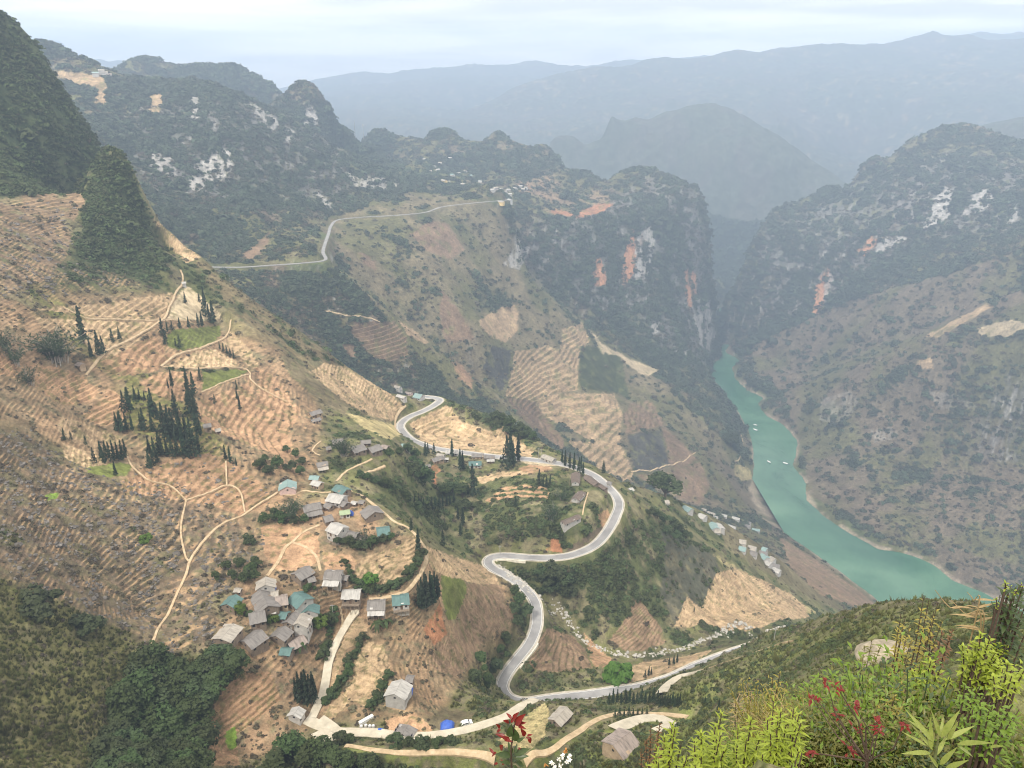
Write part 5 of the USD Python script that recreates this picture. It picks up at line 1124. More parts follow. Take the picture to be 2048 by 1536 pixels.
noisy('plank_wall', (0.20, 0.155, 0.115), 0.35, 1.0, stretch=(4, 4, 0.5))
noisy('plaster_wall', (0.42, 0.40, 0.37), 0.2, 0.6)
noisy('pink_wall', (0.52, 0.38, 0.34), 0.15, 0.6)
noisy('yellow_wall', (0.62, 0.46, 0.20), 0.15, 0.6)
noisy('dark_opening', (0.025, 0.023, 0.022), 0.2, 2.0)
noisy('door_wood', (0.13, 0.085, 0.055), 0.3, 2.0)
noisy('post_wood', (0.24, 0.19, 0.14), 0.3, 2.0)
noisy('blue_tarp', (0.045, 0.11, 0.42), 0.2, 0.9, rough=0.5, bump=0.05)
noisy('tank_white', (0.72, 0.72, 0.70), 0.1, 1.0, rough=0.4)
noisy('concrete_grey', (0.36, 0.35, 0.33), 0.2, 0.7)
def box(x0, x1, y0, y1, z0, z1):
    v = np.array([(x, y, z) for z in (z0, z1) for x, y in ((x0, y0), (x1, y0), (x1, y1), (x0, y1))], float)
    f = np.array([[0, 2, 1], [0, 3, 2], [4, 5, 6], [4, 6, 7], [0, 1, 5], [0, 5, 4], [1, 2, 6], [1, 6, 5], [2, 3, 7], [2, 7, 6], [3, 0, 4], [3, 4, 7]])
    return v, f
def slab(a, b, c, d, t):
    """a sheet with the corners a b c d (a to b along the ridge) and thickness t"""
    top = np.array([a, b, c, d], float)
    v = np.vstack([top - [0, 0, t], top])
    f = box(0, 1, 0, 1, 0, 1)[1]
    return v, f
def roof_side(L, y0, z0, y1, z1, rng, n=None, t=0.07, sag=0.04):
    n = n or max(3, int(L / 1.15))
    xs = np.linspace(-L / 2, L / 2, n + 1)
    out = []
    for i in range(n):
        dz = rng.normal(0, sag)
        dy = rng.normal(0, 0.10) * np.sign(y1 - y0)
        ax, bx = (xs[i], xs[i + 1]) if y1 < y0 else (xs[i + 1], xs[i])
        out.append(slab((ax, y0, z0 + dz * 0.3), (bx, y0, z0 + dz * 0.3), (bx, y1 + dy, z1 + dz), (ax, y1 + dy, z1 + dz), t))
    return join(*out)
FOOT = []
def house_at(ridge, Hr, r_min=60):
    """stands a house so that its ridge lies on the line between two pixels; returns base, heading, ridge length"""
    (x1, y1), (x2, y2) = ridge
    mx, my = (x1 + x2) / 2, (y1 + y2) / 2
    p = hit(mx, my + 2, r_min)
    u, e = ray(mx, my)
    r = np.hypot(p[0], p[1])
    rs = np.linspace(r * 0.80, r * 1.02, 160)
    f = rs * e - ground(rs * np.sin(u), rs * np.cos(u)) - Hr
    k = np.nonzero((f[:-1] > 0) & (f[1:] <= 0))[0]
    r = rs[k[-1] + 1] if len(k) else r * 0.985
    z = r * float(e)
    q = []
    for a, b in ridge:
        ua, ea = ray(a, b)
        ra = z / float(ea) if ea < -0.02 else r
        ra = np.clip(ra, r * 0.9, r * 1.1)
        q.append(np.array([ra * math.sin(ua), ra * math.cos(ua)]))
    d = q[1] - q[0]
    c = (q[0] + q[1]) / 2
    return np.array([c[0], c[1], z - Hr]), math.atan2(d[1], d[0]), float(np.linalg.norm(d))
def house(ridge, W, roof, wall, label, cat='house', group=None, hw=2.5, two=False, rise=None, lean=None, posts=False, plain=False, r_min=60, lim=(3.0, 17.0), overhang=0.6, lean_roof=None, kind_name='house', low=0.0):
    hw = hw * (1.9 if two else 1) - low
    rise = rise or W * 0.24
    c, h, L = house_at(ridge, hw + rise, r_min)
    L = float(np.clip(L, *lim))
    seed = int(ridge[0][0] * 7 + ridge[0][1] * 13) % 99991
    rng = np.random.default_rng(seed)
    t = thing(kind_name, label, cat, c, h, group)
    l, w = L / 2 - 0.35, W / 2 - overhang
    foot = -3.2
    # walls up to the eaves and gables under the roof
    hw_in = hw + rise * (overhang / (W / 2)) - 0.06
    v = np.array([(x, y, z) for x in (-l, l) for y, z in ((-w, foot), (w, foot), (w, hw_in), (0, hw + rise - 0.12), (-w, hw_in))], float)
    f = [[0, 1, 2], [0, 2, 4], [2, 3, 4], [5, 7, 6], [5, 9, 7], [7, 9, 8]]
    for i in range(5):
        j = (i + 1) % 5
        f += [[i, i + 5, j + 5], [i, j + 5, j]]
    mesh('wall', (v, np.array(f)), wall, t)
    if plain:
        mesh('roof', join(roof_side(L, 0, hw + rise, -W / 2, hw, rng, 2), roof_side(L, 0, hw + rise, W / 2, hw, rng, 2)), roof, t)
    else:
        rp = mesh('roof', join(roof_side(L, 0, hw + rise, -W / 2, hw, rng), roof_side(L, 0, hw + rise, W / 2, hw, rng)), roof, t)
        mesh('ridge_cap', join(slab((-L / 2, 0.16, hw + rise + 0.01), (L / 2, 0.16, hw + rise + 0.01), (L / 2, 0, hw + rise + 0.09), (-L / 2, 0, hw + rise + 0.09), 0.03), slab((L / 2, -0.16, hw + rise + 0.01), (-L / 2, -0.16, hw + rise + 0.01), (-L / 2, 0, hw + rise + 0.09), (L / 2, 0, hw + rise + 0.09), 0.03)), roof, rp.GetPath())
        for s in (-1, 1):
            for fl in range(2 if two else 1):
                zf = fl * 2.5
                if s < 0 or two:
                    dx = rng.uniform(-0.25, 0.25) * l
                    mesh('door', box(dx - 0.5, dx + 0.5, *sorted((s * (w - 0.02), s * (w + 0.05))), zf, zf + 2.0), 'door_wood', t)
                for q in (-0.62, 0.62) if l > 2.4 else (0.6,):
                    mesh('window', box(q * l - 0.45, q * l + 0.45, *sorted((s * (w - 0.02), s * (w + 0.04))), zf + 0.9, zf + 1.8), 'dark_opening', t)
        for s in (-1, 1):
            mesh('gable_vent', box(*sorted((s * (l - 0.02), s * (l + 0.04))), -0.4, 0.4, hw - 0.4, hw + 0.35), 'dark_opening', t)
    if lean:                      # a lower roof in front of the eaves
        s, dep, lr = lean
        y0, y1 = s * (W / 2 - 0.15), s * (W / 2 + dep)
        mesh('porch_roof', roof_side(L * 0.92, y0, hw - 0.25, y1, hw - 0.25 - dep * 0.28, rng, 2 if plain else None), lr, t)
        for x in np.linspace(-L * 0.43, L * 0.43, 2 if plain else 4):
            mesh('post', box(x - 0.09, x + 0.09, y1 - s * 0.25 - 0.09, y1 - s * 0.25 + 0.09, foot, hw - 0.25 - dep * 0.26), 'post_wood', t)
    if posts:                     # a floor on stilts with a railing
        for s in (-1,):
            y1 = s * (W / 2 + 0.9)
            mesh('balcony', box(-l, l, *sorted((s * (w + 0.06), y1)), -0.15, 0.0), 'post_wood', t)
            mesh('railing', join(box(-l, l, y1 - 0.05, y1 + 0.05, 0.85, 0.95), *[box(x - 0.04, x + 0.04, y1 - 0.04, y1 + 0.04, 0.0, 0.85) for x in np.linspace(-l, l, 9)]), 'post_wood', t)
            for x in np.linspace(-l, l, 5):
                mesh('stilt', box(x - 0.1, x + 0.1, y1 - 0.1, y1 + 0.1, foot - 1.5, -0.16), 'post_wood', t)
    FOOT.append((c[:2], max(L, W) / 2 + 0.8))
    return t
G, Wh, Cr, T, PT, B, O = 'grey_roof', 'white_roof', 'cream_roof', 'teal_roof', 'pale_teal_roof', 'brown_roof', 'old_roof'
MUD, PLK, PLA, PNK = 'mud_wall', 'plank_wall', 'plaster_wall', 'pink_wall'
LV, UV_, CL = 'houses of the lower village', 'houses of the upper hamlet', 'houses of the grey roofed cluster'
for a in [   # ridge, width, roof, wall, label, options
    # lower village
    (((472, 1188), (453, 1208)), 6.5, T, PLK, 'teal roofed house at the left edge of the lower village', {}),
    (((469, 1177), (482, 1178)), 3, Cr, PLK, 'small cream shed just above the leftmost teal roof', {'hw': 2.0}),
    (((531, 1153), (530, 1170)), 8, Cr, PLA, 'house with one grey and one cream slope and a blue sheet below', {}),
    (((520, 1178), (536, 1212)), 9, G, PLK, 'long dark grey roofed house at the middle of the lower village', {}),
    (((549, 1195), (575, 1190)), 7.5, O, MUD, 'tan grey gabled house right of the long dark roof', {}),
    (((541, 1184), (557, 1182)), 4, Cr, MUD, 'small cream roof wedged between two grey roofs', {'hw': 2.0}),
    (((537, 1218), (552, 1216)), 4, Wh, PLK, 'small white lean-to roof below the long dark roof', {'hw': 2.0}),
    (((496, 1228), (530, 1220)), 8.5, G, PLK, 'broad grey roof with a yellow patch in the lower village', {}),
    (((468, 1247), (441, 1278)), 8, Cr, PLK, 'large pale flat roofed house on stilts at the left corner', {'rise': 0.9, 'posts': True}),
    (((524, 1259), (488, 1283)), 8, G, PLK, 'grey brown house with a low porch beside the dark wood', {'lean': (-1, 2.6, G)}),
    (((588, 1184), (611, 1199)), 8.5, T, PLA, 'large teal roofed house under the bright tree', {}),
    (((619, 1204), (616, 1221)), 8, T, PLA, 'second teal house, right of the large teal one', {}),
    (((557, 1223), (576, 1226)), 5, T, PLK, 'small dull teal roof at the heart of the lower village', {'hw': 2.0}),
    (((592, 1223), (574, 1244)), 6, G, PLK, 'narrow grey roof against the tall white house', {}),
    (((607, 1225), (595, 1247)), 7.5, Cr, PLA, 'tall two storey cream house with railings', {'two': True, 'posts': True}),
    (((571, 1251), (551, 1272)), 7.5, G, PLK, 'grey roof below the tall cream house', {}),
    (((608, 1270), (575, 1287)), 6.5, O, PLK, 'old pinkish stained roof near the banana plants', {'low': 0.5}),
    (((561, 1296), (584, 1298)), 5, T, PLK, 'low dark teal roof at the bottom of the lower village', {'low': 0.6}),
    (((619, 1131), (589, 1148)), 7.5, G, PLK, 'grey house above the village with a shed at its side', {}),
    (((614, 1158), (630, 1153)), 4, G, PLK, 'small shed at the corner of that upper grey house', {'hw': 1.9}),
    (((649, 1142), (684, 1143)), 7, G, PLA, 'grey roofed house with a white porch strip beside the path end', {'lean': (-1, 2.8, Wh)}),
    (((681, 1150), (697, 1152)), 4, G, PLK, 'grey side wing right of the white porch house', {'hw': 2.0}),
    (((684, 1180), (722, 1180)), 7.5, Wh, PLK, 'white roofed house on stilts over the track', {'posts': True}),
    (((734, 1203), (771, 1201)), 7.5, G, PLA, 'grey house with white skirts and stilts beside the teal one', {'lean': (-1, 2.2, Wh), 'posts': True}),
    (((783, 1193), (818, 1189)), 8, T, PLA, 'teal roofed stilt house at the right end of the village', {'posts': True}),
    (((804, 1358), (788, 1388)), 8.5, Wh, 'concrete_grey', 'lone white roofed house among the tan fields', {}),
    (((812, 1352), (828, 1354)), 4, G, PLK, 'grey shed behind the lone white roof', {'hw': 2.0}),
    (((598, 1412), (586, 1430)), 5.5, Wh, PLA, 'small white roofed house beside the track junction', {}),
    (((817, 1449), (804, 1468)), 7.5, G, 'concrete_grey', 'sunken grey roof beside the bottom track', {'low': 1.6, 'rise': 0.8}),
    (((1134, 1413), (1108, 1440)), 6, Cr, PLK, 'pale grey roofed house by the straw coloured field', {}),
    (((1262, 1462), (1225, 1490)), 10, O, MUD, 'pinkish brown tiled roof at the bottom of the photo', {}),
    # upper hamlet
    (((575, 958), (574, 973)), 8.5, PT, PNK, 'pale teal house with a pink gable at the left of the upper hamlet', {}),
    (((625, 960), (643, 965)), 5, Wh, MUD, 'white roofed house under a half hidden teal roof', {}),
    (((619, 951), (639, 952)), 4.5, PT, MUD, 'half hidden pale teal roof behind the white one', {}),
    (((632, 926), (655, 922)), 5.5, G, MUD, 'grey house with a cream porch above the teal house', {'lean': (-1, 2.4, Cr)}),
    (((672, 969), (694, 979)), 6.5, T, PLK, 'dark teal roof at the top of the upper hamlet', {}),
    (((658, 987), (688, 993)), 8, Wh, PLA, 'white roofed house below the dark teal roof', {}),
    (((682, 1000), (694, 1006)), 5, G, PLK, 'rounded grey annex against the white roofed house', {'hw': 2.1}),
    (((604, 1012), (641, 1004)), 7, G, MUD, 'long grey house with a lower grey porch among the bamboo', {'lean': (-1, 3.0, G)}),
    (((651, 1005), (664, 1011)), 4.5, G, PLK, 'small grey roof beside the long grey house', {'hw': 2.0}),
    (((737, 1010), (750, 1024)), 9.5, G, PLK, 'large round backed dark grey house by the green plot', {}),
    (((705, 1002), (712, 1004)), 3, Wh, PLK, 'tiny white hut on the courtyard', {'hw': 1.8}),
    (((719, 1000), (729, 1002)), 3.6, G, MUD, 'tiny brown hut with a blue sheet', {'hw': 1.8}),
    (((678, 1022), (700, 1019)), 4.5, 'green_roof', PLA, 'white walled house with a light green roof', {}),
    (((646, 1034), (664, 1029)), 6, G, PLK, 'grey roof just above the two storey house', {}),
    (((662, 1045), (687, 1055)), 8, Wh, PLA, 'two storey white roofed house with balconies', {'two': True, 'posts': True}),
    (((686, 1061), (716, 1067)), 6, G, PLK, 'grey wing joined to the two storey house', {}),
    (((714, 1072), (745, 1075)), 5, O, PLK, 'low stained roof between the grey wing and the green tin roof', {'hw': 2.0}),
    (((752, 1057), (779, 1053)), 7.5, T, PLA, 'bright teal green roof at the right end of the upper hamlet', {}),
    # grey cluster and its neighbours
    (((651, 894), (662, 892)), 4.5, G, PLK, 'small grey hut left of the grey cluster', {'hw': 2.0}),
    (((663, 880), (687, 876)), 6, G, PLK, 'topmost grey roof of the cluster', {}),
    (((701, 895), (727, 887)), 8.5, G, PLK, 'broad grey roof at the middle of the cluster with blue sheets', {}),
    (((736, 896), (759, 888)), 7.5, G, PLK, 'ragged grey roof at the right of the cluster', {}),
    (((721, 881), (742, 879)), 5, G, PLK, 'grey roof behind the broad one of the cluster', {}),
    (((764, 889), (777, 892)), 4.5, O, PLK, 'small brown roof at the right end of the cluster', {'hw': 2.0}),
    (((800, 887), (820, 888)), 6, PT, PLA, 'pale teal roof beside the road below the bend', {}),
    (((618, 825), (641, 818)), 6, G, MUD, 'upper of the two grey huts on the terraced ridge', {}),
    (((621, 840), (640, 834)), 4.5, G, MUD, 'lower of the two grey huts on the terraced ridge', {'hw': 2.0}),
    (((405, 849), (422, 846)), 5, G, MUD, 'grey house beside the tall conifer stand', {}),
    (((430, 858), (440, 856)), 4, Cr, MUD, 'small pale shed right of the conifer stand house', {'hw': 2.0}),
    (((363, 564), (371, 563)), 4, Wh, PLA, 'tiny white hut on the crest path', {'plain': True}),
    (((155, 724), (165, 727)), 4, O, MUD, 'small house with a reddish roof beside the bamboo clump', {'plain': True}),
    # roadside hamlet
    (((863, 918), (885, 911)), 6, G, MUD, 'grey roofed house over the red earth slip', {}),
    (((887, 916), (897, 915)), 3.5, Wh, PLA, 'small white porch roof at the side of that grey house', {'hw': 2.0}),
    (((849, 930), (861, 928)), 4, G, PLK, 'small grey hut hidden by a dark tree', {'hw': 2.0}),
    (((891, 900), (917, 900)), 6, Wh, PLA, 'white roofed white house beside the road', {}),
    (((874, 906), (889, 909)), 5, Cr, PLA, 'cream roofed house next to the white house', {}),
    (((943, 907), (968, 907)), 6, G, MUD, 'long grey roof right of the leafy tree', {}),
    (((969, 910), (990, 911)), 5.5, G, PLK, 'second grey roof joined to the long one', {}),
    (((973, 919), (989, 918)), 4, Wh, PLK, 'white porch roof below the joined grey roof', {'hw': 2.0}),
    (((937, 923), (963, 922)), 7, T, PLA, 'dark teal house in front of the long grey roof', {}),
    (((1086, 908), (1109, 917)), 6, Cr, PLA, 'pale mansard roofed house at the end of the concrete yard', {}),
    (((1152, 943), (1151, 963)), 6, B, PLA, 'brown roofed cabin pointing down the hill', {'posts': True}),
    (((1164, 981), (1150, 996)), 6, B, PLA, 'middle brown cabin with a white terrace', {'posts': True}),
    (((1159, 1029), (1124, 1043)), 5, B, PLA, 'long low brown cabin above the cut bank', {'posts': True}),
    (((1173, 949), (1195, 966)), 6, B, PLK, 'long brown roof along the road bend', {}),
    (((1199, 967), (1213, 976)), 4, B, PLK, 'small brown shelter at the road edge', {'hw': 2.2}),
    (((1216, 962), (1222, 964)), 4, G, PLA, 'tiny grey house beyond the road', {'plain': True}),
    (((1258, 977), (1266, 975)), 5, Wh, PLA, 'small white house alone on the slope beyond the road', {'plain': True}),
    (((1329, 1001), (1338, 1000)), 6, Cr, PLA, 'pale house at the foot of the big round tree', {'plain': True}),
    # hamlet on the ridge above the road bend
    (((784, 769), (801, 773)), 7, Cr, PLA, 'pale grey roof at the top of the ridge houses', {}),
    (((790, 777), (804, 775)), 7, Cr, PLA, 'pale grey roof second from the top of the ridge houses', {}),
    (((806, 782), (824, 785)), 7, O, PNK, 'pinkish grey roof in the ridge houses', {}),
    (((795, 788), (811, 793)), 5, Wh, PLA, 'white and blue house on the slope of the ridge houses', {}),
    (((830, 786), (845, 789)), 9, PT, PLA, 'wide teal grey roof beside the far road bend', {}),
]:
    house(a[0], a[1], a[2], a[3], a[4], **a[5])
# the village beyond the spur, the plateau village and the houses under the ridge: too far for their parts to show
def nth(k):
    return ['first', 'second', 'third', 'fourth', 'fifth', 'sixth', 'seventh', 'eighth', 'ninth', 'tenth', 'eleventh', 'twelfth'][k] if k < 12 else f'{k + 1}{"th" if (k + 1) % 10 not in (1, 2, 3) or k < 20 else ("st", "nd", "rd")[k % 10]}'
FAR = [(Wh, [((1398, 1026), (1412, 1032)), ((1419, 1029), (1437, 1034)), ((1435, 1026), (1458, 1031)), ((1462, 1032), (1482, 1037)), ((1456, 1049), (1472, 1054)), ((1434, 1045), (1444, 1056)), ((1531, 1120), (1543, 1126)), ((1545, 1134), (1561, 1141))], 8),
       (Cr, [((1403, 1016), (1413, 1019)), ((1415, 1022), (1430, 1027)), ((1428, 1057), (1442, 1058)), ((1478, 1079), (1493, 1081)), ((1496, 1090), (1513, 1095)), ((1538, 1112), (1550, 1118))], 8),
       (G, [((1481, 1039), (1508, 1046)), ((1488, 1048), (1502, 1051)), ((1500, 1102), (1515, 1106)), ((1518, 1101), (1536, 1106)), ((1542, 1126), (1560, 1131))], 8),
       (PT, [((1368, 1010), (1383, 1018)), ((1424, 1043), (1433, 1055)), ((1503, 1056), (1521, 1059)), ((1478, 1092), (1493, 1096)), ((1524, 1106), (1535, 1115)), ((1525, 1094), (1533, 1097))], 8)]
NAMES = {Wh: 'white', Cr: 'cream', G: 'grey', PT: 'pale teal'}
for roof, rs, w in FAR:
    for k, rg in enumerate(sorted(rs)):
        house(rg, w, roof, PLA, f'{NAMES[roof]} roofed house of the river village, {["first", "second", "third", "fourth", "fifth", "sixth", "seventh", "eighth"][k]} {NAMES[roof]} one from the left', group='houses of the village by the river', plain=True, hw=3.0, r_min=450, lim=(5, 13))
plateau_ = [(848, 317, Wh), (880, 324, Cr), (875, 338, Wh), (890, 332, Cr), (905, 347, PT), (917, 345, Wh), (895, 362, Cr), (925, 366, Cr), (940, 350, PT), (960, 361, Wh), (985, 377, Wh), (991, 374, Cr), (1001, 376, Wh), (1010, 381, O), (1016, 378, Wh), (1040, 371, Wh), (1051, 373, Cr), (1030, 374, Wh), (1020, 386, Wh), (930, 340, Cr), (900, 314, Wh), (868, 330, Wh), (860, 340, Cr), (1046, 376, Cr)]
for k, (x, y, c) in enumerate(sorted(plateau_)):
    house(((x - 4, y), (x + 4, y + (k % 3) - 1)), 8, c, PLA, f'tiny {NAMES.get(c, "brown")} house of the hazy plateau village, {nth(k)} house from the left', group='houses of the plateau village', plain=True, hw=3.4, r_min=1500, lim=(9, 12))
house(((882, 358), (893, 360)), 9, Cr, 'yellow_wall', 'yellow school like building in the plateau village', plain=True, hw=5, r_min=1500, lim=(12, 20))
house(((994, 401), (1008, 402)), 9, Cr, 'yellow_wall', 'pale yellow building where the upper road ends', plain=True, hw=4.5, r_min=1400, lim=(14, 24))
house(((1016, 397), (1023, 398)), 9, Wh, PLA, 'white tower like building at the end of the upper road', plain=True, hw=9, r_min=1400, lim=(8, 11))
for k, (x, y, c) in enumerate([(190, 143, PT), (202, 138, Cr), (209, 142, Cr), (217, 146, O)]):
    house(((x - 4, y), (x + 4, y + 1)), 9, c, PLA, ['pale teal building', 'tall cream building', 'cream building', 'brown building'][k] + ' on the skyline under the bare trees, ' + ['leftmost', 'second', 'third', 'rightmost'][k] + ' of four', plain=True, hw=5, r_min=1300, lim=(11, 15))
for c_, rad in FOOT:
    pass
d_, i_ = cKDTree(np.array([c for c, _ in FOOT])).query(np.stack([GX, GY], -1).reshape(-1, 2), distance_upper_bound=12)
HOLD |= (d_ < np.r_[[q for _, q in FOOT], 0][i_]).reshape(GZ.shape)

# ---- things about the village
road_wall((990, 1116), (1056, 1117), 3.85, 4.0, 'pale stone retaining wall inside the upper hairpin')
road_wall((1064, 1280), (1026, 1330), 3.85, 3.0, 'pale retaining wall at the outside of the lower bend')
def at_px(px, py, r_min=60):
    return hit(px, py, r_min)
def lathe(profile, n=16):
    p = np.array(profile, float)
    a = np.arange(n) * 2 * np.pi / n
    v = np.stack([p[:, None, 0] * np.cos(a), p[:, None, 0] * np.sin(a), np.repeat(p[:, 1:2], n, 1)], -1).reshape(-1, 3)
    i, j = np.meshgrid(np.arange(len(p) - 1), np.arange(n), indexing='ij')
    q = np.stack([i * n + j, i * n + (j + 1) % n, (i + 1) * n + (j + 1) % n, (i + 1) * n + j], -1).reshape(-1, 4)
    return v, np.vstack([q[:, [0, 1, 2]], q[:, [0, 2, 3]]])
for k, (x, y) in enumerate([(723, 1457), (732, 1455), (740, 1456), (747, 1456)]):
    t = thing('water_tank', 'round white water tank beside the bottom track, ' + ['leftmost', 'second', 'third', 'rightmost'][k] + ' of four', 'water tank', at_px(x, y), 0, 'water tanks beside the bottom track')
    mesh('drum', lathe([(0, 0), (0.62, 0), (0.64, 0.5), (0.62, 1.15), (0.35, 1.3)]), 'concrete_grey', t, smooth=40)
    mesh('lid', lathe([(0.36, 1.28), (0.36, 1.38), (0, 1.42)]), 'tank_white', t, smooth=40)
a, b = at_px(719, 1450), at_px(746, 1432)
t = thing('concrete_trough', 'long white concrete trough lying beside the water tanks', 'trough', (a + b) / 2, math.atan2(b[1] - a[1], b[0] - a[0]))
l_ = float(np.linalg.norm((b - a)[:2])) / 2
mesh('trough_body', join(box(-l_, l_, -0.6, -0.45, -0.6, 0.8), box(-l_, l_, 0.45, 0.6, -0.6, 0.8), box(-l_, -l_ + 0.15, -0.45, 0.45, -0.6, 0.8), box(l_ - 0.15, l_, -0.45, 0.45, -0.6, 0.8)), 'tank_white', t)
mesh('trough_cover', box(-l_, l_, -0.62, 0.62, 0.82, 0.9), 'tank_white', t)
def tarp(px, py, w, d, h, label):
    rng = np.random.default_rng(int(px))
    n = 13
    x, y = np.meshgrid(np.linspace(-1, 1, n), np.linspace(-1, 1, n))
    rr = np.maximum(np.abs(x), np.abs(y))
    z = h * np.cos(np.clip(np.hypot(x, y), 0, 1.3) / 1.3 * np.pi / 2) ** 0.7 + gaussian_filter(rng.normal(0, 0.5, (n, n)), 1.2) * h * 0.35
    z = np.where(rr > 0.98, -0.3, z)
    v = np.stack([x * w / 2, y * d / 2, z], -1).reshape(-1, 3)
    i, j = np.meshgrid(np.arange(n - 1), np.arange(n - 1), indexing='ij')
    q = np.stack([i * n + j, i * n + j + 1, (i + 1) * n + j + 1, (i + 1) * n + j], -1).reshape(-1, 4)
    q_ = at_px(px, py)
    mesh('tarpaulin', (v + q_, np.vstack([q[:, [0, 1, 2]], q[:, [0, 2, 3]]])), 'blue_tarp', label=label, cat='tarpaulin', smooth=50)
tarp(894, 1455, 5.0, 5.0, 2.2, 'bright blue tent of tarpaulin on the building yard')
tarp(760, 1461, 2.6, 1.8, 0.8, 'small blue tarpaulin heap beside the water tanks')
tarp(541, 1180, 4.0, 3.4, 1.6, 'blue tarpaulin hung below the cream sloped house')
tarp(701, 1029, 3.0, 2.6, 2.2, 'blue and white covered stall on the green plot')
tarp(820, 1383, 2.0, 4.0, 1.5, 'blue sheet at the right wall of the lone white roofed house')
# a parked car on the yard
noisy('car_white', (0.74, 0.74, 0.73), 0.03, 1.0, rough=0.25, spec=0.5)
noisy('car_glass', (0.03, 0.04, 0.05), 0.1, 1.0, rough=0.1, spec=0.6)
noisy('tyre_rubber', (0.03, 0.03, 0.03), 0.2, 3.0)
noisy('tail_red', (0.45, 0.03, 0.02), 0.1, 1.0, rough=0.3)
c_ = at_px(933, 1449)
t = thing('parked_car', 'white car parked on the yard beside the track', 'car', c_, 0.35)
from shapely.geometry import Polygon
def side_prism(outline, w):
    m = trimesh.creation.extrude_polygon(Polygon(outline), w, engine='earcut')
    v = np.array(m.vertices)
    return np.stack([v[:, 0], v[:, 2] - w / 2, v[:, 1]], 1), np.array(m.faces)[:, ::-1]
mesh('body', side_prism([(-2.1, 0.35), (2.1, 0.35), (2.2, 0.6), (2.05, 0.95), (1.1, 1.05), (0.55, 1.58), (-1.35, 1.62), (-2.0, 1.05), (-2.15, 0.9)], 1.7), 'car_white', t)
for s in (-1, 1):
    mesh('side_window', (lambda m: (m[0] + [0, s * 0.852, 0], m[1]))(side_prism([(-1.6, 1.08), (0.85, 1.08), (0.5, 1.48), (-1.25, 1.5)], 0.01)), 'car_glass', t)
    mesh('headlight', box(2.0, 2.16, *sorted((s * 0.5, s * 0.8)), 0.65, 0.85), 'tank_white', t)
    mesh('tail_light', box(-2.13, -2.03, *sorted((s * 0.6, s * 0.82)), 0.8, 1.0), 'tail_red', t)
    for x in (-1.3, 1.3):
        m = lathe([(0, -0.1), (0.32, -0.1), (0.34, 0), (0.32, 0.1), (0, 0.1)], 14)
        mesh('wheel', (m[0][:, [0, 2, 1]] + [x, s * 0.78, 0.33], m[1][:, ::-1]), 'tyre_rubber', t, smooth=40)
mesh('windscreen', slab((0.68, -0.7, 1.50), (0.68, 0.7, 1.50), (1.12, 0.7, 1.09), (1.12, -0.7, 1.09), 0.02), 'car_glass', t)
for k, (x, y, h) in enumerate([(1548, 1280, 24), (1082, 919, 22), (1077, 918, 22), (836, 800, 18), (666, 1228, 20), (1000, 1108, 18)]):
    q = at_px(x, y)
    hm = h * float(np.linalg.norm(q)) / FPX * 1.1
    t = thing('utility_pole', ['wooden pole beside the end of the road at the right', 'right pole behind the concrete yard', 'left pole behind the concrete yard', 'pole beside the ridge houses', 'pole beside the village track', 'pole at the upper hairpin'][k], 'pole', q)
    mesh('shaft', cone_tube([(0, 0, -1), (0, 0, hm)], [0.16, 0.11], 7), 'concrete_grey', t, smooth=True)
    mesh('crossarm', box(-0.9, 0.9, -0.07, 0.07, hm - 0.7, hm - 0.55), 'mast_steel', t)
# lattice masts on the ridge
for k, (x, y0, y1) in enumerate([(711, 282, 241), (728, 286, 248)]):
    q = hit(x, y0, 1700)
    r = float(np.hypot(q[0], q[1]))
    h = r * float(ray(x, y1)[1]) - q[2]
    t = thing('radio_mast', ('taller left' if k == 0 else 'right') + ' radio mast standing on the hazy ridge', 'mast', q, 0, 'radio masts on the ridge')
    legs = [(0.9 * math.cos(a), 0.9 * math.sin(a)) for a in (0.5, 2.6, 4.7)]
    for px_, py_ in legs:
        mesh('mast_leg', cone_tube([(px_, py_, -3), (px_ * 0.5, py_ * 0.5, h)], [0.26, 0.2], 5), 'mast_steel', t)
    br = [cone_tube([(*(np.array(legs[i]) * (1 - 0.5 * z / h)), z), (*(np.array(legs[(i + 1) % 3]) * (1 - 0.5 * (z + 3) / h)), z + 3)], [0.09, 0.09], 4) for z in np.arange(0, h - 3, 3) for i in range(3)]
    mesh('lattice', join(*br), 'mast_steel', t)
    if k:
        for a in (0.3, 2.4, 4.5):
            mesh('antenna', box(1.1 * math.cos(a) - 0.3, 1.1 * math.cos(a) + 0.3, 1.1 * math.sin(a) - 0.3, 1.1 * math.sin(a) + 0.3, h - 5, h - 0.5), 'tank_white', t)
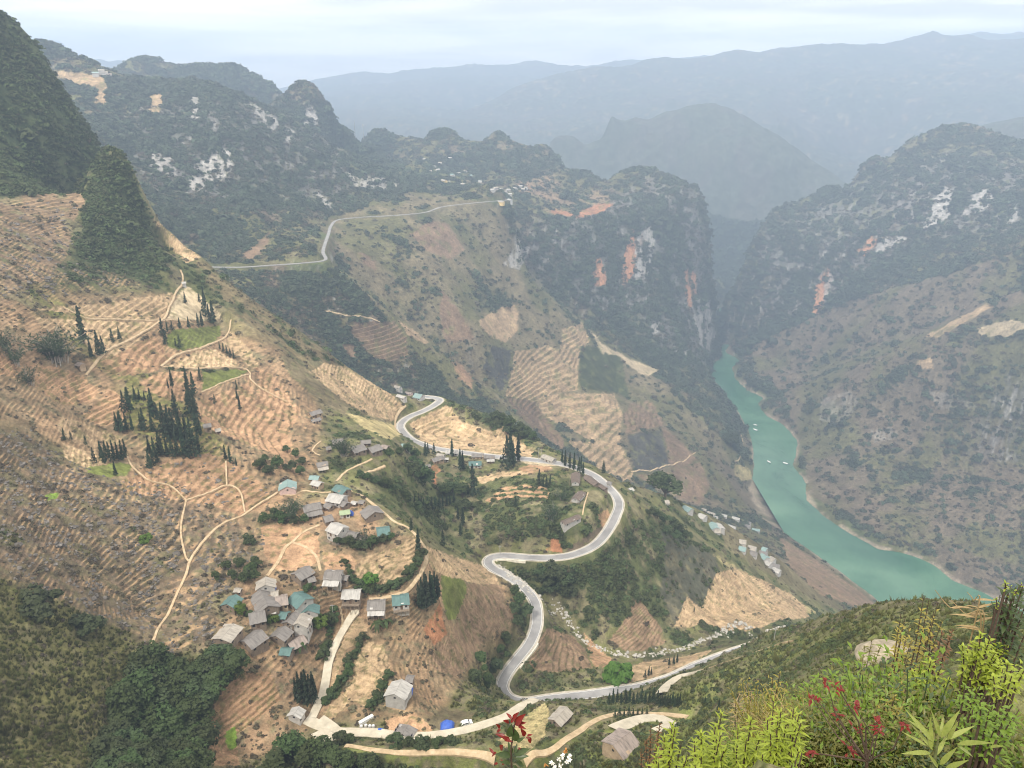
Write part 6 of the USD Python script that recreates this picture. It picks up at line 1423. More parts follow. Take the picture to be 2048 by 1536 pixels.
# boats on the river
noisy('boat_hull', (0.10, 0.17, 0.15), 0.2, 1.0, rough=0.4)
noisy('boat_roof', (0.80, 0.80, 0.78), 0.05, 1.0, rough=0.5)
for k, (x, y, rot, s) in enumerate([(1511, 851, -0.75, 1.0), (1511, 861, -0.85, 1.15), (1538, 925, -1.1, 1.0), (1571, 928, -0.7, 1.15), (1452, 684, -0.8, 0.9), (1443, 704, -1.2, 0.7)]):
    u, e = ray(x, y)
    r = RIVER_Z / float(e)
    lab = ['white roofed boat on the river, upper of the close pair', 'white roofed boat on the river, lower of the close pair', 'white roofed boat in midstream', 'white roofed boat near the right bank', 'tiny boat far up the gorge by the bend', 'tiny boat far up the gorge, the nearer of two'][k]
    t = thing('river_boat', lab, 'boat', (r * math.sin(u), r * math.cos(u), RIVER_Z), rot, 'boats on the river', s)
    st = np.linspace(-1, 1, 11)
    half = 1.35 * (1 - np.abs(st) ** 3.2) + 0.08
    shape = np.vstack([np.column_stack([st * 6.5, half]), np.column_stack([st[::-1] * 6.5, -half[::-1]])])
    m = trimesh.creation.extrude_polygon(Polygon(shape), 1.0, engine='earcut')
    v = np.array(m.vertices)
    v[:, 2] = v[:, 2] - 0.25 + 0.5 * (np.abs(v[:, 0]) / 6.5) ** 3 * (v[:, 2] > 0.5)
    v[:, :2] *= np.where(v[:, 2:] < 0.2, 0.82, 1.0)
    mesh('hull', (v, m.faces), 'boat_hull', t)
    mesh('cabin', box(-4.2, 3.2, -1.0, 1.0, 0.7, 1.7), 'boat_roof', t)
    yy = np.linspace(-1.5, 1.5, 7)
    zz = 2.35 - 0.2 * (yy / 1.5) ** 2
    mesh('canopy', join(*[slab((-4.8, yy[i + 1], zz[i + 1]), (-4.8, yy[i], zz[i]), (3.9, yy[i], zz[i]), (3.9, yy[i + 1], zz[i + 1]), 0.08) for i in range(6)]), 'boat_roof', t)
    for xp in (-4.4, -0.4, 3.6):
        for yp in (-1.2, 1.2):
            mesh('canopy_post', box(xp - 0.06, xp + 0.06, yp - 0.06, yp + 0.06, 0.6, 2.2), 'mast_steel', t)
# ------------------------------------------------------------------ trees one can tell apart
def which(label, k, n):
    return label if n == 1 or n > 24 else f'{label}, {"leftmost" if k == 0 else "rightmost" if k == n - 1 else nth(k) + " from the left"}'
def conifers(spots, label, group, r_min=60, cat='conifer'):
    for k, (x, y, h) in enumerate(sorted(spots)):
        plant(CON[(int(x) * 3 + k) % 4], x, y, h, 'conifer_tree', which(label, k, len(spots)), cat, group, 0.9, r_min)
conifers([(168, 687, 54)], 'tall lone dark cypress on the tan terraces at the left', None)
conifers([(200, 712, 38), (184, 718, 30), (208, 708, 28)], 'dark conifer in the trio on the diagonal path', 'conifers along the diagonal path')
conifers([(226, 686, 22), (240, 680, 20)], 'small conifer of the pair on the bank of the diagonal path', 'small conifer pair by the diagonal path')
conifers([(371, 607, 18)], 'single small conifer in the middle of the pale top field', None)
conifers([(399, 604, 16), (410, 613, 30), (412, 634, 36), (428, 650, 38), (420, 645, 28)], 'dark conifer on the crest right of the pale top field', 'conifers on the crest of the top field')
conifers([(397, 655, 22), (405, 655, 25), (378, 656, 18), (360, 658, 18), (345, 662, 16), (335, 664, 18), (326, 674, 30), (332, 690, 24), (360, 697, 22), (352, 694, 14)], 'conifer in the row round the dark green field', 'conifers round the dark green field')
conifers([(440, 700, 14), (447, 704, 14), (454, 708, 15), (461, 713, 14), (468, 718, 14)], 'small bushy conifer in the diagonal hedge row', 'conifer hedge on the steep terraces')
conifers([(345, 775, 28), (337, 778, 16), (375, 775, 32), (388, 790, 36), (378, 802, 40), (383, 832, 52), (393, 842, 46), (401, 762, 22)], 'tall dark conifer of the stand above the grey house', 'tall conifer stand in the hollow')
conifers([(352, 832, 42), (308, 836, 46), (302, 828, 30), (316, 840, 28), (262, 826, 40), (250, 826, 34), (256, 812, 28), (271, 802, 24), (280, 800, 18), (290, 802, 16)], 'conifer on the green bank of the gully', 'conifers along the green gully')
conifers([(235, 862, 30), (245, 864, 34), (255, 864, 30), (265, 862, 26), (289, 862, 36), (283, 858, 26), (306, 864, 30), (240, 855, 24)], 'conifer of the loose grove above the green meadow', 'conifers of the loose grove')
conifers([(330, 870, 50), (340, 870, 46), (350, 882, 52), (365, 886, 46), (375, 882, 42), (385, 892, 46), (395, 867, 36), (402, 872, 30), (360, 868, 40), (335, 882, 38)], 'dark conifer of the dense stand by the grey house', 'dense conifer stand by the grey house')
conifers([(370, 914, 46), (380, 917, 46), (390, 914, 42), (399, 907, 36), (320, 907, 36), (300, 910, 30), (310, 914, 32), (326, 914, 34), (336, 914, 30), (346, 914, 32), (356, 912, 32), (300, 937, 30), (308, 932, 28), (315, 926, 25)], 'conifer at the lower edge of the dark wood in the hollow', 'conifers at the lower edge of the wood')
conifers([(190, 927, 25), (205, 920, 30), (214, 917, 28), (222, 922, 30), (230, 922, 32), (238, 922, 30), (246, 920, 32), (253, 916, 30), (209, 926, 22)], 'short dark conifer in the row on the wooded bank', 'short conifer row on the bank')
conifers([(232, 952, 24)], 'lone bushy conifer on the olive meadow', None)
conifers([(452, 922, 26), (461, 926, 28)], 'one of two dark cypresses at the end of the straight path', 'pair of cypresses on the orange slope')
conifers([(473, 932, 14)], 'little conifer right of the two cypresses', None)
conifers([(130, 882, 20), (143, 880, 14), (172, 890, 16)], 'small conifer on the small tan terraces', 'small conifers on the tan terraces')
conifers([(475, 800, 20), (480, 822, 24), (430, 808, 16), (474, 780, 16)], 'thin conifer standing in the brown terraced bowl', 'thin conifers in the terraced bowl')
conifers([(823, 1061, 24), (837, 1101, 40)], 'dark cypress beside the crest path', 'cypresses beside the crest path')
conifers([(886, 1092, 30)], 'lone cypress on the slope above the hairpin', None)
conifers([(845, 1217, 50), (855, 1213, 58), (866, 1208, 52), (876, 1200, 46), (838, 1209, 38), (850, 1196, 46), (862, 1192, 44), (870, 1184, 38), (842, 1192, 34)], 'dark conifer of the thick stand by the stilt houses', 'thick conifer stand by the stilt houses')
conifers([(608, 1398, 48), (615, 1404, 58), (600, 1402, 52), (622, 1406, 52), (631, 1398, 42), (593, 1396, 36), (626, 1388, 40)], 'dark conifer of the clump beside the concrete track', 'dark conifer clump by the track')
conifers([(1014, 938, 58), (1021, 926, 62), (1036, 922, 48), (1027, 934, 44)], 'very tall conifer behind the roadside hamlet', 'tall conifers of the roadside hamlet')
conifers([(904, 914, 32), (868, 908, 20), (851, 912, 26), (856, 908, 20)], 'dark conifer between the roadside houses', 'conifers between the roadside houses')
conifers([(946, 992, 56)], 'slender very tall conifer below the dark teal house', None)
conifers([(921, 942, 38), (926, 938, 32)], 'leafy conifer between the white house and the long grey roof', 'conifers left of the long grey roof')
conifers([(1078, 970, 28), (1093, 975, 20), (1086, 974, 18), (1100, 968, 18)], 'dark conifer left of the brown cabins', 'conifers left of the cabins')
conifers([(1031, 1014, 20)], 'small conifer below the orange stripes', None)
conifers([(848, 1020, 22), (856, 1020, 24), (864, 1018, 22), (871, 1017, 24), (879, 1017, 24), (886, 1014, 22), (894, 1012, 22), (900, 1010, 20), (908, 1006, 22), (820, 1004, 16), (829, 1004, 14), (838, 1003, 16), (843, 1012, 18)], 'conifer of the plantation in the green basin', 'conifer plantation in the basin')
conifers([(926, 1052, 34), (921, 1072, 26), (916, 1040, 24)], 'thin conifer on the right side of the basin', 'thin conifers in the basin')
conifers([(1207, 946, 22)], 'single cypress above the road bend', None)
conifers([(1130, 932, 28), (1139, 937, 28), (1148, 940, 30), (1158, 947, 28), (1166, 950, 22), (1124, 927, 24), (1162, 940, 24)], 'conifer of the dark row behind the cabins', 'conifer row behind the cabins')
conifers([(1218 + 8 * k, 1409 - (k % 3) * 2, 22 + (k * 5) % 7) for k in range(13)], 'young pine in the upper row above the dirt track', 'young pine row above the dirt track', 100)
conifers([(1230 + 9 * k, 1434 - (k % 2) * 3, 14 + (k * 3) % 5) for k in range(8)], 'small pine in the lower row above the dirt track', 'small pine row along the dirt track', 100)
conifers([(1319 + 5 * k, 1413 - (k % 3) * 2, 20 + (k * 3) % 6) for k in range(9)], 'young pine of the tight clump on the grassy slope', 'young pine clump at the grassy slope', 100)
conifers([(1437, 1418, 20), (1410, 1408, 14)], 'dark pine standing alone on the grassy slope', 'lone pines on the grassy slope', 100)
conifers([(1290, 1355, 14), (1297, 1352, 18), (1302, 1350, 14), (1338, 1330, 14), (1347, 1328, 16), (1354, 1326, 18)], 'little pine beside the yellow tan roadside field', 'little pines by the roadside field', 150)
conifers([(1388 + 12 * k, 1224 + (k % 2), 10 + (k * 5) % 6) for k in range(1)], 'little pine on the hidden river slope', None, 150)
def trees(spots, kinds, label, group, cat='tree', name='broadleaf_tree', wide=1.15, r_min=60):
    for k, (x, y, h) in enumerate(sorted(spots) if len(spots) <= 24 else spots):
        plant(kinds[k % len(kinds)], x, y, h * (0.66 if cat == 'tree' and 1 < len(spots) < 30 else 1), name, which(label, k, len(spots)), cat, group, wide, r_min)
trees([(1330, 994, 46)], [BRO[1]], 'big round dark tree standing alone above the river village', None)
trees([(1462, 892, 26)], [BRO[1]], 'dark pointed clump of trees on the slope above the river landing', None, wide=1.2)
plant(BAM[0], 116, 722, 50, 'bamboo_clump', 'large feathery bamboo clump beside the green gully', 'bamboo', None, 1.3)
plant(BAM[1], 6, 700, 30, 'bamboo_clump', 'bamboo clump at the left edge of the photo', 'bamboo', None, 1.1)
plant(BAM[1], 32, 730, 36, 'bamboo_clump', 'bamboo clump on the bank at the left edge', 'bamboo', None, 0.9)
plant(BAM[1], 60, 768, 28, 'bamboo_clump', 'pale tuft of bamboo above the curved orange field', 'bamboo', None, 1.0)
for x, y, h, l in [(575, 1040, 34, 'bamboo among the houses left of the long grey house'), (588, 1028, 28, 'bamboo rising behind the long grey house'), (688, 912, 34, 'dark bamboo beside the grey roofed cluster'), (727, 1088, 26, 'bamboo and banana thicket under the two storey house'), (1125, 1000, 22, 'green bamboo tuft beside the lower cabins'), (1103, 1040, 30, 'bamboo on the basin slope left of the long cabin')]:
    plant(BAM[int(x) % 2], x, y, h, 'bamboo_clump', l, 'bamboo', None, 0.9)
trees([(82, 1222, 42)], [BUSH[1]], 'large dark round bush on the meadow edge at the left', None, 'bush', 'bush', 1.3)
trees([(174, 1258, 32)], [BUSH[1]], 'smaller dark round bush right of the large one', None, 'bush', 'bush', 1.3)
trees([(293, 1084, 16)], [BUSH[2]], 'bright green bush on the rocky slope', None, 'bush', 'bush', 1.2)
trees([(500, 1086, 20)], [BUSH[1]], 'blue green bush left of the forked path', None, 'bush', 'bush', 1.0)
trees([(1236, 1362, 38)], [BUSH[2]], 'bright green bushy tree beside the roadside field', None, 'bush', 'bush', 1.15)
trees([(640, 1252, 24), (476, 1226, 22), (620, 1182, 18), (500, 1236, 16), (546, 1246, 18), (655, 1242, 20), (742, 1168, 24)], [BUSH[2], BUSH[0]], 'fresh green bush between the village roofs', 'green bushes between the village roofs', 'bush', 'bush', 1.0)
trees([(450, 1140, 26), (478, 1135, 30), (500, 1148, 30), (516, 1136, 32), (432, 1160, 22), (465, 1158, 24), (490, 1166, 28), (510, 1160, 26)], [BRO[0], BRO[2]], 'leafy tree of the grove left of the village', 'grove left of the lower village')
trees([(548, 1040, 30), (562, 1046, 30), (530, 1046, 26), (610, 1046, 22), (588, 1048, 24)], [BRO[0], BRO[1]], 'broad leafy tree along the left of the upper hamlet', 'trees left of the upper hamlet')
trees([(700, 1096, 32), (722, 1102, 30), (745, 1094, 30), (764, 1086, 24), (782, 1080, 20), (680, 1090, 24)], [BRO[1], BRO[0]], 'tree of the thicket under the two storey house', 'thicket under the two storey house')
trees([(540, 950, 30), (520, 940, 28), (556, 936, 30), (580, 942, 28), (600, 948, 26), (532, 925, 22), (605, 930, 24), (592, 915, 22), (575, 905, 20)], [BRO[0], BRO[2], BRO[1]], 'leafy tree on the slope above the teal house', 'trees above the teal house')
trees([(790, 985, 26), (770, 975, 26), (752, 968, 24), (735, 962, 22), (812, 1000, 26), (835, 1020, 22), (720, 955, 20), (855, 1036, 20)], [BRO[1], BRO[0]], 'dark tree in the gully behind the crest path', 'trees in the gully behind the crest')
trees([(838, 960, 50), (850, 970, 44), (826, 950, 36), (905, 985, 34), (925, 995, 38), (890, 990, 30), (925, 1020, 34)], [BRO[1], BRO[0]], 'tall dark tree in the basin below the roadside hamlet', 'tall trees in the basin')
trees([(800, 912, 24), (816, 906, 26), (832, 916, 24), (780, 914, 22), (824, 925, 20)], [BRO[0], BRO[2]], 'tree by the path between the grey cluster and the road', 'trees between the grey cluster and the road')
trees([(1110, 1150, 44), (1092, 1165, 40), (1128, 1168, 44), (1100, 1185, 40), (1135, 1190, 36), (1080, 1150, 30)], [BRO[1], BUSH[1]], 'blue green tree of the thick clump below the hairpin', 'thick tree clump below the hairpin')
trees([(1300, 1030, 22), (1315, 1036, 24), (1330, 1046, 26), (1346, 1056, 28), (1360, 1066, 28), (1372, 1078, 26), (1350, 1078, 24), (1330, 1066, 22)], [BRO[1]], 'dark tree in the strip along the spur crest', 'dark tree strip on the spur crest')
trees([(990, 838, 24), (1005, 846, 26), (1020, 854, 28), (1036, 864, 28), (1052, 872, 26), (1066, 880, 22), (1015, 868, 24), (1040, 880, 24)], [BRO[1], BRO[0]], 'dark tree of the copse behind the roadside fields', 'copse behind the roadside fields')
trees([(1030, 1190, 26), (1040, 1210, 32), (1048, 1232, 36), (1036, 1250, 30), (1028, 1225, 26)], [BRO[1], BRO[0]], 'tree on the bank left of the lower road', 'trees on the bank of the lower road')
trees([(960, 1330, 40), (985, 1340, 38), (1000, 1310, 34), (945, 1360, 34), (975, 1370, 32), (1010, 1285, 30)], [BUSH[1], BUSH[0], BRO[0]], 'bushy tree in the green hollow left of the road bend', 'bushes in the hollow left of the road bend')
rng8 = random.Random(12)
wood = []
for k in range(700):
    x, y = rng8.uniform(175, 480), rng8.uniform(1290, 1600)
    poly = [(200, 1600), (215, 1490), (262, 1395), (306, 1335), (335, 1370), (400, 1335), (440, 1325), (478, 1345), (440, 1390), (395, 1425), (410, 1500), (430, 1600)]
    c = False
    for (x1, y1), (x2, y2) in zip(poly, poly[1:] + poly[:1]):
        if (y1 > y) != (y2 > y) and x < (x2 - x1) * (y - y1) / (y2 - y1) + x1:
            c = not c
    if c and all((x - a) ** 2 + (y - b) ** 2 * 1.6 > 19 ** 2 for a, b, _ in wood):
        wood.append((x, y, rng8.uniform(28, 44)))
trees(sorted(wood, key=lambda q: q[1]), [BRO[1], BRO[0], BRO[2]], 'rounded dark tree of the wood at the bottom left', 'wood at the bottom left', wide=1.25)
trees([(585, 1515, 40), (610, 1530, 44), (640, 1520, 36), (660, 1535, 36), (690, 1545, 34), (560, 1535, 40), (720, 1535, 26), (740, 1545, 30)], [BUSH[0], BRO[0]], 'leafy bush along the bottom edge below the yard', 'bushes along the bottom edge', 'bush', 'bush', 1.3)
trees([(790, 1490, 22), (812, 1492, 20), (845, 1492, 20), (880, 1490, 18), (905, 1486, 16), (680, 1484, 20), (694, 1484, 18)], [BUSH[1], BUSH[0]], 'dark bush between the two bottom tracks', 'bushes between the bottom tracks', 'bush', 'bush', 1.2)
trees([(75, 92, 14), (92, 90, 13), (118, 94, 14), (126, 97, 12), (140, 108, 14), (165, 120, 10), (190, 132, 10), (100, 90, 10)], [BRO[2]], 'thin open tree on the hazy skyline hill', 'trees on the skyline hill at the top left', wide=0.8, r_min=1300)
rngh = random.Random(3)
for h_, lab in zip(HEDGES[:4], ['bush in the hedge round the ringed field', 'bush in the hedge between the two tan fields', 'bush in the green strip beside the concrete track', 'bush in the hedge left of the lone white roof']):
    q = resample(np.array([(x, y, 0.0) for x, y in h_]), 11.0)
    trees([(x + rngh.uniform(-3, 3), y + rngh.uniform(-3, 3), rngh.uniform(9, 17)) for x, y, _ in q], [BUSH[0], BUSH[1]], lab, lab.replace('bush in', 'bushes in'), 'bush', 'bush', 1.2)
# bananas under the stilt houses
def banana(px, py, h, label):
    q = hit(px, py)
    s = h * float(np.linalg.norm(q)) / FPX
    rng = np.random.default_rng(int(px))
    t = thing('banana_plant', label, 'banana plant', q, 0, 'banana plants', s)
    mesh('stem', cone_tube([(0, 0, -0.2), (0.02, 0, 0.3), (0, 0.02, 0.55)], [0.07, 0.055, 0.035], 7), 'bamboo_leaves', t, smooth=True)
    for k in range(9):
        a, l, up = k * 2.4 + rng.uniform(0, 0.5), rng.uniform(0.5, 0.75), rng.uniform(0.25, 0.7)
        tt = np.linspace(0, 1, 7)
        line = np.stack([np.cos(a) * l * tt, np.sin(a) * l * tt, 0.5 + up * tt - (up + 0.35) * tt ** 2.2], 1)
        side = np.array([-np.sin(a), np.cos(a), 0]) * (0.11 * np.sin(np.pi * np.clip(tt * 0.96 + 0.04, 0, 1)) ** 0.6)[:, None]
        v = np.vstack([line - side - [0, 0, 0.02], line, line + side - [0, 0, 0.02]])
        f = [[r * 7 + i, r * 7 + i + 1, (r + 1) * 7 + i + 1] for r in (0, 1) for i in range(6)] + [[r * 7 + i, (r + 1) * 7 + i + 1, (r + 1) * 7 + i] for r in (0, 1) for i in range(6)]
        mesh('leaf', (v, np.array(f)), 'broad_leaves', t, smooth=True)
banana(756, 1258, 26, 'banana plant below the white skirted stilt house')
banana(774, 1252, 22, 'banana plant between the two stilt houses')
banana(600, 1300, 30, 'banana plant below the old stained roof')
banana(740, 1092, 20, 'banana plant by the bamboo thicket of the upper hamlet')
# ------------------------------------------------------------------ the plants right before the viewer
def leaf_look(name, a, b, trans=0.4):
    usdkit.material(stage, LOOK + name, {
        'g': ('geometry', {}), 'tc': ('texture_coordinate', {}), 'n': ('noise_texture', {'scale': 60.0, 'detail': 3.0}), 'ad': ('math', {'math_type': 'multiply_add', 'value2': 0.55, 'value3': 0.0}), 'r': ('rgb_ramp', {'ramp': [(0.1, a), (0.8, b)]}),
        'p': ('principled_bsdf', {'roughness': 0.42, 'specular_ior_level': 0.4}), 't': ('translucent_bsdf', {}), 'm': ('mix_closure', {'fac': trans})},
        [('tc.object', 'n.vector'), ('n.fac', 'ad.value1'), ('g.random_per_island', 'ad.value3'), ('ad.value', 'r.fac'), ('r.color', 'p.base_color'), ('r.color', 't.color'), ('p.BSDF', 'm.closure1'), ('t.BSDF', 'm.closure2')], surface='m.closure')
leaf_look('lime_leaf', (0.22, 0.29, 0.03), (0.56, 0.6, 0.1))
leaf_look('fresh_leaf', (0.12, 0.20, 0.025), (0.30, 0.40, 0.06))
leaf_look('olive_leaf', (0.12, 0.125, 0.032), (0.29, 0.27, 0.075))
leaf_look('deep_leaf', (0.035, 0.06, 0.022), (0.1, 0.13, 0.04), 0.2)
leaf_look('red_leaf', (0.12, 0.012, 0.01), (0.34, 0.035, 0.022), 0.3)
leaf_look('rust_leaf', (0.13, 0.07, 0.03), (0.3, 0.17, 0.07), 0.3)
leaf_look('cane_leaf', (0.20, 0.24, 0.05), (0.42, 0.44, 0.13), 0.35)
leaf_look('golden_leaf', (0.22, 0.19, 0.035), (0.5, 0.42, 0.1), 0.35)
leaf_look('dry_blade', (0.30, 0.21, 0.10), (0.58, 0.45, 0.24), 0.3)
noisy('twig', (0.075, 0.050, 0.035), 0.3, 40.0)
noisy('green_stem', (0.10, 0.11, 0.04), 0.3, 40.0)
noisy('petal_white', (0.80, 0.77, 0.70), 0.08, 60.0)
noisy('floret_orange', (0.42, 0.20, 0.06), 0.3, 60.0)
noisy('straw_rock', (0.28, 0.24, 0.17), 0.4, 0.8, bump=0.2, second=(0.40, 0.35, 0.25))
def unit(v):
    v = np.asarray(v, float)
    return v / (np.linalg.norm(v, axis=-1, keepdims=True) + 1e-12)
def leaves(base_, d, up, length, width, droop=0.25, fold=0.18, seg=4):
    """lance shaped leaves: from the points base_ along d, folded along the midrib, tips drooping"""
    base_, d, up = np.atleast_2d(base_).astype(float), unit(np.atleast_2d(d)), np.atleast_2d(up).astype(float)
    m = len(base_)
    s = unit(np.cross(d, up))
    n = np.cross(s, d)
    L_, W_ = np.broadcast_to(length, (m,))[:, None], np.broadcast_to(width, (m,))[:, None]
    t = np.linspace(0, 1, seg + 1)
    prof = np.sin(np.pi * np.clip(t, 0, 1) ** 0.72) * (1.08 - 0.25 * t)
    mid, lf, rt = [], [], []
    for k in range(seg + 1):
        c = base_ + d * L_ * t[k] - n * L_ * droop * t[k] ** 2 - np.array([0, 0, 1]) * L_ * droop * 0.35 * t[k] ** 2
        w = W_ * 0.5 * prof[k]
        mid.append(c)
        lf.append(c - s * w + n * w * fold * 2)
        rt.append(c + s * w + n * w * fold * 2)
    v = np.stack(lf + mid + rt, 1)
    K = seg + 1
    f = []
    for k in range(seg):
        for r in (0, 1):
            a, b, c_, e_ = r * K + k, r * K + k + 1, (r + 1) * K + k + 1, (r + 1) * K + k
            f += ([[a, b, c_]] if k == 0 and False else [[a, b, c_], [a, c_, e_]])
    f = np.array(f)
    return v.reshape(-1, 3), (f[None] + (np.arange(m) * 3 * K)[:, None, None]).reshape(-1, 3)
def spot(px, py, r):
    u, e = ray(px, py)
    return np.array([r * math.sin(u), r * math.cos(u), r * float(e)])
def foot(p, lean=(0, 0)):
    q = np.array([p[0] + lean[0], p[1] + lean[1], 0.0])
    q[2] = float(ground(q[0], q[1])[0]) - 0.05
    return q
def whorl_stem(tip, rng, length, n, leaf_l, leaf_w, lean):
    """a stem below a tip with leaves all the way up, longest below the tip"""
    bot = tip - np.array([lean[0], lean[1], length])
    t = np.linspace(0, 1, 8)[:, None]
    line = bot + (tip - bot) * t + np.array([lean[0], lean[1], 0]) * (-0.25 * np.sin(np.pi * t))
    k = np.sort(rng.uniform(0.15, 1.0, n))
    p = np.stack([np.interp(k, t[:, 0], line[:, q]) for q in range(3)], 1)
    a = np.arange(n) * 2.4 + rng.uniform(0, 6.28)
    el = np.interp(k, [0, 0.8, 1.0], [0.15, 0.45, 1.15]) + rng.normal(0, 0.18, n)
    d = np.stack([np.cos(a) * np.cos(el), np.sin(a) * np.cos(el), np.sin(el)], 1)
    ll = leaf_l * np.interp(k, [0, 0.5, 0.9, 1], [0.8, 1.0, 1.0, 0.55]) * rng.uniform(0.8, 1.15, n)
    return line, leaves(p, d, np.tile([0, 0, 1.0], (n, 1)), ll, ll * leaf_w, 0.30)
def shrub_thing(tips, r, label, look, leaf_l, leaf_w=0.27, n=26, stem='twig', length=0.5, name='leafy_shrub', cat='shrub', seed=1, fuller=0):
    """one shrub: several leafy stems springing from one root; every stem and its leaves are parts"""
    rng = np.random.default_rng(seed)
    if fuller:
        tips = tips + [(x + rng.uniform(-22, 22), y + rng.uniform(8, 46)) for x, y in tips for _ in range(fuller)]
    pts = [spot(x, y, r * rng.uniform(0.94, 1.06)) for x, y in tips]
    c = np.mean(pts, 0)
    root = foot(c)
    t = thing(name, label, cat, root)
    for p in pts:
        line, lv = whorl_stem(p, rng, length * rng.uniform(0.85, 1.2), n, leaf_l, leaf_w, (p[:2] - c[:2]) * 0.35)
        low = np.linspace(0, 1, 6)[:, None]
        bend = root + (line[0] - root) * low + np.array([(line[0] - root)[0], (line[0] - root)[1], 0]) * 0.2 * np.sin(np.pi * low)
        full = np.vstack([bend[:-1], line]) - root
        s = mesh('stem', cone_tube(full, np.linspace(0.011, 0.003, len(full)), 5), stem, t, smooth=True)
        mesh('leaves', (lv[0] - root, lv[1]), look, s.GetPath(), smooth=40)
    return t
# bright yellow green shrubs along the bottom
shrub_thing([(1345, 1448), (1332, 1482), (1312, 1512), (1292, 1530), (1362, 1490), (1375, 1512)], 4.0, 'leftmost yellow green leafy shrub at the bottom edge', 'lime_leaf', 0.062, n=44, seed=11, fuller=2)
shrub_thing([(1402, 1466), (1392, 1500), (1430, 1462), (1420, 1495), (1443, 1428), (1450, 1500)], 3.9, 'tallest yellow green leafy shrub, beside the brown bush', 'lime_leaf', 0.062, n=44, seed=12, fuller=2)
shrub_thing([(1476, 1456), (1468, 1490), (1502, 1440), (1496, 1480), (1518, 1466), (1512, 1510)], 4.0, 'yellow green leafy shrub in the middle of the bright group', 'lime_leaf', 0.062, n=44, seed=13, fuller=2)
shrub_thing([(1547, 1402), (1535, 1440), (1588, 1418), (1572, 1450), (1560, 1480), (1602, 1446), (1590, 1495), (1540, 1500)], 3.7, 'rightmost yellow green leafy shrub on a dark stem', 'lime_leaf', 0.064, n=46, seed=14, length=0.55, fuller=2)
shrub_thing([(1390, 1530), (1440, 1535), (1490, 1535), (1350, 1540), (1540, 1538)], 3.4, 'low yellow green shrub cut by the bottom edge', 'lime_leaf', 0.062, n=44, seed=15, fuller=2)
shrub_thing([(1592, 1520), (1604, 1505), (1584, 1530)], 3.2, 'single lime sprout under the rightmost bright shrub', 'fresh_leaf', 0.04, n=14, seed=16)
# the brown bush before the pale yard, the dry and golden stems behind
shrub_thing([(1302, 1452), (1320, 1446), (1292, 1478), (1334, 1470), (1310, 1500), (1282, 1500), (1330, 1502)], 5.0, 'rust brown small leaved bush before the pale yard', 'rust_leaf', 0.034, 0.45, 34, seed=21, length=0.55)
shrub_thing([(1546, 1352), (1560, 1346), (1536, 1372), (1572, 1368), (1555, 1388)], 6.5, 'thin bush with cream and yellow leaf tips on the slope edge', 'golden_leaf', 0.06, 0.3, 14, seed=22, length=0.5)
shrub_thing([(1478, 1390), (1492, 1376), (1504, 1392), (1470, 1404), (1512, 1410)], 7.0, 'dry brown grassy bush behind the bright shrubs', 'dry_blade', 0.11, 0.07, 26, seed=23, length=0.5)
shrub_thing([(1810, 1236), (1802, 1226), (1820, 1250), (1796, 1262), (1828, 1276)], 9.0, 'golden leaved slender bush against the river, left one', 'golden_leaf', 0.075, 0.35, 22, seed=24, length=0.9, fuller=1)
shrub_thing([(1848, 1190), (1858, 1200), (1876, 1206), (1868, 1222), (1850, 1240), (1884, 1244)], 8.0, 'golden topped tall bush against the green water', 'golden_leaf', 0.06, 0.4, 22, seed=25, length=0.9)
shrub_thing([(1885, 1262), (1862, 1270), (1900, 1275), (1878, 1290), (1906, 1258)], 8.0, 'rusty leaved bush under the golden topped one', 'rust_leaf', 0.06, 0.5, 26, seed=26, length=0.7)
shrub_thing([(1730, 1290), (1744, 1280), (1760, 1296), (1722, 1306), (1750, 1312)], 11.0, 'olive yellow bush beside the pale rock', 'olive_leaf', 0.08, 0.35, 22, seed=27, length=0.8)
shrub_thing([(2012, 1172), (2030, 1178), (2046, 1172), (2000, 1190), (2022, 1200), (2044, 1204), (1990, 1206), (2060, 1186), (2010, 1226), (2036, 1232)], 6.5, 'tall dark leaved bush with lime buds at the right edge', 'deep_leaf', 0.085, 0.38, 24, seed=28, length=0.9, fuller=1)
shrub_thing([(2010, 1166), (2022, 1172), (2044, 1168), (1992, 1196)], 6.3, 'lime bud tips of the bush at the right edge', 'lime_leaf', 0.035, 0.5, 9, seed=29, length=0.12, name='leafy_sprout', cat='sprout')
shrub_thing([(1962, 1268), (1980, 1276), (1945, 1284), (1925, 1292), (1998, 1288), (2016, 1290), (1935, 1302), (1970, 1300), (1990, 1306)], 6.0, 'bright lime bush with rounded leaves below the river', 'lime_leaf', 0.055, 0.6, 26, seed=30, length=0.35, fuller=2)
shrub_thing([(2030, 1332), (2016, 1326), (2044, 1326), (2006, 1338)], 5.2, 'small lime bush at the right edge', 'lime_leaf', 0.05, 0.55, 20, seed=31, length=0.3, fuller=1)
shrub_thing([(1930, 1370), (1945, 1376), (1960, 1372), (1975, 1380), (1922, 1384)], 5.0, 'fresh green low bush among the brown undergrowth', 'fresh_leaf', 0.05, 0.5, 18, seed=32, length=0.3)
shrub_thing([(1960, 1405), (1985, 1412), (2005, 1420), (1945, 1418), (2025, 1410), (1975, 1435), (2000, 1445)], 4.4, 'grey green round leaved bush above the cane leaves', 'fresh_leaf', 0.045, 0.6, 20, seed=33, length=0.3, fuller=2)
shrub_thing([(1710, 1352), (1722, 1362), (1698, 1362), (1736, 1370), (1712, 1380)], 8.0, 'green grassy bush below the pale rock', 'fresh_leaf', 0.13, 0.12, 30, seed=34, length=0.45)
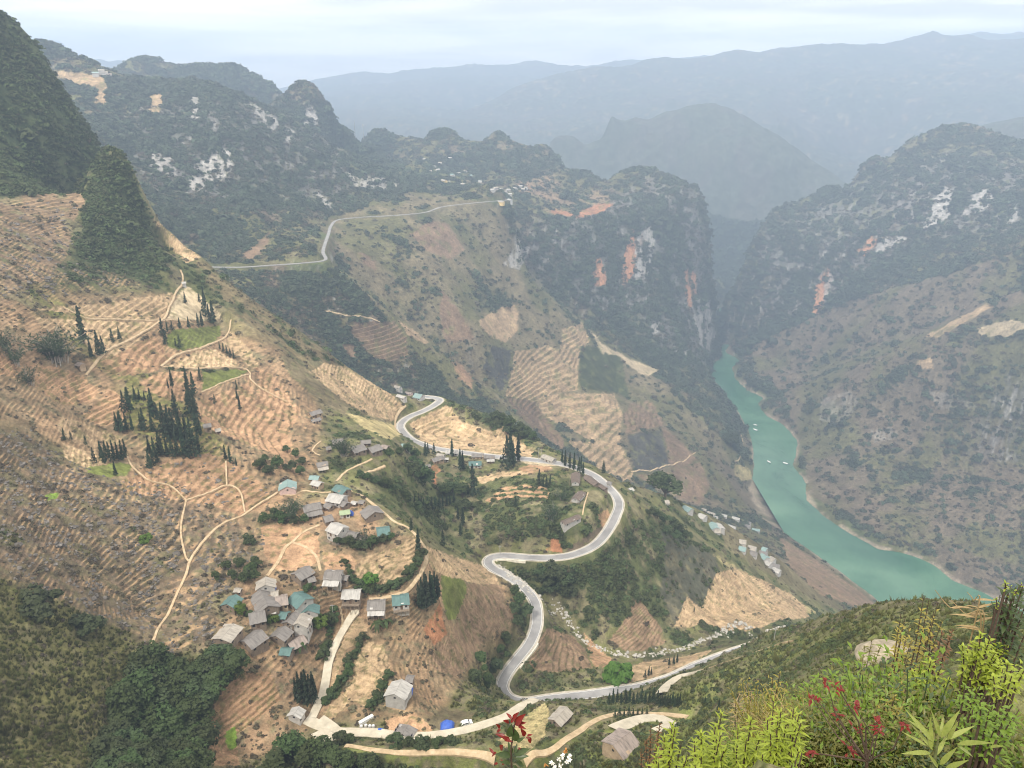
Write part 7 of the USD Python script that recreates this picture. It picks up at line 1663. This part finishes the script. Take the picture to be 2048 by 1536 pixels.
shrub_thing([(1840, 1330), (1862, 1322), (1826, 1345), (1880, 1340), (1850, 1352)], 6.2, 'yellow green bush in the middle of the right undergrowth', 'lime_leaf', 0.06, 0.45, 26, seed=35, length=0.35, fuller=2)
shrub_thing([(1770, 1400), (1790, 1392), (1755, 1412), (1806, 1408)], 5.2, 'olive yellow bush behind the red leaf tufts', 'golden_leaf', 0.05, 0.4, 26, seed=36, length=0.35, fuller=2)
# bush with red leaf tufts on thin bare twigs
rng_r = np.random.default_rng(77)
red = [(1654, 1366), (1674, 1374), (1625, 1397), (1634, 1400), (1711, 1413), (1675, 1430), (1753, 1447), (1716, 1461), (1755, 1464), (1807, 1452), (1620, 1507), (1700, 1502)]
rootp = spot(1734, 1522, 3.6)
rt = foot(rootp)
t = thing('red_leaved_shrub', 'straggling shrub with dark red leaf tufts on thin bare twigs', 'shrub', rt)
fork = rootp - rt
mesh('trunk', cone_tube([(0, 0, 0), fork * 0.5 + [0.02, 0, 0], fork], [0.013, 0.010, 0.008], 6), 'twig', t, smooth=True)
for x, y in red:
    p = spot(x, y, 3.6 * rng_r.uniform(0.96, 1.05)) - rt
    mid = (fork + p) / 2 + rng_r.normal(0, 0.03, 3)
    b = mesh('twig', cone_tube([fork, mid, p], [0.006, 0.004, 0.0022], 5), 'twig', t, smooth=True)
    n = 10
    a, el = rng_r.uniform(0, 6.28, n), rng_r.uniform(-0.3, 1.2, n)
    d = np.stack([np.cos(a) * np.cos(el), np.sin(a) * np.cos(el), np.sin(el)], 1)
    lv = leaves(p + rng_r.normal(0, 0.010, (n, 3)), d, np.tile([0, 0, 1.0], (n, 1)), rng_r.uniform(0.022, 0.042, n), 0.014, 0.3)
    mesh('red_tuft', lv, 'red_leaf', b.GetPath(), smooth=40)
# red leaved sprig at the bottom, each leaf its own
tip = spot(1033, 1432, 2.5)
low = spot(1024, 1560, 2.5)
rt = foot(low)
t = thing('red_leaved_sprig', 'upright sprig with dark red and deep green leaves at the bottom centre', 'sprig', rt)
mesh('stem', cone_tube(np.array([rt, low, spot(1022, 1500, 2.5), spot(1027, 1460, 2.5), tip]) - rt, [0.008, 0.005, 0.004, 0.003, 0.0015], 6), 'twig', t, smooth=True)
def one_leaf(px, py, tx, ty, w, look, parent, root, r=2.5, dr=0.0, name='leaf', droop=0.15):
    p, q = spot(px, py, r), spot(tx, ty, r + dr)
    l = float(np.linalg.norm(q - p))
    view = unit(-p)
    m = leaves(p - root, q - p, view + np.array([0, 0, 0.4]), l, w * l, droop, 0.2, 6)
    mesh(name, m, look, parent, smooth=60)
for a in [(1024, 1438, 1012, 1424), (1026, 1438, 1036, 1424), (1030, 1450, 1047, 1428), (1018, 1445, 1008, 1440), (1032, 1448, 1052, 1444), (1036, 1452, 1051, 1456), (1022, 1446, 1030, 1430), (1040, 1442, 1045, 1434), (1000, 1456, 994, 1448), (1002, 1460, 990, 1463), (1012, 1474, 990, 1466), (1008, 1478, 1024, 1482), (1020, 1480, 1002, 1472), (1050, 1472, 1043, 1457), (1054, 1472, 1065, 1468), (1056, 1474, 1064, 1488), (1052, 1474, 1060, 1478), (988, 1508, 978, 1494), (992, 1504, 984, 1512), (1006, 1490, 998, 1502), (1010, 1526, 1000, 1518), (996, 1528, 986, 1526), (1004, 1530, 1014, 1520), (1038, 1500, 1040, 1492)]:
    one_leaf(*a, 0.34, 'red_leaf', t, rt, dr=rng_r.uniform(-0.03, 0.03))
for a in [(1034, 1482, 1024, 1452), (1034, 1484, 1048, 1474), (1028, 1510, 1062, 1494), (1030, 1516, 1058, 1510), (1022, 1512, 992, 1506), (1024, 1508, 1016, 1482), (1030, 1506, 1034, 1486), (1020, 1526, 1000, 1522), (1032, 1526, 1052, 1530), (1018, 1474, 1022, 1450), (1026, 1530, 1040, 1545)]:
    one_leaf(*a, 0.36, 'deep_leaf', t, rt, dr=rng_r.uniform(-0.03, 0.04))
# white flower head
c_ = spot(1122, 1522, 2.4)
rt = foot(c_)
t = thing('white_flower_head', 'fluffy white and orange flower head at the bottom edge', 'flower', rt)
mesh('stem', cone_tube(np.array([rt, c_ - [0, 0, 0.02], c_ + [0, 0, 0.02]]) - rt, [0.005, 0.004, 0.002], 5), 'green_stem', t, smooth=True)
rng_f = np.random.default_rng(4)
for k, (x, y, s) in enumerate([(1132, 1502, 9), (1138, 1512, 8), (1126, 1512, 9), (1118, 1520, 8), (1104, 1526, 8), (1092, 1530, 7), (1134, 1524, 8), (1140, 1520, 7), (1122, 1532, 9), (1110, 1536, 8)]):
    p = spot(x, y, 2.4 + rng_f.uniform(-0.02, 0.02)) - rt
    n = 20
    d = unit(rng_f.normal(0, 1, (n, 3)) + [0, 0, 0.3])
    mesh('floret', leaves(np.tile(p, (n, 1)), d, np.tile([0.1, 0.2, 1.0], (n, 1)), s * 2.4 / FPX * rng_f.uniform(0.7, 1.2, n), s * 1.3 / FPX, 0.1, 0.15, 3), 'petal_white' if k % 5 else 'floret_orange', t, smooth=40)
# cane with long pale leaves at the lower right
root_px = (1872, 1512)
p0 = spot(*root_px, 2.5)
rt = foot(p0)
t = thing('cane_sprig', 'cane sprig with long pale green blade leaves at the lower right', 'cane', rt)
mesh('stem', cone_tube(np.array([rt, p0 - [0, 0, 0.03], spot(1876, 1480, 2.5)]) - rt, [0.008, 0.006, 0.003], 6), 'green_stem', t, smooth=True)
for x, y, tx, ty, w in [(1868, 1486, 1814, 1418, 0.17), (1862, 1472, 1812, 1434, 0.16), (1866, 1500, 1820, 1442, 0.16), (1862, 1500, 1862, 1436, 0.20), (1880, 1474, 1866, 1422, 0.13), (1880, 1474, 1888, 1426, 0.13), (1882, 1476, 1918, 1420, 0.22), (1890, 1480, 1952, 1448, 0.22), (1862, 1506, 1806, 1504, 0.19), (1854, 1492, 1806, 1462, 0.14), (1914, 1488, 1982, 1481, 0.16), (1916, 1492, 1952, 1514, 0.17), (1880, 1530, 1912, 1494, 0.22), (1872, 1512, 1896, 1466, 0.24), (1980, 1494, 2006, 1490, 0.22), (1890, 1540, 1934, 1518, 0.22), (1876, 1536, 1858, 1506, 0.2), (1896, 1480, 1914, 1444, 0.14)]:
    one_leaf(x, y, tx, ty, w * 0.66, 'cane_leaf', t, rt, 2.5, rng_f.uniform(-0.12, 0.12), droop=0.08)
# pale curved grass stems against the water
for k, (a, b, c) in enumerate([((1962, 1258), (1900, 1215), (1870, 1180)), ((1952, 1236), (1946, 1200), (1934, 1184)), ((1966, 1262), (1930, 1228), (1902, 1200))]):
    p = [spot(*q, 6.5) for q in (a, b, c)]
    rt = foot(p[0])
    t = thing('grass_stem', ['long arching pale grass stem before the river', 'short upright pale grass stem before the river', 'middle pale grass stem before the river'][k], 'grass stem', rt, 0, 'pale grass stems before the river')
    line = smooth_line(np.array([rt, p[0], p[1], p[2]]) - rt, 6)
    mesh('stem', cone_tube(line, np.linspace(0.008, 0.0025, len(line)), 5), 'dry_blade', t, smooth=True)
    d = p[1] - p[0]
    mesh('blade', leaves([p[0] * 0.5 + p[1] * 0.5 - rt, p[1] - rt, p[0] - rt], [[0.7, 0.1, 0.25], [0.8, 0.0, 0.1], [-0.8, 0, 0.3]], np.tile([0, -0.4, 1.0], (3, 1)), 0.22, 0.022, 0.2), 'dry_blade', t, smooth=40)
# pale rock on the slope
q = hit(1772, 1322, 8)
s = 44 * float(np.linalg.norm(q)) / FPX
m = trimesh.creation.icosphere(3)
v = m.vertices * (0.75 + 0.5 * meshkit.fbm(m.vertices * 1.2 + 5, 3, 4))[:, None] * [1.15, 0.9, 0.62]
mesh('pale_rock', (np.array(v) * s + q + [0, 0, s * 0.1], m.faces), 'straw_rock', label='pale straw coloured rock on the grassy slope', cat='rock', smooth=40)
# undergrowth: what nobody could count
def bit(kind, seed):
    rng = np.random.default_rng(seed)
    if kind == 'grass':
        n = 60
        a, l = rng.uniform(0, 6.28, n), rng.uniform(0.25, 1.0, n)
        d = np.stack([np.cos(a) * 0.55, np.sin(a) * 0.55, rng.uniform(0.4, 1.3, n)], 1)
        return leaves(rng.normal(0, 0.10, (n, 3)) * [1, 1, 0], d, np.tile([0.1, 0.1, 1.0], (n, 1)), l, 0.018, 0.5, 0.1, 4)
    n = 300
    p = unit(rng.normal(0, 1, (n, 3))) * (rng.random((n, 1)) ** 0.4) * [0.52, 0.52, 0.46] + [0, 0, 0.46]
    d = unit(p * [1, 1, 0.4] + rng.normal(0, 0.35, (n, 3)))
    lv = leaves(p, d, np.tile([0, 0, 1.0], (n, 1)), rng.uniform(0.035, 0.075, n), 0.026 if kind == 'leaf' else 0.016, 0.3, 0.15, 2)
    tw = [cone_tube([(0, 0, -0.1), q * 0.55, q], [0.010, 0.007, 0.003], 3) for q in p[::5]]
    return join(lv, *tw)
def undergrowth(name, label, kind, mat, count, az, rr, size, seed, low=None):
    rng = np.random.default_rng(seed)
    u = rng.uniform(az[0], az[1], count)
    r = np.exp(rng.uniform(math.log(rr[0]), math.log(rr[1]), count))
    z = height(u, np.log(r))
    path = fresh('/World', name)
    pi = UsdGeom.PointInstancer.Define(stage, path)
    for s in range(3):
        usdkit.mesh(stage, f'{path}/shape_{s + 1:03d}', bit(kind, seed + s), LOOK + mat, smooth=40)
        pi.CreatePrototypesRel().AddTarget(f'{path}/shape_{s + 1:03d}')
    # plants stand lower towards the left, where the slope opens to the valley
    s_ = size * np.exp(rng.normal(0, 0.25, count)) * np.interp(u, [0.22, 0.34, 0.48, 0.58, 0.8], [0.35, 0.42, 0.7, 0.95, 1.05])
    pi.CreateProtoIndicesAttr(Vt.IntArray.FromNumpy(rng.integers(0, 3, count).astype(np.int32)))
    pi.CreatePositionsAttr(Vt.Vec3fArray.FromNumpy(np.column_stack([r * np.sin(u), r * np.cos(u), z]).astype(np.float32)))
    pi.CreateOrientationsAttr(Vt.QuathArray([Gf.Quath(float(math.cos(a)), 0.0, 0.0, float(math.sin(a))) for a in rng.uniform(0, 3.14, count)]))
    pi.CreateScalesAttr(Vt.Vec3fArray.FromNumpy(np.repeat(s_[:, None], 3, 1).astype(np.float32)))
    tag(pi.GetPrim(), label, None, None, 'stuff')
undergrowth('undergrowth', 'olive brown leafy undergrowth at the bottom right', 'leaf', 'olive_leaf', 520, (0.30, 0.80), (4.4, 15), 0.64, 81)
undergrowth('undergrowth', 'fresh green leafy undergrowth among the foreground shrubs', 'leaf', 'fresh_leaf', 420, (0.34, 0.80), (4.4, 14), 0.55, 101)
undergrowth('undergrowth', 'golden leaved undergrowth among the foreground shrubs', 'twig', 'golden_leaf', 420, (0.36, 0.80), (4.6, 16), 0.62, 104)
undergrowth('undergrowth', 'dark green undergrowth at the right edge', 'leaf', 'deep_leaf', 420, (0.46, 0.82), (4.4, 13), 0.62, 84)
undergrowth('undergrowth', 'rusty twiggy undergrowth among the bright shrubs', 'twig', 'rust_leaf', 320, (0.32, 0.80), (4.6, 13), 0.50, 87)
undergrowth('dry_grass', 'dry straw grass among the foreground shrubs', 'grass', 'dry_blade', 420, (0.32, 0.80), (4.6, 16), 0.52, 90)
undergrowth('undergrowth', 'dense yellow green bushes filling the lower right corner', 'leaf', 'fresh_leaf', 420, (0.47, 0.84), (4.6, 9), 0.72, 107)
undergrowth('undergrowth', 'dense olive bushes filling the lower right corner', 'leaf', 'olive_leaf', 420, (0.47, 0.84), (4.6, 10), 0.72, 110)
undergrowth('slope_grass', 'olive grass on the slope just below the viewpoint', 'grass', 'meadow_blades', 2600, (0.20, 0.85), (11, 90), 0.8, 93)
undergrowth('slope_scrub', 'low olive scrub on the slope just below the viewpoint', 'leaf', 'scrub_leaves', 900, (0.20, 0.85), (14, 100), 0.9, 96)
grow_scrub()
